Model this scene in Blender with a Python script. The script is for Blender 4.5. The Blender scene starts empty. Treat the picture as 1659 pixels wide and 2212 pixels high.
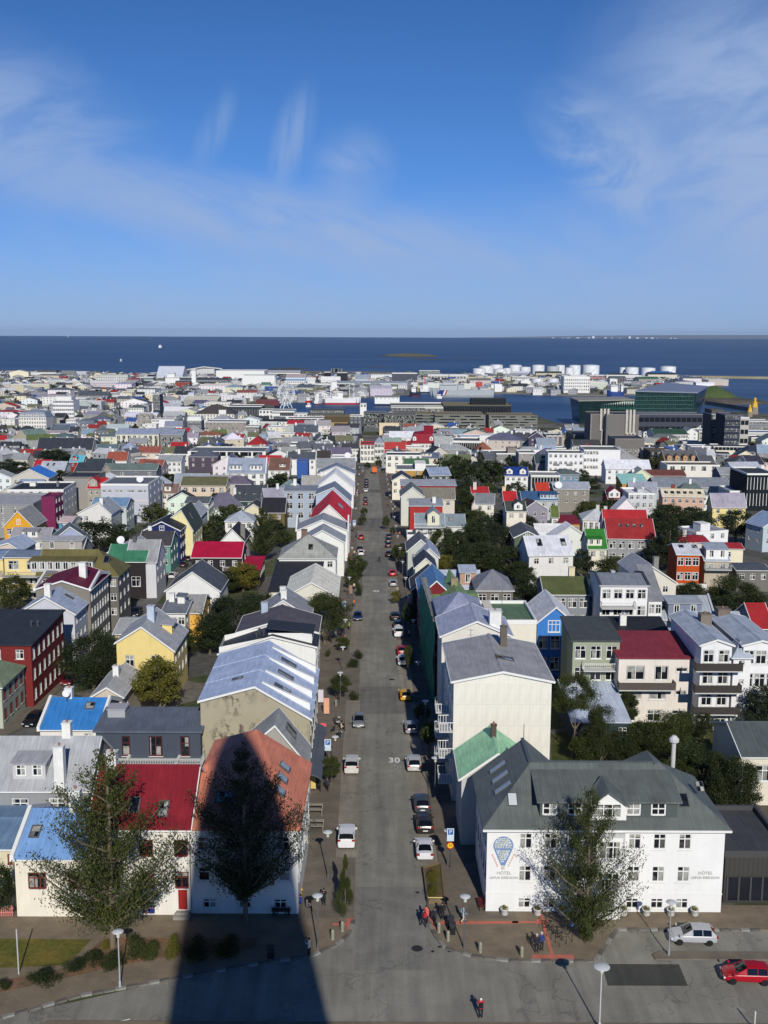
import bpy,math,random
import numpy as np
from mathutils import Vector,Matrix
random.seed(7);np.random.seed(7)
S=bpy.context.scene
COL=S.collection
# ---------------------------------------------------------------- camera
cd=bpy.data.cameras.new('camera');cam=bpy.data.objects.new('camera',cd);COL.objects.link(cam)
cd.sensor_fit='VERTICAL';cd.sensor_height=24.;cd.lens=24.*2350/2212
cd.clip_start=.2;cd.clip_end=80000
cam.matrix_world=Matrix.Translation((0,0,53))@Matrix.Rotation(math.radians(90-9.399),4,'X')@Matrix.Rotation(.0042,4,'Z')
S.camera=cam
# ---------------------------------------------------------------- world: daylight sky with high cirrus
W=bpy.data.worlds.new('World');S.world=W;W.use_nodes=True
SUN_EL,SUN_AZ=math.radians(30),math.radians(171.7) # the sun stands behind the camera, a little to its right
def build_world():
 nt=W.node_tree;nt.nodes.clear();N=nt.nodes.new;L=nt.links.new
 out=N('ShaderNodeOutputWorld');bg=N('ShaderNodeBackground');sky=N('ShaderNodeTexSky')
 sky.sky_type='NISHITA';sky.sun_disc=False;sky.sun_elevation=SUN_EL;sky.sun_rotation=SUN_AZ
 sky.altitude=90;sky.air_density=1.;sky.dust_density=.15;sky.ozone_density=3.
 geo=N('ShaderNodeTexCoord');sep=N('ShaderNodeSeparateXYZ');L(geo.outputs['Generated'],sep.inputs[0])
 def M(op,a,b=None,c=None):
  m=N('ShaderNodeMath');m.operation=op
  for i,v in enumerate((a,b,c)):
   if v is None:continue
   if isinstance(v,(int,float)):m.inputs[i].default_value=v
   else:L(v,m.inputs[i])
  return m.outputs[0]
 def ramp(v,a,b):
  r=N('ShaderNodeMapRange');r.interpolation_type='SMOOTHSTEP';L(v,r.inputs[0])
  r.inputs[1].default_value=a;r.inputs[2].default_value=b;return r.outputs[0]
  # cloud sheet coordinates: azimuth angle and elevation
 az=M('ARCTAN2',sep.outputs[0],sep.outputs[1]);el=M('ARCSINE',sep.outputs[2])
 def noise(sx,sy,rot,detail=6,rough=.6,dist=.6,ox=0.):
  cmb=N('ShaderNodeCombineXYZ');L(az,cmb.inputs[0]);L(el,cmb.inputs[1])
  mp=N('ShaderNodeMapping');L(cmb.outputs[0],mp.inputs[0]);mp.inputs['Rotation'].default_value=(0,0,rot)
  mp.inputs['Scale'].default_value=(1,1,1)
  mp2=N('ShaderNodeMapping');L(mp.outputs[0],mp2.inputs[0]);mp2.inputs['Scale'].default_value=(sx,sy,1);mp2.inputs['Location'].default_value=(ox,ox*.37,0)
  n=N('ShaderNodeTexNoise');n.inputs['Scale'].default_value=1;n.inputs['Detail'].default_value=detail
  n.inputs['Roughness'].default_value=rough;n.inputs['Distortion'].default_value=dist;L(mp2.outputs[0],n.inputs['Vector']);return n.outputs[0]
 def blob(ca,ce,ra,re,rot=0.,soft=.0):
  dx=M('SUBTRACT',az,ca);dy=M('SUBTRACT',el,ce);c,s=math.cos(rot),math.sin(rot)
  u=M('DIVIDE',M('ADD',M('MULTIPLY',dx,c),M('MULTIPLY',dy,s)),ra)
  v=M('DIVIDE',M('SUBTRACT',M('MULTIPLY',dy,c),M('MULTIPLY',dx,s)),re)
  d=M('SQRT',M('ADD',M('MULTIPLY',u,u),M('MULTIPLY',v,v)))
  return ramp(d,1.,soft)
 fib=noise(7,30,.35,7,.62,.5);fib2=noise(9,26,-.25,7,.6,.7,3.);puff=noise(11,16,.3,7,.6,.9,1.7);fibv=noise(60,7,.12,6,.6,.6,5.)
 def cl(mask,n,a,b,amt,base=0.):return M('MULTIPLY',M('MULTIPLY',mask,M('MULTIPLY_ADD',ramp(n,a,b),1-base,base)),amt)
 parts=[cl(blob(-.09,.094,.34,.046,-.165,.2),fib,.32,.62,.85,.4),cl(blob(.36,.15,.24,.15,-.45,.35),fib2,.30,.64,1.,.55),
 cl(blob(.20,.145,.11,.05,-.7,.3),puff,.36,.58,.8,.15),cl(blob(-.03,.140,.05,.045,.5,.1),puff,.32,.58,.55,.3),cl(blob(-.083,.165,.06,.022,1.25,.1),fibv,.3,.62,.55,.2),
 cl(blob(-.15,.170,.05,.018,1.1,.1),fibv,.3,.66,.4,.1),cl(blob(-.33,.17,.18,.09,-.3,.15),fib2,.34,.62,.7,.35),cl(blob(0.,.02,.9,.12,0.,.05),fib,.25,.72,.6,.4),cl(blob(.3,.06,.34,.08,-.1,.1),fib2,.28,.66,.5,.3)]
 tot=parts[0]
 for p_ in parts[1:]:tot=M('SUBTRACT',1.,M('MULTIPLY',M('SUBTRACT',1.,tot),M('SUBTRACT',1.,p_)))
 hue=N('ShaderNodeMix');hue.data_type='RGBA';hue.blend_type='MULTIPLY';hue.inputs[0].default_value=1;L(sky.outputs[0],hue.inputs[6])
 rp=N('ShaderNodeValToRGB');L(M('MULTIPLY',el,.64),rp.inputs[0])
 for i,(p_,c_)in enumerate(((0,(.54,.83,1.78)),(.115,(.45,.82,1.44)),(.19,(.39,.75,1.30)),(1,(.19,.40,.76)))):
  e_=rp.color_ramp.elements[i]if i<2 else rp.color_ramp.elements.new(p_);e_.position=p_;e_.color=(*c_,1)
 L(rp.outputs[0],hue.inputs[7])
 mix=N('ShaderNodeMix');mix.data_type='RGBA';L(tot,mix.inputs[0]);L(hue.outputs[2],mix.inputs[6]);mix.inputs[7].default_value=(5.8,8.,12.6,1)
 L(mix.outputs[2],bg.inputs[0]);bg.inputs[1].default_value=.055;L(bg.outputs[0],out.inputs[0])
build_world()
sd=bpy.data.lights.new('sun','SUN');sun=bpy.data.objects.new('sun',sd);COL.objects.link(sun)
sd.energy=3.6;sd.angle=math.radians(.5);sd.color=(1,.95,.87)
sun.rotation_euler=Vector((.1541*math.cos(SUN_EL),-.9881*math.cos(SUN_EL),math.sin(SUN_EL))).to_track_quat('Z','Y').to_euler()
S.view_settings.view_transform='Standard';S.view_settings.look='None';S.view_settings.gamma=1
S.view_settings.exposure=0.;S.view_settings.use_curve_mapping=False
S.cycles.max_bounces=5;S.cycles.diffuse_bounces=1;S.cycles.glossy_bounces=3;S.cycles.transparent_max_bounces=6
# ---------------------------------------------------------------- helpers
def gz(y):
 if y<100:return 0.
 if y<560:return-(y-100)*.04
 if y<900:return-18.4-(y-560)*.0577
 return-38. if y>940 else-38.
SEA=-42.
def lin(c):
 return tuple(((v/255)/12.92 if v/255<=.04045 else(((v/255)+.055)/1.055)**2.4)for v in c)
MATS={}
def mat(c,rough=.75,var=.12,scale=.6,kind='',metal=0.,key=None):
 """procedural material: c is an sRGB triple; kinds: roof (sheet metal), plaster, glass, leaf, asphalt, grass, paving, paint, brickish"""
 k=key or(c,rough,var,scale,kind,metal)
 if k in MATS:return MATS[k]
 m=bpy.data.materials.new(kind or 'surface');m.use_nodes=True;nt=m.node_tree;N=nt.nodes.new;L=nt.links.new
 b=nt.nodes['Principled BSDF'];b.inputs['Roughness'].default_value=rough;b.inputs['Metallic'].default_value=metal
 base=lin(c);tc=N('ShaderNodeTexCoord')
 def noise(sc,det=4,vec=None,rgh=.6):
  n=N('ShaderNodeTexNoise');n.inputs['Scale'].default_value=sc;n.inputs['Detail'].default_value=det;n.inputs['Roughness'].default_value=rgh
  L(vec or tc.outputs['Object'],n.inputs['Vector']);return n.outputs[0]
 def scaled(v):
  mp=N('ShaderNodeMapping');mp.inputs['Scale'].default_value=v;L(tc.outputs['Object'],mp.inputs[0]);return mp.outputs[0]
 def ramp(v,lo,hi,a=.3,bb=.7):
  r=N('ShaderNodeMapRange');L(v,r.inputs[0]);r.inputs[1].default_value=a;r.inputs[2].default_value=bb
  r.inputs[3].default_value=lo;r.inputs[4].default_value=hi;return r.outputs[0]
 def mulc(col,f):
  v=N('ShaderNodeVectorMath');v.operation='SCALE'
  if isinstance(col,tuple):v.inputs[0].default_value=col
  else:L(col,v.inputs[0])
  L(f,v.inputs['Scale']);return v.outputs[0]
 def mixc(f,a,bb):
  x=N('ShaderNodeMix');x.data_type='RGBA';L(f,x.inputs[0])
  for i,q in((6,a),(7,bb)):
   if isinstance(q,tuple):x.inputs[i].default_value=(*q,1)
   else:L(q,x.inputs[i])
  return x.outputs[2]
 def bump(h,st,d=.05):
  bp=N('ShaderNodeBump');bp.inputs['Strength'].default_value=st;bp.inputs['Distance'].default_value=d;L(h,bp.inputs['Height']);L(bp.outputs[0],b.inputs['Normal'])
 col=mulc(base,ramp(noise(scale),1-var,1+var))
 if kind in('roof','plaster','stained','paving','asphalt','grass'):b.inputs['Specular IOR Level'].default_value=.2
 if kind=='roof':
  streak=noise(1,3,scaled((5,.35,.35)));col=mulc(col,ramp(streak,1-var*1.3,1+var*1.3))
  rust=ramp(noise(.3,7),0,.6,.53,.74);col=mixc(rust,col,tuple(v*.62 for v in base))
  w=N('ShaderNodeTexWave');w.inputs['Scale'].default_value=3.2;w.bands_direction='X';L(tc.outputs['Object'],w.inputs['Vector']);bump(w.outputs[0],.35,.03)
 elif kind=='plaster':
  st=noise(1,4,scaled((3,3,.25)));col=mulc(col,ramp(st,1-var*.9,1+var*.4))
  dirt=ramp(noise(.35,7),0,.55,.54,.78);col=mixc(dirt,col,tuple(v*.72 for v in base))
  bump(noise(14,3),.25,.02)
 elif kind=='stained':
  st=ramp(noise(.9,9,scaled((1,1,.8)),.72),0,1,.50,.56);m2=ramp(noise(.16,2),0,1,.42,.56)
  q=N('ShaderNodeMath');q.operation='MULTIPLY';L(st,q.inputs[0]);L(m2,q.inputs[1])
  col=mixc(q.outputs[0],col,tuple(v*.33 for v in base));bump(noise(8,5),.4,.03)
 elif kind=='asphalt':
  fine=noise(9,4);col=mulc(col,ramp(fine,.86,1.14));big=noise(1,5,scaled((.9,.05,1)));col=mulc(col,ramp(big,.82,1.2))
  pt=noise(.12,6);col=mulc(col,ramp(pt,.84,1.14));bump(noise(40,2),.2,.01)
  wv=N('ShaderNodeVectorMath');wv.operation='ADD';nz=N('ShaderNodeTexNoise');nz.inputs['Scale'].default_value=.5;L(tc.outputs['Object'],nz.inputs['Vector']);sc_=N('ShaderNodeVectorMath');sc_.operation='SCALE';sc_.inputs['Scale'].default_value=5.;L(nz.outputs['Color'],sc_.inputs[0]);L(tc.outputs['Object'],wv.inputs[0]);L(sc_.outputs[0],wv.inputs[1])
  vo=N('ShaderNodeTexVoronoi');vo.feature='DISTANCE_TO_EDGE';vo.inputs['Scale'].default_value=.09;L(wv.outputs[0],vo.inputs['Vector']);col=mulc(col,ramp(vo.outputs['Distance'],.72,1,.0,.012))
  st=noise(.9,3);col=mulc(col,ramp(st,1,.78,.66,.74))
 elif kind=='paving':
  bt=N('ShaderNodeTexBrick');bt.inputs['Scale'].default_value=1.;bt.inputs['Brick Width'].default_value=.6;bt.inputs['Row Height'].default_value=.3
  bt.inputs['Mortar Size'].default_value=.02;bt.inputs['Color1'].default_value=(*base,1);bt.inputs['Color2'].default_value=(*[v*.93 for v in base],1);bt.inputs['Mortar'].default_value=(*[v*.82 for v in base],1)
  L(tc.outputs['Object'],bt.inputs['Vector']);col=mulc(bt.outputs[0],ramp(noise(.5,6),.78,1.2))
 elif kind=='grass':
  col=mixc(ramp(noise(.25,6),0,1,.42,.62),tuple(base),(base[0]*1.7,base[1]*1.25,base[2]*1.3));col=mulc(col,ramp(noise(3,5),.7,1.3));bump(noise(12,4),.6,.08)
 elif kind=='leaf':
  oi=N('ShaderNodeObjectInfo');gm=N('ShaderNodeNewGeometry')
  col=mixc(oi.outputs['Random'],(base[0]*.8,base[1]*.85,base[2]*.9),(base[0]*1.25,base[1]*1.15,base[2]*1.))
  col=mulc(col,ramp(noise(1.3,3),.65,1.35));rnd=gm.outputs['Random Per Island'];col=mulc(col,ramp(rnd,.7,1.35,0,1))
  b.inputs['Roughness'].default_value=.55;b.inputs['Specular IOR Level'].default_value=.25
  tr=N('ShaderNodeBsdfTranslucent');ad=N('ShaderNodeMixShader');ad.inputs[0].default_value=.22
  L(mulc(col,ramp(rnd,1.3,1.6,0,1)),tr.inputs[0]);L(b.outputs[0],ad.inputs[1]);L(tr.outputs[0],ad.inputs[2]);L(ad.outputs[0],nt.nodes['Material Output'].inputs[0])
 elif kind=='glass':
  b.inputs['Roughness'].default_value=.08;b.inputs['Specular IOR Level'].default_value=.6
  oi=N('ShaderNodeObjectInfo');wn=N('ShaderNodeTexWhiteNoise');wn.noise_dimensions='3D'
  sn=N('ShaderNodeVectorMath');sn.operation='SNAP';sn.inputs[1].default_value=(.55,9,1.1)
  av=N('ShaderNodeVectorMath');av.operation='ADD';L(oi.outputs['Random'],av.inputs[1]);L(tc.outputs['Object'],sn.inputs[0]);L(sn.outputs[0],av.inputs[0]);L(av.outputs[0],wn.inputs['Vector'])
  col=mixc(ramp(wn.outputs[0],0,1,.62,.70),col,(.34,.34,.31))
  col=mulc(col,ramp(noise(1.5,3),.6,1.5))
 elif kind=='water':
  pass
 L(col,b.inputs['Base Color']);MATS[k]=m;return m
def roofm(c,g=1.):return mat(tuple(min(242,round(v*g))for v in c),.65,.13,.5,'roof')
def wallm(c):return mat(tuple(c),.85,.07,.35,'plaster')
WHITE=(236,236,230)
def trimm(c=WHITE):return mat(tuple(c),.6,.03,1,'paint')
GLASS=mat((26,30,36),.08,.2,1,'glass');GLASSD=mat((30,34,42),.12,.4,.3);DARK=mat((22,22,24),.6,.1,1)
METAL=mat((120,124,126),.4,.05,1,'',.8)
class MB:
 def __init__(s):s.v=[];s.f=[];s.m=[]
 def face(s,pts,m=0):
  n=len(s.v);s.v+=[tuple(p)for p in pts];s.f.append(tuple(range(n,n+len(pts))));s.m.append(m);return s
 def idx(s,verts,faces,m=0):
  n=len(s.v);s.v+=[tuple(p)for p in verts]
  for f in faces:s.f.append(tuple(i+n for i in f));s.m.append(m)
  return s
 def box(s,x0,y0,z0,x1,y1,z1,m=0):
  if x1<x0:x0,x1=x1,x0
  if y1<y0:y0,y1=y1,y0
  if z1<z0:z0,z1=z1,z0
  return s.idx([(x0,y0,z0),(x1,y0,z0),(x1,y1,z0),(x0,y1,z0),(x0,y0,z1),(x1,y0,z1),(x1,y1,z1),(x0,y1,z1)],
  [(0,3,2,1),(4,5,6,7),(0,1,5,4),(1,2,6,5),(2,3,7,6),(3,0,4,7)],m)
 def prism(s,poly,z0,z1,m=0,mt=None):
  """vertical prism over a counter-clockwise xy polygon; z0/z1 numbers"""
  n=len(poly);s.idx([(p[0],p[1],z0)for p in poly]+[(p[0],p[1],z1)for p in poly],
  [(i,(i+1)%n,(i+1)%n+n,i+n)for i in range(n)],m)
  s.face([(p[0],p[1],z1)for p in poly],m if mt is None else mt);s.face([(p[0],p[1],z0)for p in poly][::-1],m);return s
 def shell(s,faces,t,m=0):
  """thick sheet: top polygons (shared corners), thickness t downwards"""
  vs={};vl=[]
  def vi(p):
   k=tuple(round(q,4)for q in p)
   if k not in vs:vs[k]=len(vl);vl.append(p)
   return vs[k]
  F=[tuple(vi(p)for p in f)for f in faces];n=len(vl)
  E={}
  for f in F:
   for a,b in zip(f,f[1:]+f[:1]):E[(a,b)]=1
  fs=list(F)+[tuple(i+n for i in f[::-1])for f in F]+[(b,a,a+n,b+n)for(a,b)in E if(b,a)not in E]
  return s.idx(list(vl)+[(p[0],p[1],p[2]-t)for p in vl],fs,m)
 def tube(s,pts,rad,n=8,m=0,cap=True):
  pts=[Vector(p)for p in pts];rad=rad if isinstance(rad,(list,tuple))else[rad]*len(pts);base=len(s.v)
  for i,p in enumerate(pts):
   d=(pts[min(i+1,len(pts)-1)]-pts[max(i-1,0)]).normalized();up=Vector((0,0,1))if abs(d.z)<.9 else Vector((1,0,0))
   u=d.cross(up).normalized();w=d.cross(u)
   for k in range(n):
    a=2*math.pi*k/n;s.v.append(tuple(p+(u*math.cos(a)+w*math.sin(a))*rad[i]))
  for i in range(len(pts)-1):
   for k in range(n):
    s.f.append((base+i*n+k,base+i*n+(k+1)%n,base+(i+1)*n+(k+1)%n,base+(i+1)*n+k));s.m.append(m)
  if cap:s.f.append(tuple(base+k for k in range(n)));s.m.append(m);s.f.append(tuple(base+(len(pts)-1)*n+k for k in range(n))[::-1]);s.m.append(m)
  return s
 def lathe(s,prof,n=16,m=0,c=(0,0)):
  base=len(s.v)
  for r,z in prof:
   for k in range(n):a=2*math.pi*k/n;s.v.append((c[0]+r*math.cos(a),c[1]+r*math.sin(a),z))
  for i in range(len(prof)-1):
   for k in range(n):s.f.append((base+i*n+k,base+i*n+(k+1)%n,base+(i+1)*n+(k+1)%n,base+(i+1)*n+k));s.m.append(m)
  s.f.append(tuple(base+(len(prof)-1)*n+k for k in range(n)));s.m.append(m);s.f.append(tuple(base+k for k in range(n))[::-1]);s.m.append(m);return s
 def mesh(s,name,mats,smooth=False):
  me=bpy.data.meshes.new(name);me.from_pydata(s.v,[],s.f)
  mats=mats if isinstance(mats,(list,tuple))else[mats]
  for x in mats:me.materials.append(x)
  if len(mats)>1:me.polygons.foreach_set('material_index',s.m)
  if smooth:me.polygons.foreach_set('use_smooth',[True]*len(s.f))
  me.update();return me
 def build(s,name,mats,parent=None,smooth=False,loc=(0,0,0),rot=(0,0,0)):
  return put(s.mesh(name,mats,smooth),name,parent,loc,rot)
def put(me,name,parent=None,loc=(0,0,0),rot=(0,0,0)):
 o=bpy.data.objects.new(name,me);COL.objects.link(o);o.parent=parent;o.location=loc;o.rotation_euler=rot;return o
def thing(name,label,cat,loc=(0,0,0),rz=0.,group=None):
 o=bpy.data.objects.new(name,None);COL.objects.link(o);o.location=loc;o.rotation_euler=(0,0,rz)
 o['label']=label;o['category']=cat;o.empty_display_size=.3
 if group:o['group']=group
 return o
def tag(o,label,cat,group=None):
 o['label']=label;o['category']=cat
 if group:o['group']=group
 return o
def struct(name,mb,m,smooth=False):
 o=mb.build(name,m,None,smooth);o['kind']='structure';return o
def copy_tree(o,parent=None,label=None,group=None,loc=None,rz=None,sc=None):
 c=o.copy();COL.objects.link(c);c.parent=parent
 if label:c['label']=label
 if group:c['group']=group
 if loc is not None:c.location=loc
 if rz is not None:c.rotation_euler=(0,0,rz)
 if sc is not None:c.scale=sc if isinstance(sc,(tuple,list))else(sc,)*3
 for ch in list(o.children):copy_tree(ch,c)
 return c
def text_mesh(s,size,m,ext=.01,spacing=1.,bold=0.):
 cu=bpy.data.curves.new('lettering','FONT');cu.body=s;cu.size=size;cu.extrude=ext;cu.offset=bold;cu.align_x='CENTER';cu.align_y='CENTER';cu.space_character=spacing
 o=bpy.data.objects.new('t',cu);COL.objects.link(o);me=bpy.data.meshes.new_from_object(o.evaluated_get(bpy.context.evaluated_depsgraph_get()))
 bpy.data.objects.remove(o);bpy.data.curves.remove(cu);me.materials.clear();me.materials.append(m);return me
 # ---------------------------------------------------------------- windows (local: x along the wall, -y outwards, z up, origin at the sill's centre)
WM={}
def win_mesh(w,h,st,fc):
 k=(round(w,2),round(h,2),st,fc)
 if k in WM:return WM[k]
 f=MB();t=.07 if w>.7 else .05;y0,y1=-.05,.06;a=w/2
 f.box(-a-.05,y0,-.05,-a+t,y1,h+.05);f.box(a-t,y0,-.05,a+.05,y1,h+.05);f.box(-a+t,y0,h-t,a-t,y1,h+.05);f.box(-a+t,y0-.03,-.07,a-t,y1,t)
 y0=-.03;bar=.045
 if 'v' in st or 'x' in st:f.box(-bar,y0,t,bar,y1-.01,h-t)
 if 'V' in st:
  for q in(-w/6,w/6):f.box(q-bar,y0,t,q+bar,y1-.01,h-t)
 if 'x' in st or 'h' in st or 'V' in st:
  z=h*(.66 if 'm' not in st else .5);f.box(-a+t,y0+.005,z-bar,a-t,y1-.012,z+bar)
 p=MB().box(-a+t,.03,t*.7,a-t,.05,h-t*.7)
 WM[k]=(f.mesh('window',trimm(fc)),p.mesh('pane',GLASS));
 c=MB();c.v=list(f.v)+list(p.v);n=len(f.v);c.f=list(f.f)+[tuple(i+n for i in q)for q in p.f];c.m=[0]*len(f.f)+[1]*len(p.f)
 WM[k]+=(c.mesh('window',[trimm(fc),GLASS]),);return WM[k]
SILL={}
def add_window(par,P,rz,w,h,st='x',fc=WHITE,near=False):
 m=win_mesh(w,h,st,tuple(fc))
 if near:
  o=put(m[0],'window',par,P,(0,0,rz));put(m[1],'pane',o)
  k=round(w,2)
  if k not in SILL:SILL[k]=MB().box(-w/2-.12,-.14,-.14,w/2+.12,.0,-.072).mesh('sill',trimm((225,225,220)))
  put(SILL[k],'sill',o)
 else:o=put(m[2],'window',par,P,(0,0,rz))
 return o
def wall_face(mb,w,z0,z1,holes,T,rev=.1):
 """one wall with real openings; T maps (u, depth, z) to local space; holes (u0,u1,a,b)"""
 us=sorted({0,w,*[round(q,3)for h in holes for q in h[:2]]});zs=sorted({z0,z1,*[round(q,3)for h in holes for q in h[2:]]})
 H=[tuple(round(q,3)for q in h)for h in holes]
 for i in range(len(us)-1):
  for j in range(len(zs)-1):
   u,v=(us[i]+us[i+1])/2,(zs[j]+zs[j+1])/2
   if any(h[0]<u<h[1]and h[2]<v<h[3]for h in H):continue
   mb.face([T(us[i],0,zs[j]),T(us[i+1],0,zs[j]),T(us[i+1],0,zs[j+1]),T(us[i],0,zs[j+1])])
 for a,b,c,d in H:
  mb.face([T(a,0,c),T(b,0,c),T(b,rev,c),T(a,rev,c)]);mb.face([T(a,rev,d),T(b,rev,d),T(b,0,d),T(a,0,d)])
  mb.face([T(a,0,c),T(a,rev,c),T(a,rev,d),T(a,0,d)]);mb.face([T(b,rev,c),T(b,0,c),T(b,0,d),T(b,rev,d)])
def frame(face,w,d):
 """(origin, run direction, inward direction, length, rotation) of each side"""
 return{'f':((0,0),(1,0),(0,1),w,0.),'r':((w,0),(0,1),(-1,0),d,math.pi/2),'b':((w,d),(-1,0),(0,-1),w,math.pi),'l':((0,d),(0,-1),(1,0),d,-math.pi/2)}[face]
HOUSES=[]
def house(label,x,y,z,rz,w,d,h,roof='gx',rh=2.5,wc=WHITE,rc=(150,152,155),win=(),ex=(),near=None,base=None,trim=WHITE,fc=WHITE,cat='house',name=None,wk='plaster',par=.5,ov=.3,st='x',seam=0,asy=None,group=None,faces=(),walls=(),quads=()):
 if near is None:near=y<175
 if base is None:base=max(1.5,gz(min(y,y+math.sin(rz)*w))-gz(y+d*math.cos(rz)+abs(math.sin(rz))*w)+1.2)
 t=thing(name or cat.replace(' ','_'),label,cat,(x,y,z),rz,group);HOUSES.append(t)
 wm=mat(tuple(wc),.85,.07,.35,wk);rm=roofm(rc,1.1 if roof in('gy','asy','hipy')else 1.04);tm=trimm(trim);mb=MB();holes={'f':[],'r':[],'b':[],'l':[]};wl=[]  # sideways slopes catch less sun, so their roof colour is lifted
 for q in win:
  f,rows,cols=q[0],q[1],q[2];kw=q[3]if len(q)>3 else{}
  O,X,Y,Ln,rr=frame(f,w,d);ww=kw.get('w',1.15);wh=kw.get('h',1.35);u0=kw.get('a',0)*Ln;u1=kw.get('b',1)*Ln
  zt=kw.get('t',h-.75);dz=kw.get('dz',2.8);s_=kw.get('st',st);c_=kw.get('c',fc);gab=kw.get('g',0)
  step=(u1-u0)/cols
  if ww>step-.25:ww=max(.3,step-.25)
  for r in range(rows):
   for c in range(cols):
    u=u0+step*(c+.5);zb=zt-wh-r*dz
    if zb<.2 and not gab:continue
    if not gab:holes[f].append((u-ww/2,u+ww/2,zb,zb+wh))
    wl.append((f,u,zb,ww,wh,s_,c_,gab,kw.get('doorc')))
 for f in 'frbl':
  O,X,Y,Ln,rr=frame(f,w,d)
  wall_face(mb,Ln,-base,h,holes[f],lambda u,dd,zz,O=O,X=X,Y=Y:(O[0]+X[0]*u+Y[0]*dd,O[1]+X[1]*u+Y[1]*dd,zz))
 R=MB();tk=.14;o=ov;rx=.5
 if roof in('gx','gy','hip','hipy','hf','hb','pyr','gxl','gxr'):
  gxx=roof in('gx','hip','gxl','gxr');run=(d if gxx else w)/2;sl=rh/run;e=sl*o;zt=h+tk
  def RP(u,v,zz):return(u,v,zz)if gxx else(v,d-u if False else u,zz)
  Lr,Wd=(w,d)if gxx else(d,w) # Lr along the ridge
  def P(a,b,zz):return(a,b,zz)if gxx else(Wd-b,a,zz) # a along ridge, b across (keeps winding)
  hs={'gx':(0,0),'gy':(0,0),'hip':(1,1),'hipy':(1,1),'pyr':(1,1),'hf':(1,0),'hb':(0,1),'gxl':(1,0),'gxr':(0,1)}[roof]
  i0=min(run,Lr/2)if hs[0]else 0;i1=min(run,Lr/2)if hs[1]else 0
  A0,A1=(-o,Lr+o);r0=(A0 if not hs[0]else i0);r1=(A1 if not hs[1]else Lr-i1);m_=Wd/2;zr=zt+rh;ze=zt-e
  if r1-r0<.3:r0=r1=(r0+r1)/2
  F=[[P(A0,-o,ze),P(A1,-o,ze),P(r1,m_,zr),P(r0,m_,zr)]if r1>r0 else[P(A0,-o,ze),P(A1,-o,ze),P(r0,m_,zr)],
  [P(A1,Wd+o,ze),P(A0,Wd+o,ze),P(r0,m_,zr),P(r1,m_,zr)]if r1>r0 else[P(A1,Wd+o,ze),P(A0,Wd+o,ze),P(r0,m_,zr)]]
  if hs[0]:F.append([P(A0,Wd+o,ze),P(A0,-o,ze),P(r0,m_,zr)])
  if hs[1]:F.append([P(A1,-o,ze),P(A1,Wd+o,ze),P(r1,m_,zr)])
  R.shell(F,tk)
  for k_,a in((0,0),(1,Lr)):
   if not hs[k_]:
    q=[P(a,0,h),P(a,Wd,h),P(a,m_,h+rh)]
    mb.face(q if(k_==1)else q[::-1])
    g=MB();aa=A0-.03 if k_==0 else A1+.03;a2=A0+.06 if k_==0 else A1-.06
    for b0,z0,b1,z1 in((-o,ze,m_,zr),(m_,zr,Wd+o,ze)):
     g.shell([[P(min(aa,a2),b0,z0+.03),P(max(aa,a2),b0,z0+.03),P(max(aa,a2),b1,z1+.03),P(min(aa,a2),b1,z1+.03)]],.26)
    if trim:g.build('bargeboard',tm,t)
  if near or seam:
   cp=MB();
   if r1>r0:cp.shell([[P(r0,m_-.22,zr-.22*sl+.05),P(r1,m_-.22,zr-.22*sl+.05),P(r1,m_,zr+.06),P(r0,m_,zr+.06)],[P(r1,m_+.22,zr-.22*sl+.05),P(r0,m_+.22,zr-.22*sl+.05),P(r0,m_,zr+.06),P(r1,m_,zr+.06)]],.04)
   if cp.f:cp.build('ridge_cap',rm,t)
  if seam:
   sm=MB();n=int(Lr/seam)
   for i in range(1,n):
    a=Lr*i/n
    for(b0,z0,b1,z1)in((-o,ze,m_,zr),(Wd+o,ze,m_,zr)):
     if(hs[0]and a<i0)or(hs[1]and a>Lr-i1):continue
     q=[P(a-.03,b0,z0+.05),P(a+.03,b0,z0+.05),P(a+.03,b1,z1+.05),P(a-.03,b1,z1+.05)]
     sm.shell([q if b0<b1 else q[::-1]],.07)
   sm.build('standing_seam',rm,t)
  if trim and not gxx:MB().box(-o-.1,-o,ze-.16,-o,d+o,ze-.03).build('gutter',tm,t);MB().box(w+o,-o,ze-.16,w+o+.1,d+o,ze-.03).build('gutter',tm,t)
  if trim and(gxx or hs[0]):MB().box(-o,-o-.1,ze-.16,w+o,-o,ze-.03).build('gutter',tm,t)
  def roofz(u,v): # local height of roof top over footprint point
   b=v if gxx else u;return zt+rh*(1-abs(b-m_)/m_)
 elif roof=='flat':
  R.box(.25,.25,h-par,w-.25,d-.25,h-par+.1);c=MB()
  for q in((-.05,-.05,w+.05,.25),(-.05,d-.25,w+.05,d+.05),(-.05,.25,.25,d-.25),(w-.25,.25,w+.05,d-.25)):c.box(q[0],q[1],h-par-.1,q[2],q[3],h+.08)
  c.build('parapet',tm if trim else wm,t)
  def roofz(u,v):return h-par+.1
 elif roof in('sb','sf','sl','sr'): # single slope, high side back / front / left / right
  zz={'sb':(0,0,1,1),'sf':(1,1,0,0),'sl':(1,0,0,1),'sr':(0,1,1,0)}[roof];c4=[(-o,-o),(w+o,-o),(w+o,d+o),(-o,d+o)]
  R.shell([[(c4[i][0],c4[i][1],h+tk+rh*zz[i])for i in range(4)]],tk+.06)
  k4=[(0,0),(w,0),(w,d),(0,d)]
  for i in range(4):
   j=(i+1)%4;q=[(*k4[i],h),(*k4[j],h)]
   if zz[j]:q.append((*k4[j],h+rh))
   if zz[i]:q.append((*k4[i],h+rh))
   if len(q)>2:mb.face(q)
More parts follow.
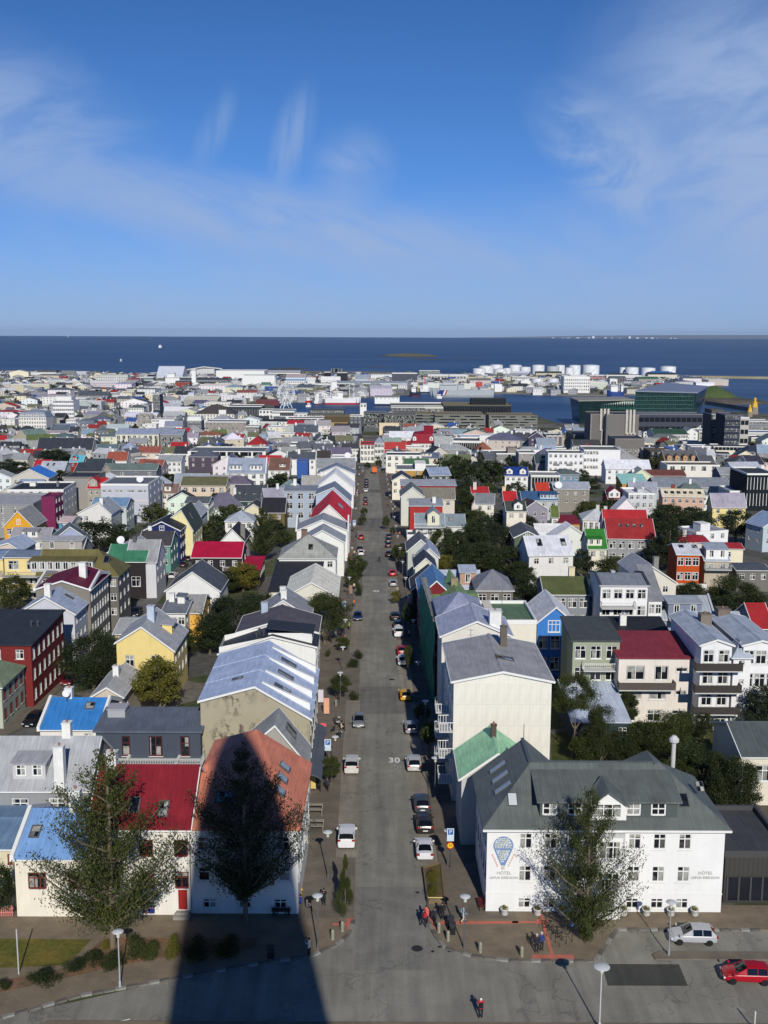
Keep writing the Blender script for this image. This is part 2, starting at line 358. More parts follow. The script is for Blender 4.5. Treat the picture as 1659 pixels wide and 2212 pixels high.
  def roofz(u,v):return h+tk+rh*{'sb':v/d,'sf':1-v/d,'sl':1-u/w,'sr':u/w}[roof]
 elif roof=='asy':
  kx,dl,rk=asy;zt=h+tk;pk=(kx,zt+rk);sL=(rk-dl)/max(kx,.1);sR=rk/max(w-kx,.1);A0,A1=-o,d+o
  pl=(-o,zt+dl-sL*o);pr=(w+o,zt-sR*o)
  R.shell([[(pl[0],A0,pl[1]),(kx,A0,pk[1]),(kx,A1,pk[1]),(pl[0],A1,pl[1])],[(kx,A0,pk[1]),(pr[0],A0,pr[1]),(pr[0],A1,pr[1]),(kx,A1,pk[1])]],tk)
  for yy in(0,d):
   q=[(0,yy,h),(w,yy,h),(kx,yy,h+rk)]+([(0,yy,h+dl)]if dl>0 else[]);mb.face(q if yy==0 else q[::-1])
  if dl>0:mb.face([(0,d,h),(0,0,h),(0,0,h+dl),(0,d,h+dl)])
  g=MB()
  for yy in((A0-.03,A0+.06),(A1-.06,A1+.03)):g.shell([[(pl[0],yy[0],pl[1]+.03),(kx,yy[0],pk[1]+.03),(kx,yy[1],pk[1]+.03),(pl[0],yy[1],pl[1]+.03)],[(kx,yy[0],pk[1]+.03),(pr[0],yy[0],pr[1]+.03),(pr[0],yy[1],pr[1]+.03),(kx,yy[1],pk[1]+.03)]],.26)
  if trim:g.build('bargeboard',tm,t)
  if seam:
   sm=MB();n=int(d/seam)
   for i in range(1,n):
    a=d*i/n;sm.shell([[(pl[0],a-.03,pl[1]+.05),(kx,a-.03,pk[1]+.05),(kx,a+.03,pk[1]+.05),(pl[0],a+.03,pl[1]+.05)],[(kx,a-.03,pk[1]+.05),(pr[0],a-.03,pr[1]+.05),(pr[0],a+.03,pr[1]+.05),(kx,a+.03,pk[1]+.05)]],.07)
   sm.build('standing_seam',rm,t)
  def roofz(u,v):return zt+(dl+(rk-dl)*u/max(kx,.1)if u<kx else rk*(w-u)/max(w-kx,.1))
 elif roof=='custom':
  R.shell(faces,tk)
  for q in walls:mb.face(q)
  for q in quads: # roof windows given by their corners
   c=[sum(p[i]for p in q)/4 for i in range(3)];up=Vector(Vector(q[1])-Vector(q[0])).cross(Vector(q[3])-Vector(q[0])).normalized();up=up if up.z>0 else-up
   g=MB();top=[tuple(Vector(p)+up*.16)for p in q];top=top if(Vector(top[1])-Vector(top[0])).cross(Vector(top[2])-Vector(top[1])).z>0 else top[::-1];g.shell([top],.3)
   o_=g.build('skylight',mat((92,92,90),.5),t);ins=[tuple(Vector(p)*.82+Vector([sum(r[i]for r in top)/4 for i in range(3)])*.18+up*.02)for p in top];MB().face(ins).build('pane',mat((150,160,170),.15),o_)
  def roofz(u,v):return h+1.
 elif roof=='man': # mansard
  i=min(1.6,w/4,d/4);z1=h+rh
  a=[(-.15,-.15,h+.05),(w+.15,-.15,h+.05),(w+.15,d+.15,h+.05),(-.15,d+.15,h+.05)];b=[(i,i,z1),(w-i,i,z1),(w-i,d-i,z1),(i,d-i,z1)]
  z2=z1+min(w,d)*.09
  if w>=d:c,e2=(d/2,d/2,z2),(w-d/2,d/2,z2);T4=[[b[0],b[1],e2,c],[b[1],b[2],e2],[b[2],b[3],c,e2],[b[3],b[0],c]]
  else:c,e2=(w/2,w/2,z2),(w/2,d-w/2,z2);T4=[[b[0],b[1],c],[b[1],b[2],e2,c],[b[2],b[3],e2],[b[3],b[0],c,e2]]
  R.shell([[a[k],a[(k+1)%4],b[(k+1)%4],b[k]]for k in range(4)]+T4,.1)
  def roofz(u,v):return z1+.3
 mb.build('wall',wm,t);R.build('roof',rm,t)
 for f,u,zb,ww,wh,s_,c_,gab,dc in wl:
  O,X,Y,Ln,rr=frame(f,w,d)
  dp=-.0 if gab else .05
  if dc:
   P3=(O[0]+X[0]*u+Y[0]*.04,O[1]+X[1]*u+Y[1]*.04,zb)
   g=MB().box(-ww/2,0,0,ww/2,.06,wh).box(-ww/2+.12,-.03,wh*.12,ww/2-.12,0,wh*.5).box(-ww/2+.12,-.03,wh*.58,ww/2-.12,0,wh*.9).build('door',trimm(dc),t,loc=P3,rot=(0,0,rr))
   MB().box(ww/2-.2,-.09,wh*.48,ww/2-.12,-.03,wh*.52).build('handle',METAL,g)
  else:add_window(t,(O[0]+X[0]*u+Y[0]*dp,O[1]+X[1]*u+Y[1]*dp,zb),rr,ww,wh,s_,c_,near)
 for e in ex:extra(t,e,w,d,h,roof,rh,wm,rm,tm,roofz,near,fc,asy)
 return t
def extra(t,e,w,d,h,roof,rh,wm,rm,tm,roofz,near,fc,asy=None):
 k=e[0]
 if k=='ch': # chimney: u, v, size, height above roof, colour
  u,v=e[1]*w,e[2]*d;s=e[3];z0=roofz(u,v)-.8;z1=roofz(u,v)+e[4];c=e[5]if len(e)>5 else WHITE
  o=MB().box(u-s/2,v-s/2,z0,u+s/2,v+s/2,z1).box(u-s/2-.06,v-s/2-.06,z1,u+s/2+.06,v+s/2+.06,z1+.1).build('chimney',mat(tuple(c),.85,.1,1,'plaster'),t)
  if near:MB().lathe([(.13,z1+.1),(.11,z1+.4)],8,0,(u,v)).build('chimney_pot',mat((150,110,90)),o)
 elif k=='vent':
  u,v=e[1]*w,e[2]*d;z0=roofz(u,v)-.1;MB().lathe([(.16,z0),(.16,z0+.7),(.26,z0+.72),(.26,z0+.95),(.1,z0+1.05)],8,0,(u,v)).build('vent_pipe',METAL,t)
 elif k=='box': # plant room / lift house: u0,v0,u1,v1 fractions, height, colour
  _,u0,v0,u1,v1,hh,c=e;z0=roofz((u0+u1)/2*w,(v0+v1)/2*d)-.5
  MB().box(u0*w,v0*d,z0,u1*w,v1*d,z0+hh+.5).box(u0*w-.1,v0*d-.1,z0+hh+.5,u1*w+.1,v1*d+.1,z0+hh+.62).build('rooftop_room',wallm(c),t)
 elif k=='sky': # skylight: face, u fraction along, t up the slope, w, length, colour style
  _,f,u,tt,sw,slen=e[:6];O,X,Y,Ln,rr=frame(f,w,d)
  run=(d if f in 'fb' else w)/2 if not asy else(w-asy[0]if f=='r' else asy[0]);rh_=rh if not asy else(asy[2]if f=='r' else asy[2]-asy[1]);ang=math.atan2(rh_,run);dd=tt*run;zz=h+.14+rh_*tt+(asy[1]if asy and f=='l' else 0)
  gm=e[6]if len(e)>6 else None
  o=MB().box(-sw/2-.08,-slen/2-.08,0,-sw/2+.04,slen/2+.08,.12).box(sw/2-.04,-slen/2-.08,0,sw/2+.08,slen/2+.08,.12).box(-sw/2+.04,-slen/2-.08,0,sw/2-.04,-slen/2+.04,.12).box(-sw/2+.04,slen/2-.04,0,sw/2-.04,slen/2+.08,.14).build('skylight',mat((92,92,90),.5),t,loc=(O[0]+X[0]*u*Ln+Y[0]*dd,O[1]+X[1]*u*Ln+Y[1]*dd,zz),rot=(0,0,0))
  o.rotation_euler=(Matrix.Rotation(rr,3,'Z')@Matrix.Rotation(ang,3,'X')).to_euler()
  MB().box(-sw/2+.04,-slen/2+.04,.02,sw/2-.04,slen/2-.04,.07).build('pane',trimm((225,228,226))if gm else GLASS,o)
 elif k=='dor': # dormer: face, u, set-back m, w, height, n windows, roof kind ('s' shed, 'g' gable), wall colour
  _,f,u,sb,dw,dh,nw,rk=e[:8];wc2=e[8]if len(e)>8 else None;O,X,Y,Ln,rr=frame(f,w,d)
  run=(d if f in 'fb' else w)/2
  if roof=='man':sl=rh/1.6;run=1.6
  else:sl=rh/run
  z0=h+.14+sl*sb;ln=min((dh*.92)/sl,run-sb)if rk=='s' else min(dh/sl,run-sb+.3);g=MB()
  dm=wm if wc2 is None else wallm(wc2)
  ops=[(dw*(i+.5)/nw-min(.95,dw/nw-.3)/2,dw*(i+.5)/nw+min(.95,dw/nw-.3)/2,dh*.22,dh*.88)for i in range(nw)]
  wall_face(g,dw,-.2,dh,ops,lambda a,b,c:(a-dw/2,b,c));g.face([(-dw/2,0,-.2),(-dw/2,0,dh),(-dw/2,ln,dh),(-dw/2,ln,sl*ln-.2)]);g.face([(dw/2,0,-.2),(dw/2,ln,sl*ln-.2),(dw/2,ln,dh),(dw/2,0,dh)])
  if rk=='g':g.face([(-dw/2,0,dh),(dw/2,0,dh),(0,0,dh+dw*.35)])
  o=g.build('dormer',dm,t,loc=(O[0]+X[0]*u*Ln+Y[0]*sb,O[1]+X[1]*u*Ln+Y[1]*sb,z0),rot=(0,0,rr));q=MB();a=dw/2+.22
  if rk=='s':q.shell([[(-a,-.3,dh+.06),(a,-.3,dh+.06),(a,ln+.3,dh+.06+.12*ln),(-a,ln+.3,dh+.06+.12*ln)]],.12)
  else:
   zz=dh+dw*.35+.12;l2=ln+dw*.35/sl
   q.shell([[(-a,-.3,dh-.02),(0,-.3,zz),(0,l2,zz),(-a,ln,dh-.02)],[(0,-.3,zz),(a,-.3,dh-.02),(a,ln,dh-.02),(0,l2,zz)]],.1)
  q.build('dormer_roof',rm,o)
  for(a0,b0,c0,d0)in ops:put(win_mesh(b0-a0,d0-c0,'x' if near else 'v',WHITE)[2],'dormer_window',o,((a0+b0)/2-dw/2,.04,c0))
 elif k=='bal': # balcony: face, u, z floor, width, depth, colour, style
  _,f,u,zz,bw,bd,c=e[:7];O,X,Y,Ln,rr=frame(f,w,d);solid=len(e)>7
  o=MB().box(-bw/2,-bd,-.15,bw/2,-.01,0).build('balcony',wallm((200,200,195)),t,loc=(O[0]+X[0]*u*Ln,O[1]+X[1]*u*Ln,zz),rot=(0,0,rr))
  g=MB();g.box(-bw/2,-bd,1.,bw/2,-bd+.06,1.08);g.box(-bw/2,-bd+.06,1.,-bw/2+.06,-.01,1.08);g.box(bw/2-.06,-bd+.06,1.,bw/2,-.01,1.08)
  if solid:g.box(-bw/2,-bd,.04,bw/2,-bd+.05,.99);g.box(-bw/2,-bd+.05,.04,-bw/2+.05,-.01,.99);g.box(bw/2-.05,-bd+.05,.04,bw/2,-.01,.99)
  else:
   n=max(3,int(bw/.28))
   for i in range(n+1):a=-bw/2+.03+(bw-.06)*i/n;g.box(a-.025,-bd+.01,.002,a+.025,-bd+.05,1.)
   n=max(2,int(bd/.28))
   for i in range(1,n):a=-bd+bd*i/n;g.box(-bw/2+.01,a-.025,.002,-bw/2+.05,a+.025,1.);g.box(bw/2-.05,a-.025,.002,bw/2-.01,a+.025,1.)
  g.build('railing',trimm(c),o)
 elif k=='par': # gable parapet walls on the roof ends (gx)
  c=trimm(e[1]);
  for a in((-.3,.05),(w-.05,w+.3)):
   g=MB();zt=h+.14
   for b0,z0,b1,z1 in((-.35,zt-.1,d/2,zt+rh),(d/2,zt+rh,d+.35,zt-.1)):
    g.shell([[(a[0],b0,z0+.35),(a[1],b0,z0+.35),(a[1],b1,z1+.35),(a[0],b1,z1+.35)]],.6)
   g.build('gable_parapet',c,t)
 elif k=='dish':
  u,v=e[1]*w,e[2]*d;z0=roofz(u,v)
  o=MB().tube([(u,v,z0-.1),(u,v,z0+1.2)],.05,6).build('aerial_mast',METAL,t)
  g=MB();r=e[3];g.lathe([(.05,0),(r*.6,.08),(r,.25),(r*.98,.27),(r*.55,.13),(.04,.05)],14);q=g.build('dish',trimm((225,225,225)),o,True,(u,v-.1,z0+1.2),(math.radians(65),0,0))
 elif k=='ant':
  u,v=e[1]*w,e[2]*d;z0=roofz(u,v);g=MB().tube([(u,v,z0-.1),(u,v,z0+e[3])],.035,5)
  for i,q in enumerate((.95,.85,.72)):g.box(u-.5+.08*i,v-.02,z0+e[3]*q,u+.5-.08*i,v+.02,z0+e[3]*q+.03)
  g.build('antenna',METAL,t)
 elif k=='panels': # wall sheets with open joints: face, nx, nz, z0, z1, colour
  _,f,nx,nz,z0,z1,c=e;O,X,Y,Ln,rr=frame(f,w,d);m=wallm(c);me=None
  pw,ph=Ln/max(1,nx),(z1-z0)/nz;me=MB().box(.012,-.03,.012,pw-.012,-.002,ph-.012).mesh('wall_panel',m)
  for i in range(nx):
   for j in range(nz):put(me,'wall_panel',t,(O[0]+X[0]*i*pw,O[1]+X[1]*i*pw,z0+j*ph),(0,0,rr))
 elif k=='band': # horizontal band proud of the wall: face, z0, z1, colour
  _,f,z0,z1,c=e;O,X,Y,Ln,rr=frame(f,w,d);MB().box(.02,-.06,z0,Ln-.02,-.003,z1).build('band',trimm(c),t,loc=(O[0],O[1],0),rot=(0,0,rr))
 elif k=='strip': # ribbon glazing with mullions: face, z0, z1, n
  _,f,z0,z1,n=e[:5];a0,a1=(e[5],e[6])if len(e)>6 else(.03,.97);O,X,Y,Ln,rr=frame(f,w,d)
  o=MB().box(Ln*a0,-.05,z0,Ln*a1,-.004,z1).build('window_band',GLASSD,t,loc=(O[0],O[1],0),rot=(0,0,rr));g=MB()
  for i in range(n+1):a=Ln*a0+Ln*(a1-a0)*i/n;g.box(a-.08,-.12,z0-.05,a+.08,-.052,z1+.05)
  g.build('mullion',tm,o)
 elif k=='rib': # long upstanding white light strip on the street slope of an unequal gable
  _,f,u=e;kx,dl,rk=asy if asy else(w/2,0,rh);y0=u*d;zt=h+.14;s=rk/(w-kx)
  x0,x1=kx+.6,w-.1;z0=lambda x:zt+rk-(x-kx)*s
  g=MB().idx([(x0,y0-.05,z0(x0)-.05),(x1,y0-.05,z0(x1)-.05),(x1,y0+.5,z0(x1)-.05),(x0,y0+.5,z0(x0)-.05),(x0,y0-.05,z0(x0)+.1),(x1,y0-.05,z0(x1)+.85),(x1,y0+.5,z0(x1)+.85),(x0,y0+.5,z0(x0)+.1)],[(0,3,2,1),(4,5,6,7),(0,1,5,4),(1,2,6,5),(2,3,7,6),(3,0,4,7)])
  g.build('roof_step',tm,t)
 elif k=='slats': # irregular recessed dark window slits between timber slats
  _,f,n=e;O,X,Y,Ln,rr=frame(f,w,d);r_=random.Random(int(w*7));g=MB();q=MB()
  for i in range(n):
   z=h*(i+.5)/n;u=r_.uniform(0,5)
   while u<Ln-3:a=min(r_.uniform(4,16),Ln-.5-u);g.box(u,-.1,z-h/n*.2,u+a,-.01,z+h/n*.16);u+=a+r_.uniform(1,8)
   q.box(0,-.35,z+h/n*.3,Ln,-.02,z+h/n*.46)
  for gg,nm,m_ in((g,'window_slit',GLASSD),(q,'slat',mat((146,146,132),.8))):o=gg.build(nm,m_,t,loc=(O[0],O[1],0),rot=(0,0,rr));o['kind']='stuff'
 elif k=='ribs': # group of tall pale ribs on a face: face, u, n, z0, z1
  _,f,u,n,z0,z1=e;O,X,Y,Ln,rr=frame(f,w,d)
  for i in range(n):MB().box(i*2.4-.7,-1.,z0,i*2.4+.7,-.01,z1).box(i*2.4+.75,-.2,z0-14,i*2.4+1.65,-.01,z0+1).build('rib',mat((196,190,176),.8),t,loc=(O[0]+X[0]*u*Ln,O[1]+X[1]*u*Ln,0),rot=(0,0,rr))
 elif k=='pil': # pilasters
  _,f,n,pw,c=e;O,X,Y,Ln,rr=frame(f,w,d);n=max(n,1);me=MB().box(-pw/2,-.3,-1,pw/2,-.004,h+.02).mesh('pilaster',trimm(c))
  for i in range(n+1):put(me,'pilaster',t,(O[0]+X[0]*Ln*i/n,O[1]+X[1]*Ln*i/n,0),(0,0,rr))
  # ---------------------------------------------------------------- trees
LEAF={'g':mat((68,77,38),.6,.1,.6,'leaf'),'d':mat((54,64,34),.6,.1,.6,'leaf'),'y':mat((108,106,44),.6,.1,.6,'leaf'),'n':mat((50,60,40),.6,.1,.6,'leaf')}
BARK=mat((120,108,92),.9,.2,3,'plaster')
def leaves(centres,normals,size,rng):
 n=len(centres);a=rng.normal(size=(n,3));a/=np.linalg.norm(a,axis=1)[:,None];nn=normals*.55+a*.8;nn/=np.linalg.norm(nn,axis=1)[:,None]
 t=np.cross(nn,rng.normal(size=(n,3)));t/=np.linalg.norm(t,axis=1)[:,None];b=np.cross(nn,t);s=(size*rng.uniform(.6,1.35,n))[:,None]
 V=np.empty((n,4,3));V[:,0]=centres-t*s;V[:,1]=centres-b*s*.5+nn*s*.12;V[:,2]=centres+t*s;V[:,3]=centres+b*s*.5;return V.reshape(-1,3)
def leaf_mesh(V,m):
 n=len(V)//4;me=bpy.data.meshes.new('crown');me.vertices.add(len(V));me.vertices.foreach_set('co',V.ravel());me.loops.add(n*4);me.loops.foreach_set('vertex_index',np.arange(n*4))
 me.polygons.add(n);me.polygons.foreach_set('loop_start',np.arange(n)*4);me.polygons.foreach_set('loop_total',np.full(n,4));me.update(calc_edges=True);me.materials.append(m);return me
def limbs(seed):
 """the boughs of a tall tree: (foot, mid, tip) in unit crown space"""
 rng=np.random.default_rng(seed+50);out=[];nb=60
 for i in range(nb):
  zz=(i+.5)/nb;a=i*2.4+rng.uniform(-.4,.4);rad=(1.02*math.sin(math.pi*min(.99,(zz*.94+.03)**.9))**1.15+.05)*rng.choice([.4,.75,.95,1.1,1.18]);z1=.06+1.86*zz;z0=max(.02,z1-rad*.55)
  out.append(((0,0,z0),(math.cos(a)*rad*.45,math.sin(a)*rad*.45,z0+(z1-z0)*.35),(math.cos(a)*rad,math.sin(a)*rad,z1)))
 return out
def crown_mesh(seed,kind,n,size,m):
 """unit crown: radius ~1 wide, height 0..2 ; built from boughs of leaf clumps"""
 rng=np.random.default_rng(seed);C=[];Nn=[]
 if kind=='tall':
  L3=limbs(seed);tot=sum(np.linalg.norm(np.array(q[2][:2]))for q in L3)
  for f,m_,e in L3:
   f,m_,e=map(np.array,(f,m_,e));ln=np.linalg.norm(e-f);k=int(n*np.linalg.norm(e[:2])/tot)+30;t=1-rng.random(k)**.8*.8;p=np.where((t<.45)[:,None],f+(m_-f)*(t/.45)[:,None],m_+(e-m_)*((t-.45)/.55)[:,None])
   tw=rng.normal(size=(9,3));tw/=np.linalg.norm(tw,axis=1)[:,None];tw[:,2]=np.abs(tw[:,2])*.6;s=rng.random(k)**.7*ln*.34*(1.15-t*.6);p=p+tw[rng.integers(0,9,k)]*s[:,None]+rng.normal(size=(k,3))*.028;C.append(p);Nn.append(rng.normal(size=(k,3))*.5+np.array([0,0,.6]))
  return leaf_mesh(leaves(np.concatenate(C),np.concatenate(Nn),size,rng),m)
 nb={'round':44,'tall':150,'bush':16,'cone':34,'col':20}[kind]
 for i in range(nb):
  if kind=='round':
   a=rng.uniform(0,6.28);q=rng.uniform(-.8,1);e=math.sqrt(max(.1,1-q*q))*rng.uniform(.55,1);c=np.array([math.cos(a)*e*.78,math.sin(a)*e*.78,.92+q*.72]);r=rng.uniform(.17,.36)
  elif kind=='tall':
   a=i*2.4+rng.uniform(-.3,.3);zz=(i+.5)/nb;rad=(1.05*math.sin(math.pi*min(.99,zz**.85))**1.3+.03)*(rng.uniform(.25,1.05)if i%3 else rng.uniform(.85,1.1));c=np.array([math.cos(a)*rad,math.sin(a)*rad,.05+1.85*zz+rad*.1]);r=rng.uniform(.06,.135)
  elif kind=='cone':
   a=rng.uniform(0,6.28);zz=rng.random()**1.3;rad=.8*(1-zz)*rng.uniform(.5,1);c=np.array([math.cos(a)*rad,math.sin(a)*rad,.1+1.8*zz]);r=.28*(1-zz)+.07
  elif kind=='col':
   a=rng.uniform(0,6.28);zz=rng.random();rad=.45*rng.random();c=np.array([math.cos(a)*rad,math.sin(a)*rad,.2+1.6*zz]);r=rng.uniform(.3,.5)*(1-.5*zz)
  else:
   a=rng.uniform(0,6.28);rad=rng.uniform(0,.7);c=np.array([math.cos(a)*rad,math.sin(a)*rad,rng.uniform(.3,.9)*(1.1-rad*.5)]);r=rng.uniform(.3,.45)
  k=int(n/nb);d=rng.normal(size=(k,3));d/=np.linalg.norm(d,axis=1)[:,None];rr=r*rng.random(k)**.33*(1+.35*rng.normal(size=k)*.5)
  C.append(c+d*rr[:,None]*np.array([1,1,.8]));Nn.append(d*.8+np.array([0,0,.35]))
 return leaf_mesh(leaves(np.concatenate(C),np.concatenate(Nn),size,rng),m)
def trunk_mesh(seed,kind):
 rng=random.Random(seed);g=MB();top={'round':1.1,'tall':1.85,'bush':.6,'cone':1.8,'col':1.5}[kind]
 if kind=='tall':
  g.tube([(0,0,-.35),(0,0,.4),(.01,.01,1.),(0,.02,1.5),(0,0,1.95)],[.05,.04,.03,.02,.006],8)
  for f,m_,e in limbs(seed):r_=.017*(1.25-f[2]*.5);g.tube([f,m_,e],[r_,r_*.6,r_*.2],4)
  return g.mesh('trunk',BARK)
 pts=[(0,0,-.5)];x=y=0
 for i in range(6):x+=rng.uniform(-.03,.03);y+=rng.uniform(-.03,.03);pts.append((x,y,top*(i+1)/6))
 g.tube(pts,[.075,.065,.055,.045,.035,.022,.01],7)
 for i in range({'bush':4,'tall':22}.get(kind,10)):
  j=rng.randint(1,4 if kind!='tall' else 6);p=pts[j];a=rng.uniform(0,6.28);L=rng.uniform(.4,.75)*(1-.1*j);q=(p[0]+math.cos(a)*L*.5,p[1]+math.sin(a)*L*.5,p[2]+L*.35);e=(p[0]+math.cos(a)*L,p[1]+math.sin(a)*L,p[2]+L*.95);g.tube([p,q,e],[.03,.02,.006],5)
 return g.mesh('trunk',BARK)
TREEM={}
def tree(label,x,y,w,hgt,kind='round',col='g',near=0,th=.12,cat='tree',group=None):
 """w crown width, hgt total height, th share of the height that is bare trunk"""
 z=gz(y)
 k=(kind,col,near,random.randint(0,2))
 if k not in TREEM:
  n,s={0:(2600,.07),1:(9500,.038),2:(27000,.022)}[near]
  if kind=='bush':n=int(n*.5)
  if kind=='tall' and near==2:n,s=30000,.0165
  TREEM[k]=(crown_mesh(k[3]*14+len(kind)*7,kind,n,s,LEAF[col]),trunk_mesh(k[3]*14+len(kind)*7,kind))
 t=thing('bush' if cat=='bush' else 'tree',label,cat,(x,y,z),random.uniform(0,6.28),group)
 c=put(TREEM[k][0],'crown',t,(0,0,hgt*th));c.scale=(w/2,w/2,hgt*(1-th)/(1.95 if kind!='bush' else 1.25))
 r=put(TREEM[k][1],'trunk',t,(0,0,0))
 if kind=='tall':r.location=c.location;r.scale=c.scale;return t
 tz=hgt/(2.2 if kind!='bush' else 1.6);r.scale=(w/2*.8,w/2*.8,tz)
 return t

 # ---------------------------------------------------------------- vehicles (nose towards +Y)
CARS={
'hatch':[(-2.,.74,.36,.66,.78,.68),(-1.93,.83,.28,.86,.94,.72),(-1.5,.86,.26,.92,1.42,.58),(-.7,.87,.26,.92,1.49,.62),(.15,.87,.26,.90,1.45,.61),(.95,.86,.27,.88,.95,.72),(1.7,.83,.28,.76,.82,.68),(1.98,.74,.32,.60,.66,.60),(2.04,.68,.36,.5,.54,.56)],
'sedan':[(-2.25,.74,.36,.70,.84,.68),(-2.15,.84,.28,.86,.95,.74),(-1.65,.87,.26,.92,1.,.72),(-1.,.88,.26,.92,1.38,.60),(-.2,.88,.26,.91,1.43,.62),(.4,.88,.26,.90,1.38,.60),(1.15,.87,.27,.87,.93,.72),(1.95,.84,.28,.76,.82,.70),(2.25,.74,.34,.56,.6,.6)],
'suv':[(-2.2,.78,.40,.80,.92,.72),(-2.12,.88,.32,.98,1.08,.78),(-1.75,.91,.30,1.04,1.58,.66),(-.7,.92,.30,1.03,1.66,.70),(.25,.92,.30,1.01,1.60,.68),(1.,.91,.31,.98,1.06,.78),(1.85,.88,.32,.90,.96,.74),(2.15,.80,.36,.7,.76,.66),(2.2,.74,.40,.56,.6,.6)],
'van':[(-2.2,.84,.34,.95,1.05,.80),(-2.16,.88,.30,1.05,1.25,.82),(-2.08,.89,.28,1.08,1.78,.74),(-.6,.90,.28,1.06,1.84,.76),(.5,.90,.28,1.02,1.76,.74),(1.35,.89,.28,.98,1.10,.80),(1.95,.86,.30,.84,.92,.74),(2.2,.78,.34,.62,.68,.66)],
}
TYRE=mat((24,24,25),.9,.1,5);RIM=mat((150,152,155),.35,.05,3,'',.7);CGLASS=mat((16,20,24),.05,.05,1);LAMP=mat((225,228,230),.2,.02,2);TAIL=mat((150,18,16),.3,.05,2);PLATE=mat((225,225,220),.6,.02,2)
CARM={}
def car_parts(kind):
 if kind in CARM:return CARM[kind]
 st=CARS[kind];rings=[]
 for y,hw,zl,zb,zt,tw in st:
  h=[(hw*.86,zl),(hw*.97,zl+.1),(hw,(zl+zb)/2),(hw*.985,zb-.06),(hw*.95,zb),(tw+(hw*.95-tw)*.08,zt-(zt-zb)*.1),(tw*.9,zt-.015),(tw*.45,zt+.02),(0,zt+.03)]
  rings.append([(a,y,z)for a,z in h]+[(-a,y,z)for a,z in h[-2::-1]])
 n=len(rings[0]);body=MB();gl=MB();cab=[i for i,s in enumerate(st)if s[4]-s[3]>.3];c0,c1=cab[0],cab[-1]
 for i in range(len(rings)-1):
  for k in range(n-1):
   q=[rings[i][k],rings[i][k+1],rings[i+1][k+1],rings[i+1][k]][::-1]
   side=k in(4,n-6);top=5<=k<=n-7
   g=(side and c0<=i<c1)or(top and(i==c0-1 or i==c1))
   (gl if g else body).face(q)
  body.face([rings[i][0],rings[i+1][0],rings[i+1][-1],rings[i][-1]])
 body.face(rings[0][::-1]);body.face(rings[-1])
 for i in cab: # pillars and roof rails
  for k in(4,n-6):
   a,b=rings[i][k],rings[i][k+1];body.tube([a,b],.035,5)
 for k in(5,n-6):
  for i in(c0-1,c1):body.tube([rings[i][k],rings[i+1][k]],.04,5)
 y0=[s for s in st if s[0]>.2][0][0]
 for s in(-1,1):body.box(s*.9,y0+.25,.92 if kind!='van' else 1.05,s*1.08,y0+.38,1.08 if kind!='van' else 1.25)
 R=.31 if kind!='suv' else .35;wh=MB();a=[(0,-.11),(R*.9,-.11),(R,-.08),(R,.08),(R*.9,.11),(R*.62,.11)]
 L_=len(st);me={}
 t=MB();t.lathe([(R*.6,-.10),(R*.92,-.11),(R,-.07),(R,.07),(R*.92,.11),(R*.6,.10)],18);r=MB();r.lathe([(.02,-.06),(R*.6,-.06),(R*.6,.07),(R*.5,.06),(R*.12,.09),(.02,.09)],10)
 fl,rl=st[-2],st[1];out=dict(body=body.mesh('body',mat((200,200,200),.3)),glass=gl.mesh('window_glass',CGLASS),tyre=t.mesh('tyre',TYRE),rim=r.mesh('rim',RIM),R=R,
 wy=(-1.3,1.28),wx=st[3][1]-.1,hl=(fl[1]*.8,fl[0]+.02,fl[3]-.03),tl=(rl[1]*.84,st[0][0]-.0,rl[3]-.02 if kind!='van' else 1.1))
 out['lamp']=MB().box(-.17,-.1,-.07,.17,.06,.07).mesh('headlight',LAMP);out['tail']=MB().box(-.15,-.05,-.09,.15,.09,.09).mesh('tail_light',TAIL);out['plate']=MB().box(-.26,-.02,-.06,.26,.02,.06).mesh('number_plate',PLATE)
 out['L']=(st[0][0],st[-1][0]);CARM[kind]=out;return out
def car(label,x,y,rz,kind,col,z=None,group=None,name='parked_car',slope=None,cat='car'):
 p=car_parts(kind);t=thing(name,label,cat,(x,y,gz(y)+.03 if z is None else z),rz,group)
 if y>100:t.rotation_euler=(-.04*math.cos(rz),.04*math.sin(rz),rz)
 b=put(p['body'],'body',t);pm=mat(tuple(col),.28,.03,1,'paint');b.material_slots[0].link='OBJECT';b.material_slots[0].material=pm
 put(p['glass'],'window_glass',t)
 for sx in(-1,1):
  for wy in p['wy']:
   w=put(p['tyre'],'wheel',t,(sx*p['wx'],wy,p['R']),(0,sx*math.pi/2,0));put(p['rim'],'rim',w)
  a,b2,c=p['hl'];put(p['lamp'],'headlight',t,(sx*a,b2-.05,c));a,b2,c=p['tl'];put(p['tail'],'tail_light',t,(sx*a,b2+.0,c))
 put(p['plate'],'number_plate',t,(0,p['L'][0]-.01,.62));put(p['plate'],'number_plate',t,(0,p['L'][1]+.01,.42));return t
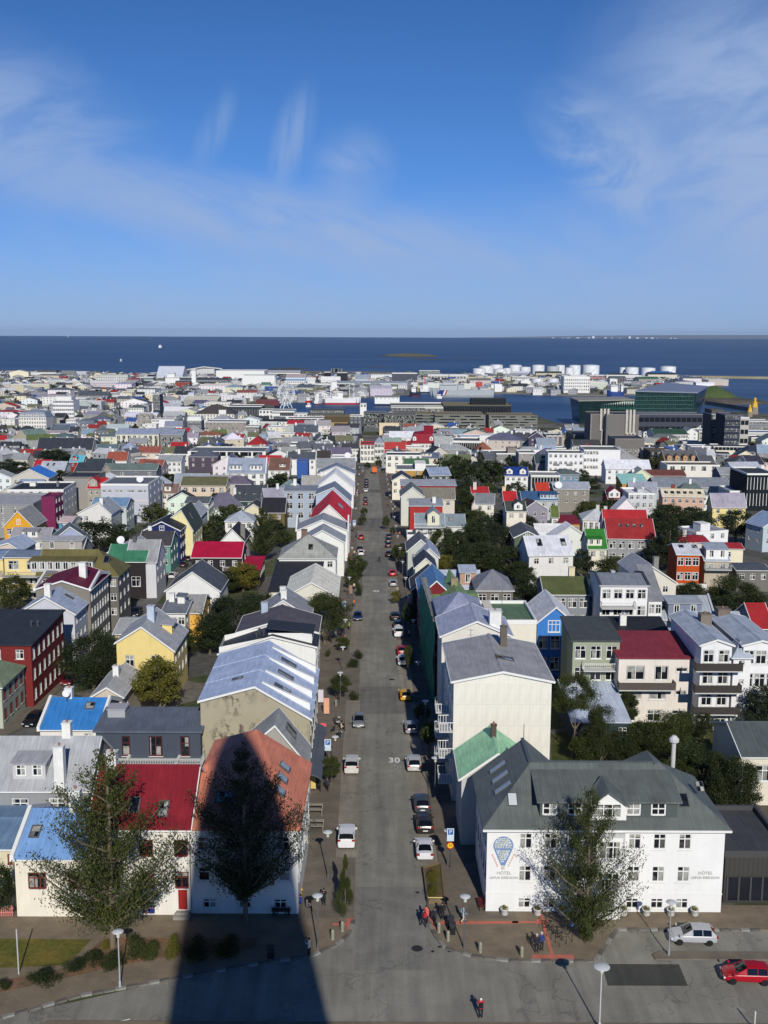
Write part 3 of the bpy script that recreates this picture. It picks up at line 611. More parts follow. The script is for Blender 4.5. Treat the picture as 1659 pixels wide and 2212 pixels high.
 # ---------------------------------------------------------------- people (one continuous skinned body each)
SKINC=mat((205,150,125),.6,.05,8)
POSE={}
def figure(pose):
 """returns vertices/edges/radii; x right, y forward"""
 J=dict(pel=(0,0,.95,.15),wai=(0,0,1.10,.135),che=(0,.01,1.32,.165),nk=(0,.0,1.50,.065),hd=(0,.02,1.60,.095),top=(0,.01,1.72,.085))
 for s,n in((-1,'l'),(1,'r')):
  J.update({n+'hp':(s*.10,0,.90,.115),n+'kn':(s*.11,.02,.50,.075),n+'an':(s*.11,0,.09,.05),n+'to':(s*.12,.15,.05,.045),
  n+'sh':(s*.19,0,1.42,.075),n+'el':(s*.25,-.02,1.14,.055),n+'wr':(s*.25,.06,.90,.04),n+'ha':(s*.25,.09,.82,.042)})
 if pose=='walk':J.update(lkn=(-.1,.16,.52,.075),lan=(-.1,.26,.12,.05),lto=(-.1,.42,.08,.045),rkn=(.1,.02,.50,.075),ran=(.1,-.30,.16,.05),rto=(.1,-.20,.06,.045),lel=(-.26,-.14,1.16,.055),lwr=(-.25,-.12,.92,.04),lha=(-.25,-.08,.85,.042),rel=(.26,.08,1.16,.055),rwr=(.22,.28,1.,.04),rha=(.21,.34,.96,.042))
 if pose=='phone':J.update(rel=(.28,.14,1.26,.055),rwr=(.12,.32,1.46,.04),rha=(.08,.36,1.54,.042),lel=(-.28,.14,1.26,.055),lwr=(-.08,.32,1.44,.04),lha=(-.04,.36,1.52,.042))
 if pose=='sit':
  J.update(pel=(0,0,.50,.15),wai=(0,-.02,.65,.14),che=(0,.0,.88,.165),nk=(0,.03,1.06,.065),hd=(0,.06,1.16,.095),top=(0,.05,1.28,.085))
  for s,n in((-1,'l'),(1,'r')):J.update({n+'hp':(s*.10,.03,.48,.115),n+'kn':(s*.13,.44,.50,.075),n+'an':(s*.13,.46,.09,.05),n+'to':(s*.13,.60,.05,.045),n+'sh':(s*.19,0,.97,.075),n+'el':(s*.25,.08,.70,.055),n+'wr':(s*.15,.30,.62,.04),n+'ha':(s*.11,.37,.63,.042)})
 E=[('pel','wai'),('wai','che'),('che','nk'),('nk','hd'),('hd','top')]
 for n in 'lr':E+=[('pel',n+'hp'),(n+'hp',n+'kn'),(n+'kn',n+'an'),(n+'an',n+'to'),('che',n+'sh'),(n+'sh',n+'el'),(n+'el',n+'wr'),(n+'wr',n+'ha')]
 return J,E
def person_mesh(pose):
 if pose in POSE:return POSE[pose]
 J,E=figure(pose);K=list(J);me=bpy.data.meshes.new('body');me.from_pydata([J[k][:3]for k in K],[(K.index(a),K.index(b))for a,b in E],[]);o=bpy.data.objects.new('b',me);COL.objects.link(o)
 md=o.modifiers.new('s','SKIN');sv=me.skin_vertices[0].data
 for i,k in enumerate(K):sv[i].radius=(J[k][3],)*2 if k not in('che','wai')else(J[k][3]*1.15,J[k][3]*.75);sv[i].use_root=(k=='pel')
 m2=o.modifiers.new('u','SUBSURF');m2.levels=m2.render_levels=1
 r=bpy.data.meshes.new_from_object(o.evaluated_get(bpy.context.evaluated_depsgraph_get()));bpy.data.objects.remove(o)
 r.polygons.foreach_set('use_smooth',[True]*len(r.polygons));POSE[pose]=(r,J);return POSE[pose]
def person(label,x,y,z,rz,pose='stand',top=(40,42,50),legs=(30,32,40),hair=(60,45,35),bag=None,hat=None,sc=1.,group=None):
 src,J=person_mesh(pose);me=src.copy();me.name='body';me.materials.clear()
 for m in(mat(tuple(top),.85),mat(tuple(legs),.85),SKINC,mat((40,36,34),.7)):me.materials.append(m)
 hipz,nz=J['pel'][2],J['nk'][2];hands=[Vector(J[k][:3])for k in('lha','rha')];feet=[Vector(J[k][:3])for k in('lto','rto','lan','ran')]
 kn=[Vector(J[k][:3])for k in('lkn','rkn')]
 for p in me.polygons:
  c=p.center;i=0
  if c.z>nz+.02:i=2
  elif min((c-h).length for h in hands)<.075:i=2
  elif min((c-h).length for h in feet)<.10:i=3
  elif(pose!='sit' and c.z<hipz-.06)or(pose=='sit' and(c.z<.58 and(c.y>.08 or c.z<.42))):i=1
  p.material_index=i
 t=thing('person',label,'person',(x,y,z),rz,group);t.scale=(sc,)*3;put(me,'body',t)
 hx,hy,hz=J['hd'][:3];tz=J['top'][2]
 hm=mat(tuple(hat or hair),.9);g=MB();n=10;
 g.lathe([(.075,hz-.02),(.108,hz+.04),(.112,hz+.1),(.085,tz+.03),(.03,tz+.065)],n,0,(hx,hy-.022));g.build('hat' if hat else 'hair',hm,t,True)
 f=MB();f.box(hx-.012,hy+.085,hz-.02,hx+.012,hy+.115,hz+.03);f.build('nose',SKINC,t)
 for s in(-1,1):MB().box(hx+s*.035-.012,hy+.083,hz+.035,hx+s*.035+.012,hy+.098,hz+.05).build('eye',DARK,t)
 if bag:
  cz=J['che'][2];MB().box(-.15,-.30,cz-.24,.15,-.13,cz+.13).box(-.11,-.335,cz-.2,.11,-.30,cz-.02).build('backpack',mat(tuple(bag),.8),t)
 if pose=='phone':MB().box(-.04,.38,J['rha'][2]-.02,.08,.392,J['rha'][2]+.06).build('phone',DARK,t)
 return t
 # ---------------------------------------------------------------- street furniture
LAMPM={}
def lamp(label,x,y,z=None,h=4.9,col=(95,97,98),r=.46,name='street_lamp',group='disc topped street lamps'):
 z=gz(y)+.1 if z is None else z;t=thing(name,label,'street lamp',(x,y,z),0,group);m=mat(tuple(col),.5,.05,1)
 k=(h,col,r)
 if k not in LAMPM:
  LAMPM[k]=(MB().lathe([(.11,-.2),(.11,.5),(.06,.55),(.05,h-.5)],10).mesh('pole',m),MB().lathe([(.05,h-.5),(.14,h-.48),(.15,h-.18),(.09,h-.1)],12).mesh('lantern',mat((205,205,190),.4)),
  MB().lathe([(.09,h-.1),(r*.9,h-.03),(r,h),(r*.98,h+.03),(r*.6,h+.1),(.1,h+.14),(.02,h+.15)],24).mesh('lamp_shade',mat((205,208,208),.45)))
 for me,n in zip(LAMPM[k],('pole','lantern','lamp_shade')):put(me,n,t)
 return t
def bollard(label,x,y,group='low stone bollards'):
 t=MB().prism([(.16*math.cos(i*math.pi/3),.16*math.sin(i*math.pi/3))for i in range(6)],-.1,.82).lathe([(.16,.82),(.08,.98)],6).build('bollard',mat((150,148,130),.9,.2,4,'plaster'),None,loc=(x,y,gz(y)+.12));return tag(t,label,'bollard',group)
def bench(label,x,y,rz,col=(110,40,36)):
 t=thing('bench',label,'bench',(x,y,gz(y)+.13),rz);m=mat(tuple(col),.7,.15,3);d=mat((28,28,30),.5)
 for i in range(4):MB().box(-.85,-.02+.12*i,.43,.85,.08+.12*i,.47).build('seat_slat',m,t)
 for i in range(3):MB().box(-.85,.46+.03*i,.56+.13*i,.85,.50+.03*i,.66+.13*i).build('back_slat',m,t)
 for s in(-.75,.75):MB().box(s-.03,-.02,0,s+.03,.04,.43).box(s-.03,.40,0,s+.03,.46,.9).box(s-.03,.04,.38,s+.03,.40,.43).build('leg',d,t)
 return t
def bin_(label,x,y,col=(28,30,32)):
 t=thing('litter_bin',label,'litter bin',(x,y,gz(y)+.13));MB().box(-.26,-.26,.03,.26,.26,.95).build('bin_body',mat(tuple(col),.5),t);MB().box(-.31,-.31,.951,.31,.31,1.04).box(-.16,-.275,.7,.16,-.262,.86).build('lid',mat((60,62,64),.5),t);return t
def pot(label,x,y,z,s=.4,group='white flower pots along the hotel front'):
 t=thing('flower_pot',label,'flower pot',(x,y,z),0,group);MB().lathe([(s*.62,0),(s*.86,s*.25),(s*.9,s*1.35),(s,s*1.4),(s,s*1.55),(s*.8,s*1.56),(s*.75,s*1.3),(.02,s*1.3)],16).build('pot',mat((222,220,212),.7),t,True)
 rng=np.random.default_rng(int(abs(x*100)));d=rng.normal(size=(110,3));d/=np.linalg.norm(d,axis=1)[:,None];V=leaves(d*np.array([s*.8,s*.8,s*.5])*rng.random((110,1))**.4+np.array([0,0,s*1.75]),d,.07,rng);put(leaf_mesh(V,LEAF['y']),'plant',t);return t
def parking_sign(label,x,y,h=2.9,w=.75,hh=1.35,s30=False):
 t=thing('parking_sign',label,'sign',(x,y,gz(y)+.13),.03);MB().tube([(0,.06,-.1),(0,.06,h+hh)],.045,8).build('post',mat((60,62,62),.5),t)
 o=MB().box(-w/2,-.03,h,w/2,.02,h+hh).build('sign_board',mat((205,222,232),.5),t);MB().box(-w*.36,-.045,h+hh*.52,w*.36,-.031,h+hh*.94).build('blue_field',mat((20,90,170),.5),o)
 me=text_mesh('P',hh*.42,mat((240,240,240),.5),.006);put(me,'lettering',o,(0,-.055,h+hh*.73),(math.pi/2,0,0))
 if s30:
  q=MB();q.lathe([(.36,-.02),(.36,.02)],28);b=q.build('speed_disc',mat((205,40,30),.5),t,False,(0,-.02,h-.45),(math.pi/2,0,0));c=MB().lathe([(.28,.021),(.28,.03)],28).build('disc_field',mat((245,200,40),.5),b)
  put(text_mesh('30',.34,DARK,.004),'lettering',b,(0,0,.036),(0,0,0))
 return t
def planter_tree(*a):pass
def hydrant(label,x,y):
 t=thing('fire_hydrant',label,'hydrant',(x,y,gz(y)+.13));MB().lathe([(.17,0),(.17,.1),(.12,.12),(.12,.62),(.17,.64),(.17,.7)],12).tube([(-.24,0,.48),(.24,0,.48)],.07,8).build('hydrant_body',mat((235,190,40),.5),t);MB().lathe([(.16,.701),(.13,.82),(.05,.9),(.02,.91)],12).build('cap',mat((190,40,30),.5),t);return t
def strip(name,L,R,m,dz=.02,thick=0.,ys=None,kind=True):
 """sheet between two lines x=L(y), x=R(y) lying on the sloping ground"""
 g=MB()
 for a,b in zip(ys[:-1],ys[1:]):
  q=[(L(a),a,gz(a)+dz),(R(a),a,gz(a)+dz),(R(b),b,gz(b)+dz),(L(b),b,gz(b)+dz)]
  g.face(q)
  if thick:
   for s in(0,1):p0,p1=(q[0],q[3])if s==0 else(q[2],q[1]);g.face([p1,(p1[0],p1[1],p1[2]-thick),(p0[0],p0[1],p0[2]-thick),p0])
 if thick:
  for y in(ys[0],ys[-1]):g.face([(L(y),y,gz(y)+dz),(L(y),y,gz(y)+dz-thick),(R(y),y,gz(y)+dz-thick),(R(y),y,gz(y)+dz)])
 o=g.build(name,m);
 if kind:o['kind']='structure'
 return o
def cells(y0,y1,step,extra=()):
 v=sorted({round(q,3)for q in[y0+(y1-y0)*i/max(1,int((y1-y0)/step))for i in range(int((y1-y0)/step)+1)]+[y1]+[b for b in(100,560,900)if y0<b<y1]+list(extra)});return v
def sheet(name,poly,m,dz=.03,thick=0.,kind='structure'):
 """flat-lying polygon (list of xy), draped by splitting at the slope breaks"""
 def clip(P,y,keep_up):
  out=[]
  for i in range(len(P)):
   a,b=P[i],P[(i+1)%len(P)];ia=(a[1]>=y)==keep_up or a[1]==y;ib=(b[1]>=y)==keep_up or b[1]==y
   if ia:out.append(a)
   if(a[1]-y)*(b[1]-y)<0:t=(y-a[1])/(b[1]-a[1]);out.append((a[0]+(b[0]-a[0])*t,y))
  return out
 g=MB();rest=list(poly)
 for br in(100,560,900):
  if min(p[1]for p in rest)<br<max(p[1]for p in rest):
   lo=clip(rest,br,False);rest=clip(rest,br,True)
   if len(lo)>2:g.face([(p[0],p[1],gz(p[1])+dz)for p in lo])
 g.face([(p[0],p[1],gz(p[1])+dz)for p in rest])
 if thick:
  n=len(poly)
  for i in range(n):
   a,b=poly[i],poly[(i+1)%n];g.face([(a[0],a[1],gz(a[1])+dz),(a[0],a[1],gz(a[1])+dz-thick),(b[0],b[1],gz(b[1])+dz-thick),(b[0],b[1],gz(b[1])+dz)])
 o=g.build(name,m)
 if kind:o['kind']=kind
 return o

 # ---- wording that places a thing by the nearest building with a telling name
def shortn(l):
 n=l.split(',')[0]
 for k in(' behind ',' beside ',' of the ',' at ',' between ',' in front ',' wedged ',' right ',' left ',' near ',' below ',' above ',' under ',' by the ',' on the ',' seen ',' among ',' before ',' ending ',' wrapped ',' fragment ',' attached '):n=n.split(k)[0]
 w=n.split(' with ')
 if len(w)>1:n=w[0]+' with '+w[1].split(' and ')[0]if len(w[0].split())<3 else w[0]
 return n if 3<=len(n.split())<=6 else None
def landmarks(rows):
 q=[]
 for r in rows:
  c,s=math.cos(r[3]),math.sin(r[3]);q.append((r[1]+c*r[4]/2-s*r[5]/2,r[2]+s*r[4]/2+c*r[5]/2,shortn(r[0])))
 names=[a[2]for a in q];return[a for a in q if a[2]and names.count(a[2])==1]
def where(x,y):
 b=min(LM,key=lambda q:(q[0]-x)**2+(q[1]-y)**2);dx,dy=x-b[0],y-b[1]
 return('behind' if dy>abs(dx)else 'before' if-dy>abs(dx)else 'right of' if dx>0 else 'left of')+' the '+b[2]

Aq,Bq,Cq,Dq,Eq,Fq,Gq,Hq,Iq,Jq,Kq,Lq,Mq,Nq,Oq,Pq,Qq,Rq=(238,238,232),(84,88,96),(240,240,238),(118,108,84),(232,232,228),(150,150,150),(232,232,230),(112,112,112),(170,170,172),(205,205,205),(150,165,170),(160,168,180),(58,52,48),(70,70,72),(60,62,64),(90,92,96),(60,60,66),(34,38,42)

# ---- every building: label, x, y, z, turn, width, depth, wall height, roof kind, roof rise, colours, windows, fittings
BUILDINGS=[
('white house with a sky blue roof, behind the tallest tree at the left corner',-33.37,92.1,0,6.83,10.5,5.86,'gx',2.2,(238,230,210),(120,160,208),[('f',2,2,{'a':.02,'b':1.1,'w':1.6,'h':1.5,'t':4.4,'dz':2.75,'st':'V'}),('l',1,2)],[('sky','f',.17,.5,.8,1.3),('ch',.62,.5,1.,1.9),('par',Aq)],{'fc':(120,40,40)}),
('white house with a dark red roof and red door, between sky blue and salmon roofs',-26.57,92.47,0,9.02,10.5,8.64,'gx',3.7,(236,232,220),(126,34,44),[('f',2,3,{'a':.04,'b':1.09,'w':1.2,'h':1.55,'t':7.45,'dz':3.1,'st':'x'}),('f',1,1,{'a':.86,'b':.98,'w':1.05,'h':2.1,'t':2.75,'doorc':(150,32,28)}),('f',1,1,{'a':.5,'b':.64,'w':1.15,'h':.95,'t':1.3,'st':'x'})],[('sky','f',.72,.27,.8,1.5),('sky','f',.42,.33,.8,1.5),('ch',.1,.5,1.,1.2)],{'fc':(120,40,40)}),
('white corner building with a salmon coloured roof under the tower shadow',-17.52,92.74,0,9.79,15.03,8.63,'custom',3,(236,234,226),(208,130,104),[('f',2,4,{'w':1.,'h':1.3,'t':7.63,'dz':2.95,'st':'h'}),('f',1,3,{'w':1.1,'h':.9,'t':1.6}),('r',2,7,{'w':1.1,'h':1.5,'t':7.73,'dz':3.1})],[('sky','f',.28,.42,1.5,1.3)],{'near':True,'faces':[[(-0.,-.3,8.53),(10.14,-.3,8.53),(4.37,7.91,11.23),(0.,7.91,11.23)],[(10.14,-.3,8.53),(10.14,15.03,8.53),(4.37,15.03,12.25),(4.37,7.91,11.23)],[(0.,7.91,11.23),(4.37,7.91,11.23),(4.37,15.03,12.25)],[(0.,7.91,11.23),(4.37,15.03,12.25),(0,15.03,11.04)]],'walls':[[(9.79,15.03,8.63),(0,15.03,8.63),(0,15.03,11.04),(4.37,15.03,12.25)],[(0,15.03,8.63),(0,0,8.63),(0,7.91,11.23),(0,15.03,11.04)]],'quads':[[(7.24,11.,10.4),(8.24,10.67,9.76),(8.14,9.22,9.82),(7.14,9.67,10.47)],[(7.27,8.3,10.38),(8.23,7.9,9.76),(8.17,6.51,9.8),(7.17,6.96,10.44)],[(7.32,5.5,10.35),(8.27,5.,9.74),(8.19,3.66,9.79),(7.2,4.14,10.42)]]}),
('grey pitched roof house wedged between the salmon roof and the bare concrete gable',-14.92,111.38,.015,6.64,5.2,7.5,'asy',4.23,(170,165,155),(150,152,148),[('r',2,3)],[('sky','r',.45,.55,.7,1.5),('sky','r',.7,.55,.7,1.5)],{'asy':(3.31,1.38,4.23)}),
('large street house with a stained bare concrete gable and light blue metal roof',-21.21,120.84,.015,12.69,18.44,9.39,'asy',3.85,(172,164,140),(168,182,206),[('r',3,6,{'w':1.2,'h':1.5})],[('sky','r',.22,.55,1.1,2.1),('sky','r',.5,.55,1.1,2.1),('sky','r',.78,.55,1.1,2.1),('rib','r',.12),('rib','r',.36),('rib','r',.64),('rib','r',.9),('sky','l',.75,.6,.7,1.2)],{'wk':'stained','seam':5.2,'asy':(6.34,2.15,3.85)}),
('black roofed house with rows of vent pipes behind the light blue metal roof',-24.4,156.04,.015,14.32,6.38,8.99,'asy',1.63,Aq,(50,54,62),[('r',3,4)],[('vent',.4,.5),('vent',.45,.3),('vent',.52,.62),('vent',.38,.25),('dor','r',.5,.6,4.5,1.6,3,'s',Aq)],{'asy':(7.85,-1.03,1.63)}),
('dark brown gabled house with white verge boards, left of the street beside the round tree',-23.24,167.97,.015,12.66,10,8.34,'gy',1.87,Aq,(88,84,88),[('r',2,3)],[('ch',.28,.85,1.1,1.6,(170,185,200))]),
('grey gabled house with a tall white parapet by the left pavement',-21.99,183.24,.015,9.19,9,7.44,'gy',2.94,Aq,(140,142,146),[('r',2,3)],[('ch',.5,.2,1.,1.2),('ch',.46,.5,1.,1.4)]),
('cream grey roofed building with stepped roofs above the round street tree',-18.42,199.81,.015,9.56,16.5,7.79,'gy',2.59,(225,222,205),(218,215,198),[('r',2,5)]),
('low white building with a black sloping roof, left of the olive grey hip roof',-23.23,215.39,.015,9.96,30.26,5.5,'sb',2.2,(232,226,208),(50,52,56),[('f',1,2)],[('ch',.3,.8,.8,.7)]),
('white corner house with an olive grey hipped roof and a brick chimney, left pavement',-23.3,237.02,.015,12.56,11.94,8.8,'hip',4,Eq,(158,160,152),[('r',3,3),('f',2,1,{'a':.82,'b':.98})],[('sky','f',.55,.45,.9,1.6),('ch',.42,.55,1.3,1.4,(120,100,90)),('sky','r',.5,.5,.8,1.4)]),
('grey house with a pale grey roof, white framed dormer and tall white chimney, far left',-41.83,106.53,.01,11.24,10.5,6.3,'gx',3.63,(150,152,152),(168,170,172),[('f',2,3,{'a':-.15,'b':.89,'w':1.7,'h':1.6,'t':5.3}),('r',2,3)],[('dor','f',.44,.9,3.4,1.75,2,'s',(200,200,198)),('ch',.74,.04,1.,4.1),('ch',.69,.52,.9,1.6)]),
('white house with a bright blue roof and a satellite dish beside the side street',-42.94,129.85,0,7.4,10.5,5,'gx',2.15,(236,232,222),(56,124,190),[('f',1,2,{'a':.25,'w':.9,'h':.8,'t':4.4}),('r',1,2)],[('sky','f',.72,.72,1.1,1.1),('ch',.3,.52,.9,1.3),('dish',.3,.42,.5),('par',Aq)]),
('small beige corrugated cottage with a grey roof and white chimney behind the bright blue roof',-40.34,144.53,0,4.13,11,4.79,'gy',1.27,(208,196,176),(168,168,166),[('f',1,1,{'w':1.}),('r',1,2)],[('ch',.5,.5,.8,1.2)]),
('slate blue metal clad house with three dark red glazed doors on a roof terrace',-33.13,119.6,0,12.05,5.8,8.2,'sb',.7,(74,82,94),(96,104,116),[('f',1,1,{'a':.24,'b':.33,'w':1.1,'h':2.3,'t':7.6,'st':'h'}),('f',1,1,{'a':.5,'b':.64,'w':1.9,'h':2.3,'t':7.6,'st':'v'}),('f',1,1,{'a':.8,'b':.9,'w':1.3,'h':2.3,'t':7.6,'st':'h'})],[('box',.05,.55,.22,.9,.8,(170,172,175)),('bal','f',.5,5.,13.,3.,(190,192,190))],{'fc':(96,38,40)}),
('low flat roofed annex with a maroon roof terrace behind the dark red roof',-29.4,116.52,0,5.98,5,5.2,'flat',2.4,(200,198,190),(88,56,60)),
('cottage with weathered blue roof at the left picture edge beside the crossing',-40.5,97.54,0,5.04,10.5,4,'gx',.6,(225,214,180),(112,138,165),[('f',1,1,{'a':.88,'b':1.,'w':.9,'h':1.,'t':3.4,'c':(150,60,50)})]),
('long dark red brick house with a flat charcoal roof along the left side street',-61.92,154.4,0,10.12,16.52,9.6,'sb',.9,(124,46,44),(54,58,64),[('r',3,7,{'w':.95,'h':1.6,'dz':3.1}),('f',3,3)],[('vent',.75,.5),('vent',.85,.5)],{'trim':(170,170,166)}),
('pale green grey house with a moss green hipped roof, lower left by the side street',-59.23,144.29,0,6.46,9.39,6.2,'hip',2.6,(184,190,170),(124,138,112),[('r',2,4,{'w':1.,'h':1.5,'c':(120,60,60)}),('f',2,2)],[],{'fc':(200,196,190)}),
('pale grey gabled house with light blue grey roof and white chimney behind red brick house',-62.17,179.36,0,9.65,9.51,8.75,'gy',2.82,(204,208,214),(152,162,180),[('r',3,4),('f',1,1,{'w':1.1,'h':1.,'t':8.})],[('ch',.52,.12,1.,2.),('sky','r',.6,.5,.7,1.5)]),
('grey rendered apartment house with a maroon roof and one white chimney',-61.54,187.53,0,9.55,13.05,11.33,'gy',1.53,(132,126,116),(96,26,50),[('r',4,7,{'w':1.1,'h':1.6}),('f',1,1)],[('ch',.72,.45,1.2,2.6),('par',Aq)]),
('dark grey building with an olive brown hipped roof and long roof balcony',-66.2,202.93,0,15.43,9.51,11,'gxr',4,(112,110,104),(106,100,62),[('f',3,8),('r',3,3)],[('dor','f',.3,.5,12.,2.2,8,'s',(190,190,185)),('sky','f',.82,.6,1.,1.6)],{'trim':(150,152,154)}),
('pale yellow terrace building with stacked roof terraces at far left',-82.67,231.98,0,7.98,8,9.5,'gx',.6,(238,215,148),(118,130,148),[('f',3,2,{'w':2.2,'h':1.9,'dz':3.2})],[('bal','f',.5,5.6,9.,2.,Fq),('bal','f',.5,2.5,9.,2.6,Fq)]),
('pale yellow house fragment left of the stacked terraces',-92.24,232.87,0,8.99,10.5,9,'gx',.6,(238,215,150),(130,150,175),[('f',3,3)]),
('white house with pale blue grey cross gables above the yellow terraces',-95.18,253.05,0,9.01,11,7.5,'asy',1.89,(215,200,188),(166,178,196),[('f',1,3)],[],{'asy':(6.2,-.04,1.89)}),
('light grey house with a broad dormer and two big white windows',-81.01,251.13,0,9.62,10.5,7,'gx',3.21,(172,168,158),(172,174,176),[('f',2,4),('r',2,3)],[('dor','f',.52,1.,9.5,2.4,2,'s')]),
('black walled house with a teal green roof and a big white framed window',-60.76,233.83,0,8.31,10.5,8.4,'gx',2.78,(50,44,44),(64,124,94),[('f',1,1,{'a':.55,'b':.95,'w':2.,'h':2.2,'t':5.}),('r',2,3)],[('ch',.6,.52,.8,1.8,(90,92,95)),('dish',.2,.6,.9)]),
('grey roofed house with a white side gable behind the teal green roof',-56.73,234.49,0,6.52,10.5,8.2,'gx',3.95,(212,212,214),(152,153,154),[('r',2,3)]),
('mint green house with a charcoal roof and white chimney up the left side street',-60.91,265.45,0,7.79,10.5,7,'gx',2.64,(112,160,145),(72,70,72),[('r',2,3),('f',2,3)],[('ch',.2,.6,.9,1.4)]),
('navy blue house with a black roof and a round topped attic window',-61.74,275.47,0,9.15,11.36,9.38,'gy',2.24,(34,46,96),(42,44,52),[('f',1,1,{'w':1.2,'h':1.2,'t':10.6,'g':1}),('r',3,4)]),
('pale yellow house with a dark green roof beside the navy blue house',-56.21,283.35,0,5.58,15,8.5,'asy',5.17,(236,226,170),(60,70,62),[('r',2,4)],[('sky','r',.4,.5,.7,1.8)],{'asy':(2.68,3.24,5.17)}),
('pale yellow house with a grey roof and white bargeboards, centre left',-40.44,159.23,0,8.64,11.14,7.6,'asy',3.64,(236,213,140),(160,162,164),[('f',2,2,{'a':0.,'b':.9,'w':1.3,'h':1.9,'t':6.8,'dz':3.4}),('r',2,4)],[('ch',.5,.45,1.1,2.2,(190,200,215)),('dor','r',.6,1.2,3.,1.4,1,'s')],{'asy':(3.88,1.23,3.64)}),
('grey roofed wing attached left of the pale yellow house',-44.39,173.87,0,3.73,10.5,6.6,'gx',1.19,(230,215,160),(162,164,164),[('f',1,1)]),
('white dormered house with a slate roof right behind the pale yellow gable',-39.87,190.13,0,4.15,10.5,6.5,'gx',.83,Aq,(112,118,126),[('f',2,3),('r',2,3)],[('ch',.2,.5,1.,1.4),('dor','r',.5,.8,2.4,1.6,1,'s',Aq)]),
('amber yellow house with a grey roof beside the big dark tree',-36.8,194.73,0,3.19,10.5,5.6,'gx',2.08,(236,182,84),(150,150,148),[('r',1,2)]),
('white gabled cottage with a slate roof below the crimson roof',-46.27,225.32,0,11.39,12.34,3.59,'gy',4.04,Gq,(80,86,94),[('f',1,2,{'w':1.3,'h':1.5})]),
('black walled house with a crimson roof and a white balcony',-44.44,246.91,0,11.27,10.5,7.2,'gx',2.61,(46,43,46),(166,26,60),[('f',2,4),('r',2,2)],[('bal','f',.78,4.1,3.2,1.2,(230,230,226))]),
('small crimson roofed annex right of the crimson roofed house',-33.01,246.9,0,4.21,10.45,4.4,'sb',.8,(60,50,50),(172,30,62)),
('white gable of a black roofed house with a tall concrete chimney',-41.5,273.12,0,5.67,12,7.04,'gy',2.96,Aq,(48,48,54),[('f',1,2,{'w':1.3,'h':1.3})],[('ch',.92,.2,1.1,3.2,(130,128,120))]),
('white house with a light grey hipped roof left of the street trees',-46.44,313.08,0,8.34,9,6.8,'hip',2.4,Aq,(165,172,182),[('f',2,3)]),
('cream concrete apartment house with an olive flat pitched roof, centre left',-71.4,378.76,0,15.76,10.5,10.6,'gx',2.41,(224,203,178),(102,100,72),[('f',3,5,{'w':1.5,'h':1.6,'dz':3.1}),('r',3,3)]),
('pale green house in front of the cream apartment block',-61.93,334.42,0,7.25,10.5,9.5,'gx',1.28,(205,215,190),(95,100,102),[('r',3,5)]),
('long pale grey house with a light grey roof ending the left side street',-58.54,311.99,0,5.1,12.72,8.5,'gy',2.4,(214,214,208),(158,164,170),[('r',3,6)]),
('dark slate house with four skylights and a teal wall',-53.68,384.34,0,11.29,10.5,4.6,'gx',4.91,(44,74,70),(64,70,78),[('f',1,3,{'w':1.4,'h':1.6})],[('sky','f',.15,.45,.9,1.),('sky','f',.33,.45,.9,1.),('sky','f',.63,.45,.9,1.),('sky','f',.82,.45,.9,1.)]),
('khaki brown house with a black roof beside the pale blue apartment house',-38.42,336.43,0,7.24,10.5,6.5,'gx',3.78,(112,100,62),(44,44,50),[('f',1,2)]),
('dark roofed cottage with a cream gable left of the khaki brown house',-47.03,353.36,0,8.2,10,4.29,'gy',2.8,(228,222,190),(62,60,60),[('f',1,2)]),
('pale blue grey apartment house with four storeys and white windows near the red roof',-32.32,348.45,.015,10.53,10.5,12,'gx',1.06,(172,184,200),(120,128,140),[('f',4,3,{'w':1.7,'h':1.9,'dz':3.1})],[('ch',.3,.5,1.,2.)]),
('pale blue house with a wide plain gable and slate roof beside the street',-21.36,336.87,.015,10.79,14,9.99,'asy',4.39,(180,192,208),(120,130,144),[('r',3,5),('l',3,3)],[('bal','l',.2,6.,2.5,1.5,(60,60,62)),('bal','l',.2,3.,2.5,1.5,(60,60,62))],{'asy':(5.62,2.07,4.39)}),
('bright red roofed house on the left side of the main street',-20.62,296.58,.015,10.99,28.16,8.38,'gy',5.29,(232,226,220),(196,42,50),[('r',3,5)],[('sky','r',.5,.5,4.,2.)]),
('white street house with a grey roof and white parapet in front of the red roof',-23.1,283.55,.015,13.49,11,8.33,'gy',2.85,Aq,(140,144,150),[('r',3,4)],[('par',Aq)]),
('white fronted shop house with a plain white gable left of the street',-20.32,261.24,.015,10.52,9,8.67,'gy',2.91,Aq,(150,154,158),[('r',3,4)]),
('white house with slate dormers and a scissor lift parked in front',-66.5,455.8,0,16.4,10.5,8.4,'gx',5.6,Aq,(142,152,168),[('f',2,5,{'w':1.5,'h':1.8})],[('dor','f',.22,.8,5.,2.,3,'s'),('dor','f',.75,.8,5.,2.,3,'s'),('par',Aq)]),
('tall narrow windowless block painted royal blue behind the trees',-39.4,487,0,5,9,11,'flat',2.4,(62,96,166),(90,95,105),[],[],{'trim':(62,96,166)}),
('white street house with a slate roof, third beyond the red roof',-27.5,445.9,.015,15.4,13,8.8,'gy',3.3,Aq,(124,132,146),[('r',3,4)]),
('white street house with a whitewashed roof between two slate roofs',-25.08,399.18,.015,13.72,15,8.13,'gy',5.47,(234,234,232),(222,222,220),[('r',3,5)]),
('grey roofed street house in front of the blue wall with a satellite dish',-29.6,473.9,.015,16.7,10.5,9,'gx',3.6,(222,220,215),(140,143,146),[('r',3,4)],[('box',.3,.5,.75,.8,.6,(200,200,200))]),
('white street building with a blue painted gable wall and a white dish',-25.7,523.9,.015,10.6,12,10,'flat',2.4,(70,110,165),(190,190,190),[('r',3,4)],[('dish',.75,.02,1.6)]),
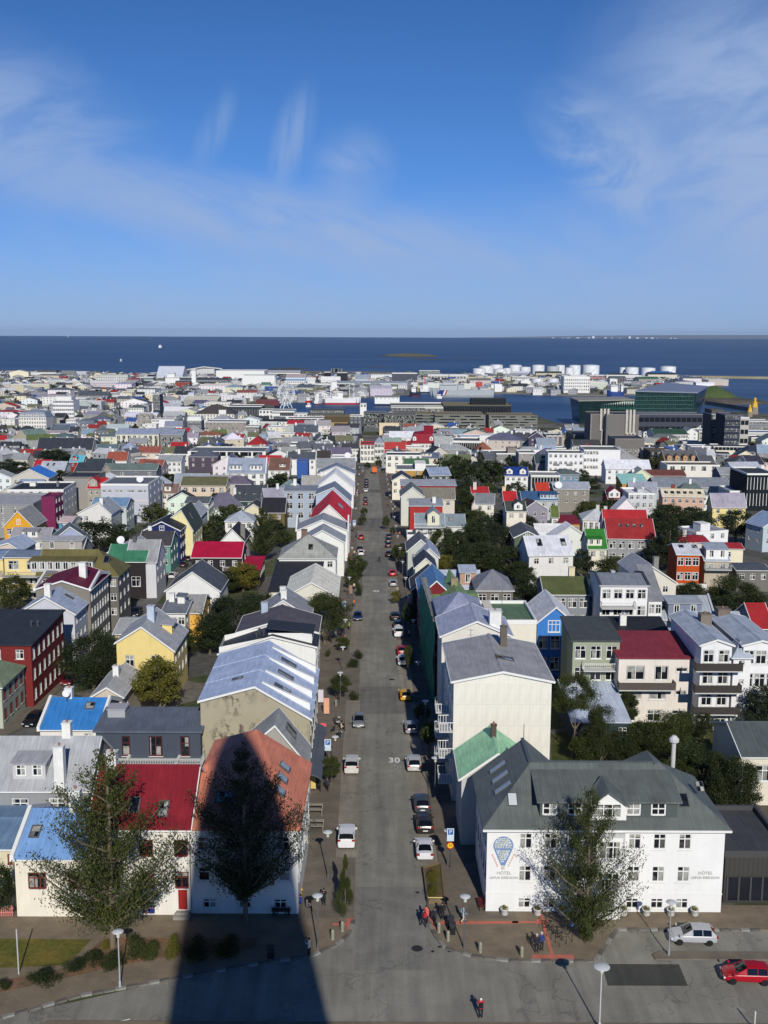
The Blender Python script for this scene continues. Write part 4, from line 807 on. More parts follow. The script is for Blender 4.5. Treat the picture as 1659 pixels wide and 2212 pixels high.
('long white museum like hall with white ribs and dark clerestory windows',-103.4,572.1,0,40.3,24,9.5,'flat',2.4,Aq,(110,114,118),[('f',1,16,{'w':1.6,'h':1.8,'t':6.})],[('strip','f',7.,9.2,5),('pil','f',6,.9,Aq)]),
('white villa with a rust red hipped roof and white columns',-84.3,661.4,0,12.2,13,9,'hf',4.5,Aq,(150,44,46),[('f',1,5,{'w':1.,'h':4.})],[],{'cat':'building'}),
('tall white gabled house with a slate roof and two white chimneys left of the street',-73,876.5,.05,19.3,10.5,9.5,'gx',5.7,Aq,(78,86,96),[('f',3,6,{'w':1.2,'h':1.7,'dz':3.2})],[('ch',.08,.5,1.3,1.6),('ch',.9,.5,1.3,3.2),('sky','f',.45,.5,1.4,1.4)]),
('grey roofed house with dark side gable and two skylights beside the white villa',-65.2,634.6,0,9.1,10.5,6,'gx',4.6,(150,152,152),Hq,[('f',1,3)],[('sky','f',.2,.6,1.,1.2),('sky','f',.5,.6,1.,1.2)]),
('low white building with long window ribbon and a brown flat roof',-63.2,719,0,24.5,16.8,6.5,'flat',2.4,Aq,(100,98,94),[],[('strip','f',3.4,5.4,12)]),
('house with a rusty patched brown roof and one dormer beside the blue scissor lift',-51.8,485.3,0,9.2,10.5,7,'gx',4.9,Aq,(112,84,72),[('f',1,3)],[('dor','f',.65,1.2,2.6,1.5,2,'s')]),
('white terrace with a slate roof and white party walls behind the blue block',-48.3,537.8,0,14.2,10.5,8,'gx',2.9,Aq,Bq,[('f',2,4)],[('ch',.4,.4,1.2,2.),('par',Aq)]),
('dark brown roofed street house left of the pedestrian end of the street',-34.5,546.3,0,7.3,10.5,8,'gx',3,(225,222,214),(70,64,62),[('f',1,3)]),
('white building with a red roof edge at the end of the main street',-14,634.1,0,8.1,16,11,'flat',2.4,(240,238,225),(150,60,62),[('f',3,4,{'w':1.4,'h':2.2,'dz':3.4})],[],{'trim':(160,50,55)}),
('white house with a dark glazed attic at the end of the street',-25.7,649.2,0,10.4,14,7.5,'gx',2.4,Aq,(72,74,78),[('f',2,6)]),
('white three storey corner house with bay windows beyond the orange truck',-5.7,639,0,5.5,14,11.5,'hip',3,(228,228,224),(150,156,166),[('f',3,3,{'w':1.5,'h':1.9,'dz':3.4})]),
('bright yellow gabled house with a grey roof at far left',-106.31,299.7,0,8.08,11.73,6.88,'gy',4.24,(226,166,46),(142,142,140),[('f',1,3,{'w':1.3,'h':1.7,'t':6.2}),('f',1,1,{'w':1.,'h':1.5,'t':8.9,'g':1}),('r',2,3)]),
('tall magenta stair tower of the grey office building',-101.97,319.77,0,3.99,9,13,'flat',2.4,(126,44,84),(126,44,84),[('r',3,3)],[],{'trim':(110,36,72)}),
('long grey rendered office building with a curved terrace, far left',-124.17,323.05,0,18.58,22,10.5,'flat',2.4,(152,152,150),Iq,[('f',2,5,{'w':.9,'h':2.2,'dz':3.4})],[],{'trim':(140,142,146)}),
('white commercial building with a black flat roof and a rounded corner',-128.72,368.02,.06,18.79,20,10,'flat',2.4,Gq,(48,50,55),[('f',2,6),('r',3,4)],[('ch',.3,.6,2.,1.2),('ch',.78,.5,.8,1.6,(120,120,120))]),
('plain grey concrete block with a black roof and a painted mural',-117.24,394.33,0,11.33,16,12,'flat',2.4,(158,154,148),(58,60,64),[],[],{'trim':(120,118,112)}),
('pale blue metal clad apartment block with two outside flue pipes',-94.51,359.35,0,15.8,20,13,'flat',2.4,(196,200,208),(110,112,116),[('f',1,4,{'w':3.,'h':.7,'t':11.}),('f',1,4,{'w':2.,'h':.7,'t':6.}),('r',3,3)],[('band','f',7.2,7.5,(228,214,196)),('dish',.75,.3,1.2),('ant',.62,.3,5.)]),
('red roofed house with a small red gable left of the pale blue metal block',-106.67,387.29,0,6.16,10.5,8.5,'gx',3.1,(170,164,150),(178,40,48),[('f',2,3)],[('dor','f',.3,.8,3.,2.2,1,'g')]),
('blue grey roofed timber house behind the large round tree',-91.99,337.64,0,10.93,10.5,8,'gx',2,(196,208,208),(112,142,172),[('f',1,4),('r',2,3)]),
('white gabled house with a grey roof between the mural and the large tree',-92.28,323.07,0,10.1,12,7.5,'asy',3.44,(222,222,216),(150,156,162),[('f',1,2)],[('ch',.7,.1,1.,1.6)],{'asy':(6.4,.13,3.44)}),
('low mint walled house with a grey roof',-89.61,337.94,0,7.46,10.5,5.5,'gx',.91,(160,200,175),(160,165,168),[('f',1,4)]),
('pinkish roofed white house left of the large tree',-94.46,311.22,0,3.47,10.5,6.4,'gx',1,(218,216,208),(200,180,178),[('f',1,2)]),
('pale blue roofed annex with a tiny blue chimney below the magenta tower',-92.38,293.76,0,5.94,10.5,5,'gx',.67,Aq,(150,170,192),[('f',1,2)],[('ch',.2,.8,.8,1.4,(90,150,180))]),
('white house with a bright blue roof edge left of the black flat roof',-151.9,439,.05,15.1,14,7.2,'gy',3.7,(205,200,188),(60,122,200)),
('pale grey roofed white house with dark roof windows and a bay',-151.3,474.6,0,10.6,10.5,7.5,'gx',3.2,Aq,(172,178,186),[('f',2,4)],[('sky','f',.25,.6,.8,1.8),('sky','f',.5,.6,.8,1.8)]),
('dark grey long workshop with square windows and a green grey roof',-127.4,464.2,0,29.5,10.5,8.5,'gx',2.2,(118,122,128),(105,120,115),[('f',2,5,{'w':1.6,'h':1.4})]),
('white house with a terracotta red roof and curly white gables',-144.4,562.2,0,10.4,10.5,5,'gx',3.9,Aq,(150,82,66),[],[('ch',.2,.6,1.2,2.)]),
('small red house with a turquoise roof',-160.1,550.1,0,6.7,10.5,5,'gx',2.8,(150,34,38),(96,180,200),[('f',1,2)],[('dor','f',.35,.6,2.8,1.9,2,'g',(150,34,38))]),
('long black roofed warehouse row, centre left',-203.3,634.3,0,32.2,10.5,7,'gx',6.2,(205,202,196),(54,58,66),[('f',1,8)]),
('beige gabled church hall with a green grey roof at far left',-263.7,766,-.5,18.2,20,7.5,'asy',6.9,(186,176,152),(108,126,118),[('f',1,3,{'w':.8,'h':1.6,'t':8.4,'g':1})],[],{'asy':(10.24,-1.34,6.91)}),
('rust roofed low building behind the black warehouse row',-193.6,678.7,0,24.9,10.5,5,'gx',2.1,(170,90,70),(150,74,60)),
('white postmodern building with tall pointed glazed bays',-178.5,721.5,0,28.5,18,13,'gx',3,(228,226,205),(146,156,176),[('f',1,8,{'w':2.,'h':7.,'t':12.})],[],{'cat':'building'}),
('grey extension with three tall glass bays right of the postmodern building',-147.4,714.4,0,14.8,16,13,'gx',3,(140,140,138),(140,148,164),[('f',1,3,{'w':3.,'h':8.,'t':11.5})],[],{'cat':'building'}),
('grey mansard building with a row of white dormers, left of the pointed bays',-238.3,883.1,0,19.1,14,5,'man',5,(150,152,150),(104,110,116),[('f',1,5)],[('dor','f',.2,.3,1.8,2.2,1,'g'),('dor','f',.5,.3,1.8,2.2,1,'g'),('dor','f',.8,.3,1.8,2.2,1,'g')]),
('red roofed cottage right of the pointed glazed bays',-134.6,680.8,0,10.8,10.5,5,'gx',4,Aq,(160,42,48),[('f',1,3)]),
('white house with a light grey roof and a small balcony, centre left distance',-110.1,526,0,11.3,10.5,7.5,'gx',2.4,Eq,(150,156,158),[('f',2,5)]),
('grey white flat roofed pavilion with a red door',-148.9,647.9,0,16.1,12,6,'flat',2.4,(222,224,224),(160,165,170),[('f',1,4)]),
('red roofed house with a white gable and grey neighbour roof, far left',-166.6,512.5,0,7.3,10.5,5,'gx',3.4,Aq,(170,46,52),[('f',1,2)]),
('cream walled house with a striped rusty roof right of the outside flue pipes',-81.68,395.86,0,5.5,10.5,6,'gx',2.64,(236,232,220),(130,104,96),[('f',1,3)],[('dor','f',.35,1.,2.4,1.8,1,'s')]),
('big blank white panelled gable building with a grey roof and white street balconies',8.02,119.01,.012,11.18,15.14,14.54,'gy',1.14,(236,233,220),(152,152,152),[('l',4,5,{'w':1.4,'h':1.7,'dz':3.1})],[('panels','f',9,6,-1.,14.4,(233,229,214)),('ch',.62,.72,.8,2.4,(105,98,90)),('ant',.6,.75,7.),('bal','l',.92,2.4,2.6,1.6,Aq),('bal','l',.92,5.5,2.6,1.6,Aq),('bal','l',.92,8.6,2.6,1.6,Aq),('bal','l',.5,2.4,2.6,1.6,Aq),('bal','l',.5,5.5,2.6,1.6,Aq),('bal','l',.5,8.6,2.6,1.6,Aq),('sky','r',.35,.85,1.4,2.)],{'near':True}),
('light green roofed building between the blank white gable and the hotel',8.19,107.1,0,7.43,7.68,7.58,'gy',2.68,(196,196,190),(158,208,164),[('l',2,3)],[('ch',.5,.6,.55,1.2,(92,80,72))]),
('white cornered building with grey lavender hip roof wrapped in green scaffold netting',8.32,157.4,.012,6.84,13,13,'hip',2.6,(230,226,210),(150,156,178),[('f',1,1)]),
('white block with roof terrace and green flat roof beside the netted building',15.22,157.07,.012,7.58,12,13,'flat',2.4,(232,226,208),(96,122,92),[('f',1,1,{'a':.6,'b':.72,'w':1.4,'h':1.8,'t':9.5})],[('box',0.,.1,.14,.5,1.8,(228,222,205)),('bal','f',.75,8.,3.4,1.5,(120,122,124))]),
('grey pyramid roofed extension in front of the netted building with a white chimney',8.11,146.31,.012,9.67,10,13.2,'gy',2.08,(225,222,210),(158,164,182),[],[('ch',.78,.15,1.7,2.2)]),
('bright blue timber house with white windows and a white roof',25.06,172.02,0,5.97,12,9.27,'gy',2.52,(66,128,204),(208,208,210),[('f',1,1,{'a':.28,'b':.64,'w':2.,'h':1.9,'t':9.6,'g':1,'st':'V'}),('f',2,3,{'w':1.5,'h':2.1,'t':7.,'dz':3.6})]),
('yellow and green roofed house with cross gables behind the scaffold netting',7.87,186.63,.012,8.98,10.5,9,'gx',.62,(236,196,110),(122,146,98),[],[('ch',.55,.55,1.1,2.8,(150,140,110)),('dor','f',.55,.1,5.2,.4,1,'g')]),
('dark red street house with a blue roof',6.66,191.62,.012,5.75,14,9.69,'gy',2.66,(120,40,48),(88,128,170),[('l',3,4)]),
('pale blue grey house with a white parapet, dormer and skylight',11.16,211.86,0,8.11,10.5,7,'gx',2.54,(170,180,196),(176,186,200),[('f',1,3)],[('sky','f',.28,.45,1.2,2.),('dor','f',.7,.8,3.2,2.6,1,'s',(180,150,130))]),
('brown grey rendered house with a grey hipped roof and white windows',17.76,203.23,0,7.05,11,8.4,'hip',2.8,(122,116,108),(132,134,140),[('f',3,3,{'w':1.5,'h':1.6,'dz':3.1})]),
('white street house with black timber gable and pink window surrounds',5.68,210.03,.012,7.23,10,7.11,'gy',2.93,(50,46,50),(60,60,64),[('f',1,1),('l',2,2)]),
('cream gabled house with a black roof, nearer of the two beside the long trees',6.99,236.39,.012,4.63,10,6.84,'gy',2.13,(222,222,200),(60,64,74),[('f',1,1)]),
('pale grey green gabled house with dark roof and twin attic windows, right pavement',5.74,256.17,.012,6.26,11,7.39,'gy',2.74,(190,194,184),(92,94,98),[('f',1,2),('l',2,3)]),
('white gabled house with a pale blue roof wing by the long row of trees',8.42,248.85,.012,4.33,12,7.13,'gy',2.07,(215,218,212),(150,160,178),[('f',1,1)]),
('deep red blank gable building with a grey metal roof on the right of the street',7.59,317.66,.012,9.73,10.5,11,'gx',1.37,(172,58,56),(140,145,154),[],[('ch',.75,.2,1.,1.6)]),
('house with grey green mansard, arched dormer and white balcony before the red gable',8.55,287.15,0,7.61,10.5,9,'gx',2.78,(214,214,205),(138,150,156),[('f',1,3)],[('dor','f',.62,.3,3.2,3.,1,'g',(225,222,190)),('bal','f',.4,8.9,7.,1.,(230,230,228))]),
('white house with a low roof and skylight right of the round dormer',16.95,295.75,0,5.44,10.5,8,'gx',2.48,(220,220,214),(136,148,154),[('f',1,2)],[('sky','f',.3,.5,1.2,1.4)]),
('white low house with a dark flat roof in front of the red gable',6.13,282.26,.012,5.5,6.8,7.5,'flat',2.4,(226,224,216),(86,88,90),[('f',1,2)]),
('cream gabled building with a grey green roof above the red gable',5.59,352.78,.012,7.49,14,9.91,'gy',3.03,(214,214,200),(110,112,108),[('l',3,4)]),
('grey stone roofed long house with a crimson edge, right of the street',10.52,362.63,0,13.29,10.5,8,'gx',3.05,(214,205,190),(128,124,112),[('f',1,3)]),
('long shed roofed building with a crimson fascia',6.28,397.51,0,20.29,11.02,9,'sb',.8,(160,30,50),(168,172,178),[('f',1,5)],[],{'trim':(170,30,54)}),
('cream gabled house with a slate roof beside the pedestrian part of the street',3.2,428.4,0,7.6,14,7.9,'gy',2.3,(240,234,212),(66,68,74)),
('white corner building with brown panelled attic and black roof, right street end',.9,548,0,18,14,9.5,'flat',2.4,(240,238,224),(50,52,58),[('f',3,5,{'w':1.5,'h':2.,'dz':3.3})]),
('flat roofed house with yellow timber wall panels and a white roof box',5.3,479.5,0,18.9,19.3,8,'flat',2.4,(190,150,80),(128,128,126),[('f',1,3)],[('box',.45,.2,.7,.8,2.6,Aq)]),
('dark red gabled shop at the right end of the street',.2,611.1,0,11.8,10.5,9,'gx',3.6,(170,70,66),(176,66,62)),
('grand white building with a swooping crimson mansard roof and curved gable',17.4,687.3,0,14.6,18,9,'man',6,Aq,(140,30,48),[('f',3,7,{'w':1.2,'h':1.7,'dz':3.})],[('box',.55,.3,.95,.7,4.,(140,30,48)),('dor','f',.12,.4,2.2,2.4,1,'g',Aq),('dor','f',.85,.4,2.2,2.4,1,'g',Aq)],{'cat':'building'}),
('slate grey house with a blue grey gable right of the crimson mansard',31.5,673.6,0,10.8,10.5,8,'gx',5.7,(116,122,132),(162,164,162),[('f',1,2)]),
('white modernist courthouse like block with a row of tall vertical fins',44.6,712.3,-.12,28.5,22,10,'flat',2.4,(236,235,228),(96,98,100),[],[('strip','f',2.,8.6,14,.02,.7),('box',.62,.3,.95,.8,3.4,Aq)],{'cat':'building'}),
('government house with a dark hipped roof and five white chimneys',77.9,756.5,0,33.9,20,8,'hip',5,(225,222,210),(74,76,84),[('f',2,14,{'w':1.2,'h':1.6})],[('ch',.35,.45,1.4,1.8),('ch',.6,.45,1.4,1.8),('ch',.75,.5,1.4,1.8),('ch',.85,.5,1.4,1.8),('ch',.45,.6,1.4,1.6)],{'cat':'building'}),
('white residential block with a brown chimney room and red arched canopy, centre right',55,593.4,0,18.8,16,8,'flat',2.4,(140,140,140),(88,90,95),[('f',2,3)],[('box',.68,.1,.95,.6,3.,(150,140,132))]),
('grey pink block with a small balcony in front of the white apartment slab',71.1,572.1,0,8.9,14,9.5,'flat',2.4,(160,154,152),Hq,[('f',2,2)]),
('white apartment slab with four small round balconies, centre right',80.6,532.2,-.05,17.3,14,12,'flat',2.4,Cq,(84,84,82),[('f',3,7,{'w':1.3,'h':1.5,'dz':3.4})],[('bal','f',.25,6.6,3.,1.3,Iq),('bal','f',.62,6.6,3.,1.3,Iq)]),
('white house with a royal blue roof and dark dormers',50.3,449.3,-.05,9.5,10.5,8.2,'gx',3,Aq,(36,62,134),[('f',3,4)],[('dor','f',.2,.8,2.6,1.6,1,'g'),('dor','f',.78,.8,2.6,1.6,1,'g')]),
('low grey concrete office with dark glazed front right of the royal blue roof',63.2,464.7,-.05,12.5,14,7,'flat',2.4,(172,170,164),(150,150,146),[],[('strip','f',1.6,6.,9)]),
('pale blue green hipped house behind the glazed office',75.1,473.6,0,10.5,14,6.5,'hip',1.8,(120,150,170),(96,108,104),[('f',1,4)]),
('blue roofed house with a white dormer strip, right of centre',47.48,369.3,0,12.18,10.5,7,'gx',2.29,(190,194,196),(60,92,128),[('f',1,4)],[('dor','f',.75,.5,6.,1.6,5,'s',(170,205,225))]),
('orange red roofed small house next to the blue roof',58.1,409.6,0,4.8,10.5,6,'gx',2.4,(150,150,152),(190,66,48),[('f',1,1)]),
('grey rendered two storey house with satellite dishes and a light roof',61.9,392.15,0,12.56,10.5,8.5,'gx',1.87,(148,142,132),(165,170,180),[('f',2,4)],[('dish',.12,.02,1.4)]),
('cream gabled house with a dark green roof and dormer, right of the tall trees',37.37,327.02,0,5.92,10.5,8.4,'gx',2.19,(236,230,212),(72,78,70),[('f',1,2),('r',2,2)],[('dor','f',.6,.4,2.6,1.7,1,'g',Aq),('sky','f',.5,.7,1.,1.4)]),
('red roofed house with two cream chimneys among the tall trees',40.42,361.22,0,4.23,10.5,7.5,'gx',2.59,(238,234,220),(184,46,48),[('f',1,2)],[('ch',.1,.6,1.2,1.8,(225,205,150))]),
('grey roofed house with a cream gable in front of the tall trees',30.48,358.41,-.1,6.15,10.5,7,'gx',2.7,(234,230,215),(126,130,134),[('f',1,2),('r',1,1)]),
('red roofed row left of the cream gable house',31.93,391.06,0,6.11,10.5,7,'gx',1.61,(225,215,205),(178,50,52),[('f',1,2)],[('ch',.2,.3,1.2,2.4,(215,210,195))]),
('white gabled house with an olive green roof, right of the dark green roof',49.96,319.26,-.1,1.94,10.5,7.5,'gx',2.61,Aq,(104,114,62),[('f',1,1),('r',2,3)]),
('yellow walled house with a maroon flat roof',51.93,316.22,0,5.83,9,6,'sb',1,(206,160,80),(126,40,52),[('f',1,3)]),
('white roofed house with a bright red gable front',43.25,302.6,0,9.68,10.5,4.5,'gx',2.43,(200,40,36),(225,225,222),[('f',1,2)]),
('dark green house with a charcoal roof and a white attic window beside the trees',34.54,282.62,0,6.83,14,6.83,'gy',1.69,(96,106,86),(88,90,94),[('f',1,1,{'w':1.1,'h':1.5,'t':8.2,'g':1}),('l',2,3)]),
('long white metal roofed house with two dark roof windows, right of the tree row',34.06,249.75,.12,10.6,10.5,7.5,'gx',3.59,(226,224,218),(208,210,214),[('f',1,3),('l',1,2)],[('sky','f',.3,.62,1.1,2.2),('sky','f',.85,.62,1.1,2.2)]),
('grey gabled porch house with a faded roof in front of the white metal roof',35.99,264.66,.05,5.76,10,4.99,'asy',2.3,(190,180,175),(175,175,178),[('f',1,1)],[],{'asy':(3.96,-1.29,2.3)}),
('moss green roofed grey house with white cross windows, right of the tree row',30.34,199.48,0,8.42,10.5,8.4,'gx',2.22,(140,146,152),(88,94,60),[('f',2,4,{'w':1.6,'h':1.8,'dz':3.2})],[('ch',.7,.55,1.1,1.8,(225,215,180))]),
('white apartment house with balconies and a grey metal roof, right of centre',39.39,192.51,0,8.53,10.5,11.5,'gx',1.06,(238,238,235),(128,134,142),[('f',4,4,{'w':1.5,'h':1.7,'dz':3.1})],[('bal','f',.36,7.6,6.2,1.7,Jq),('bal','f',.36,4.5,6.2,1.7,Jq),('bal','f',.36,1.4,6.2,1.7,Jq),('par',(70,74,84)),('box',.35,.5,.42,.6,.3,(190,190,190))]),
('grey roofed wing with one black roof window attached to the white apartment house',48.7,194.58,0,2.45,10,8.3,'sb',4.5,(238,238,235),(132,134,138),[('f',2,2,{'w':1.4,'h':1.7})]),
('light blue grey house with a large dormer, french doors and a deck',51.7,195.49,0,9.55,10.5,4.6,'gx',3.16,(158,166,178),(162,168,176),[('f',1,2)],[('dor','f',.43,.3,6.2,2.6,2,'s',(128,138,154)),('bal','f',.43,4.5,6.,2.4,(150,155,160)),('par',(176,182,190)),('sky','f',.03,.5,1.,1.8)]),
('pale grey pyramid roofed house with a concrete chimney behind the white apartments',53.53,226.98,.05,9.11,13,5.38,'asy',3.97,(224,220,205),(150,154,160),[('f',1,2)],[('ch',.62,.3,1.1,2.4,(140,138,130))],{'asy':(3.03,1.71,3.97)}),
('grey rendered terrace with a bright red roof and four small skylights',58.93,280.93,-.06,12.18,13,7,'gx',4.2,(152,154,158),(150,50,50),[('f',2,5,{'w':1.6,'h':1.9,'dz':3.2}),('l',1,1)],[('sky','f',.3,.62,.8,1.),('sky','f',.45,.62,.8,1.),('sky','f',.6,.62,.8,1.),('sky','f',.75,.62,.8,1.)]),
('cream house with a grass green roof and green dormer',51.81,269.95,0,4.56,10.5,6,'gx',3.98,(236,232,210),(52,120,46),[('f',1,2)],[('dor','f',.35,.6,3.6,1.8,2,'s',(236,232,210))]),
('burnt orange house with a white metal roof and a white balcony',67.5,245.32,-.06,5.14,10.5,8.6,'gx',1.49,(196,84,32),(205,208,214),[('f',2,3,{'w':1.4,'h':1.8,'dz':3.4})],[('sky','f',.3,.7,1.,1.2),('sky','f',.9,.7,1.,1.4),('bal','f',.5,1.2,8.,2.2,(225,222,215),1)]),
('beige gabled house with a grey roof, glazed dormer and glass balcony beside the orange house',74.29,246.42,-.06,5.54,10.5,7,'gx',1.7,(190,178,158),(160,170,182),[('f',1,2)],[('dor','f',.5,.4,5.,2.4,2,'s',Aq),('bal','f',.5,5.2,6.,1.8,Kq)]),
('cream gabled house with a long red roof, far right',82.85,267.66,-.1,7.07,8,6.5,'gx',.6,(238,230,200),(168,48,50),[('f',1,1),('r',1,2)]),
('red roofed row behind the orange house',76.98,277.05,0,7.4,10.5,6.5,'gx',.6,(220,210,200),(166,44,50),[],[('ch',.3,.5,1.,1.6,(200,200,190))]),
('dark slate roofed house among the trees at the right edge',81.24,244.78,0,7.45,8,5,'gx',.6,(120,116,110),Bq,[('f',1,3)]),
('narrow blue grey house with a bright red roof edge at the far right',62.72,178.13,0,3.05,10.5,7,'gx',3.01,(130,138,160),(160,44,46),[('f',1,1)]),
('sage green apartment house with a charcoal roof and white balconies',27.25,151.2,0,6.72,10.03,11.4,'sb',.8,(160,168,144),(76,80,80),[('f',3,3,{'w':1.6,'h':1.9,'dz':3.2})],[('bal','f',.55,7.4,4.6,1.6,(226,226,220)),('bal','f',.12,4.2,3.4,2.,(226,226,220))]),
('low black roofed building between the sage green house and the yellow corner post',37.03,166.9,0,8.6,8.13,8,'sb',1.2,(80,78,76),(44,46,50),[],[('ch',.22,.6,1.,1.6)]),
('white rendered house with a crimson flat pitched roof and a long timber balcony',33.34,148.48,0,10.52,9.99,9.6,'sb',1,(232,224,212),(134,54,64),[('f',1,1,{'a':.1,'b':.36,'w':3.1,'h':2.,'t':8.4,'st':'v'}),('f',1,1,{'a':.48,'b':.68,'w':2.5,'h':2.,'t':8.4,'st':'v'}),('f',1,1,{'a':.75,'b':.95,'w':1.6,'h':.6,'t':8.2,'st':''}),('f',1,1,{'a':.75,'b':.95,'w':1.6,'h':.6,'t':4.8,'st':''}),('f',1,2,{'a':.05,'b':.7,'w':2.4,'h':1.5,'t':5.}),('f',1,3,{'w':1.8,'h':1.6,'t':1.9})],[('bal','f',.36,5.4,8.,1.7,(84,76,70),1)]),
('white apartment house with dark timber balconies and a grey multi gabled roof, right edge',43.87,145.04,0,4.23,16,12.39,'gy',.74,(238,238,236),Lq,[('f',4,2,{'w':1.4,'h':1.7,'dz':3.1})],[('bal','f',.5,9.2,6.4,1.8,Mq,1),('bal','f',.5,6.1,6.4,1.8,Mq,1),('bal','f',.5,3.,6.4,1.8,Mq,1),('ch',.75,.6,1.6,1.4,(130,120,108))]),
('small hipped roof stair tower of the white apartment house at the right edge',48.31,144.71,0,2.4,4,11,'pyr',1.6,Cq,Lq,[('f',4,1,{'w':.6,'h':.6,'dz':2.7})]),
('right wing of the white apartment house with a low gable at the picture edge',49.62,144.83,0,4.94,15,12.43,'gy',.65,Cq,Lq,[('f',3,3,{'w':1.5,'h':1.9,'dz':3.3})]),
('back part of the white apartment house with a broad grey gabled roof and brown chimney',46.01,157.36,0,7.88,8,11.5,'gx',1.8,(216,216,214),(162,170,182),[],[('ch',.66,.3,1.8,1.6,(120,108,96))]),
('small shed with a pale blue metal roof and one skylight in the back gardens',25.53,139.56,0,7.49,11.99,3,'sb',1.8,(60,70,84),(186,196,212),[('f',1,1,{'a':.8,'b':.98})]),
('cream house with dark green roof edge at the right picture edge, behind the hotel trees',41.16,118.3,0,4.81,11,6,'gx',2,(226,218,196),(86,92,92),[('f',1,1,{'a':.3,'b':.7,'w':1.7,'h':1.9,'t':4.9}),('f',1,1,{'a':-.1,'b':.3,'w':1.7,'h':1.9,'t':2.4})]),
('dark zinc clad annex with glass terrace right of the hotel',32.1,95.24,0,6.12,10,5.2,'flat',2.4,(64,62,60),(72,74,76),[],[('strip','f',.3,2.6,5,.05,.95),('panels','f',14,1,2.8,4.9,(70,68,64)),('vent',.1,.3),('vent',.2,.5)],{'trim':(70,70,70),'cat':'building'}),
('long white office block with two rows of windows at far left by the sea',-720.9,2178.7,0,67.7,30,9,'flat',2,Aq,(60,62,66),[('f',2,22,{'w':1.6,'h':1.6,'dz':4.})],[('box',.4,.2,.98,.8,4.,(90,88,88))],{'cat':'building'}),
('cream gabled block left of the long white office block',-717.3,2096.3,0,36,14,12,'gy',4,(238,232,200),Fq,[('f',1,1)],[],{'cat':'building'}),
('grey gabled hall by the sea right of the long white office block',-620.3,2092.1,0,25.7,30,7,'gx',8,Aq,(130,130,126),[('f',1,10,{'w':1.5,'h':1.6})],[],{'cat':'building'}),
('white balconied apartment block by the sea with setback top floor, left distance',-494.5,1877.2,0,54,24,13,'flat',2,(238,238,234),(90,92,90),[('f',3,14,{'w':3.,'h':2.,'dz':3.6,'st':'v'})],[('box',.1,.3,.98,.9,4.,(190,195,185))],{'group':None,'cat':'building'}),
('white hotel slab with five rows of coloured blinds, left distance',-333.2,1096.5,0,20.5,22,22,'flat',2,(240,240,240),Nq,[('f',5,10,{'w':2.,'h':1.9,'dz':4.})],[('box',.1,.2,.85,.9,3.6,Aq)],{'cat':'building'}),
('white rounded side wing of the white hotel slab',-392,1249.8,0,16,20,16,'flat',2,Aq,(60,62,66),[('f',3,4)],[],{'cat':'building'}),
('white apothecary hotel with rows of small dormers and six rows of windows, far left',-317,943.1,0,23.8,20,17,'man',4,(236,232,222),(136,144,158),[('f',5,11,{'w':1.2,'h':1.7,'dz':3.3})],[('dor','f',.09,.2,1.5,1.6,1,'g'),('dor','f',.18,.2,1.5,1.6,1,'g'),('dor','f',.27,.2,1.5,1.6,1,'g'),('dor','f',.36,.2,1.5,1.6,1,'g'),('dor','f',.45,.2,1.5,1.6,1,'g'),('dor','f',.55,.2,1.5,1.6,1,'g'),('dor','f',.64,.2,1.5,1.6,1,'g'),('dor','f',.73,.2,1.5,1.6,1,'g'),('dor','f',.82,.2,1.5,1.6,1,'g'),('dor','f',.91,.2,1.5,1.6,1,'g')],{'cat':'building'}),
('white corner block with a gable clock wall at far left',-339.9,967.1,0,11.3,14,13,'flat',2,(232,228,220),(100,90,84),[('f',2,2)],[],{'cat':'building'}),
('dark glass fronted pavilion behind the dormered hotel',-404.2,1150.2,0,16.4,16,8,'flat',2,(70,74,76),(190,190,188),[('f',2,6)],[],{'cat':'building'}),
('dark grey long pitched warehouse right of the white hotel slab',-391.9,1394.1,0,38.2,22,9,'gx',5,(150,148,142),Bq,[],[('strip','f',2.,5.,14)],{'cat':'building'}),
('grey mansard building with eight white dormers, left of centre',-275.2,967.5,0,18.1,16,5,'man',7,Aq,(104,112,122),[('f',1,6)],[('dor','f',.2,.3,1.7,2.,1,'g'),('dor','f',.4,.3,1.7,2.,1,'g'),('dor','f',.6,.3,1.7,2.,1,'g'),('dor','f',.8,.3,1.7,2.,1,'g')],{'cat':'building'}),
('slate blue gabled house with a white side left of the eight dormers',-279.2,918.2,0,16.7,14,8,'gx',5,(210,218,228),(116,126,142),[('f',2,5)],[],{'cat':'building'}),
('white round cornered cafe building with a red rooftop terrace',-294.6,1007.4,0,8.7,10,10,'flat',2,Aq,(150,60,58),[('f',1,5)],[],{'cat':'building'}),
('black arched roof hall in front of the white hotel slab',-323,1062.8,0,10.2,16,7,'gx',4,Oq,(58,60,64),[],[],{'cat':'building'}),
('grey pitched library like roof with dark glass below, left distance',-307.8,1127.8,0,21.3,20,6,'hip',4,Pq,(160,158,150),[],[],{'cat':'building'}),
('dark glass tower house with rounded balconies, left distance',-243,1145,0,7.2,18,26,'flat',2,(62,70,84),(60,66,78),[('f',6,4,{'w':3.,'h':2.,'st':'v'})],[],{'cat':'building'}),
('white arched house with three window rows left of the stone gabled building',-266.8,1135.9,0,15.9,14,12,'hip',3,Aq,(90,96,92),[('f',3,6,{'w':1.6,'h':1.6,'dz':3.4})],[],{'cat':'building'}),
('stone grey art nouveau building with a tall peaked gable, left distance',-229.4,1009.9,0,13.1,14,9,'gx',6,(168,160,150),(146,142,134),[('f',2,5,{'w':1.6,'h':1.8})],[('dor','f',.3,.4,4.,3.,2,'g'),('dor','f',.7,.4,4.,3.,2,'g')],{'cat':'building'}),
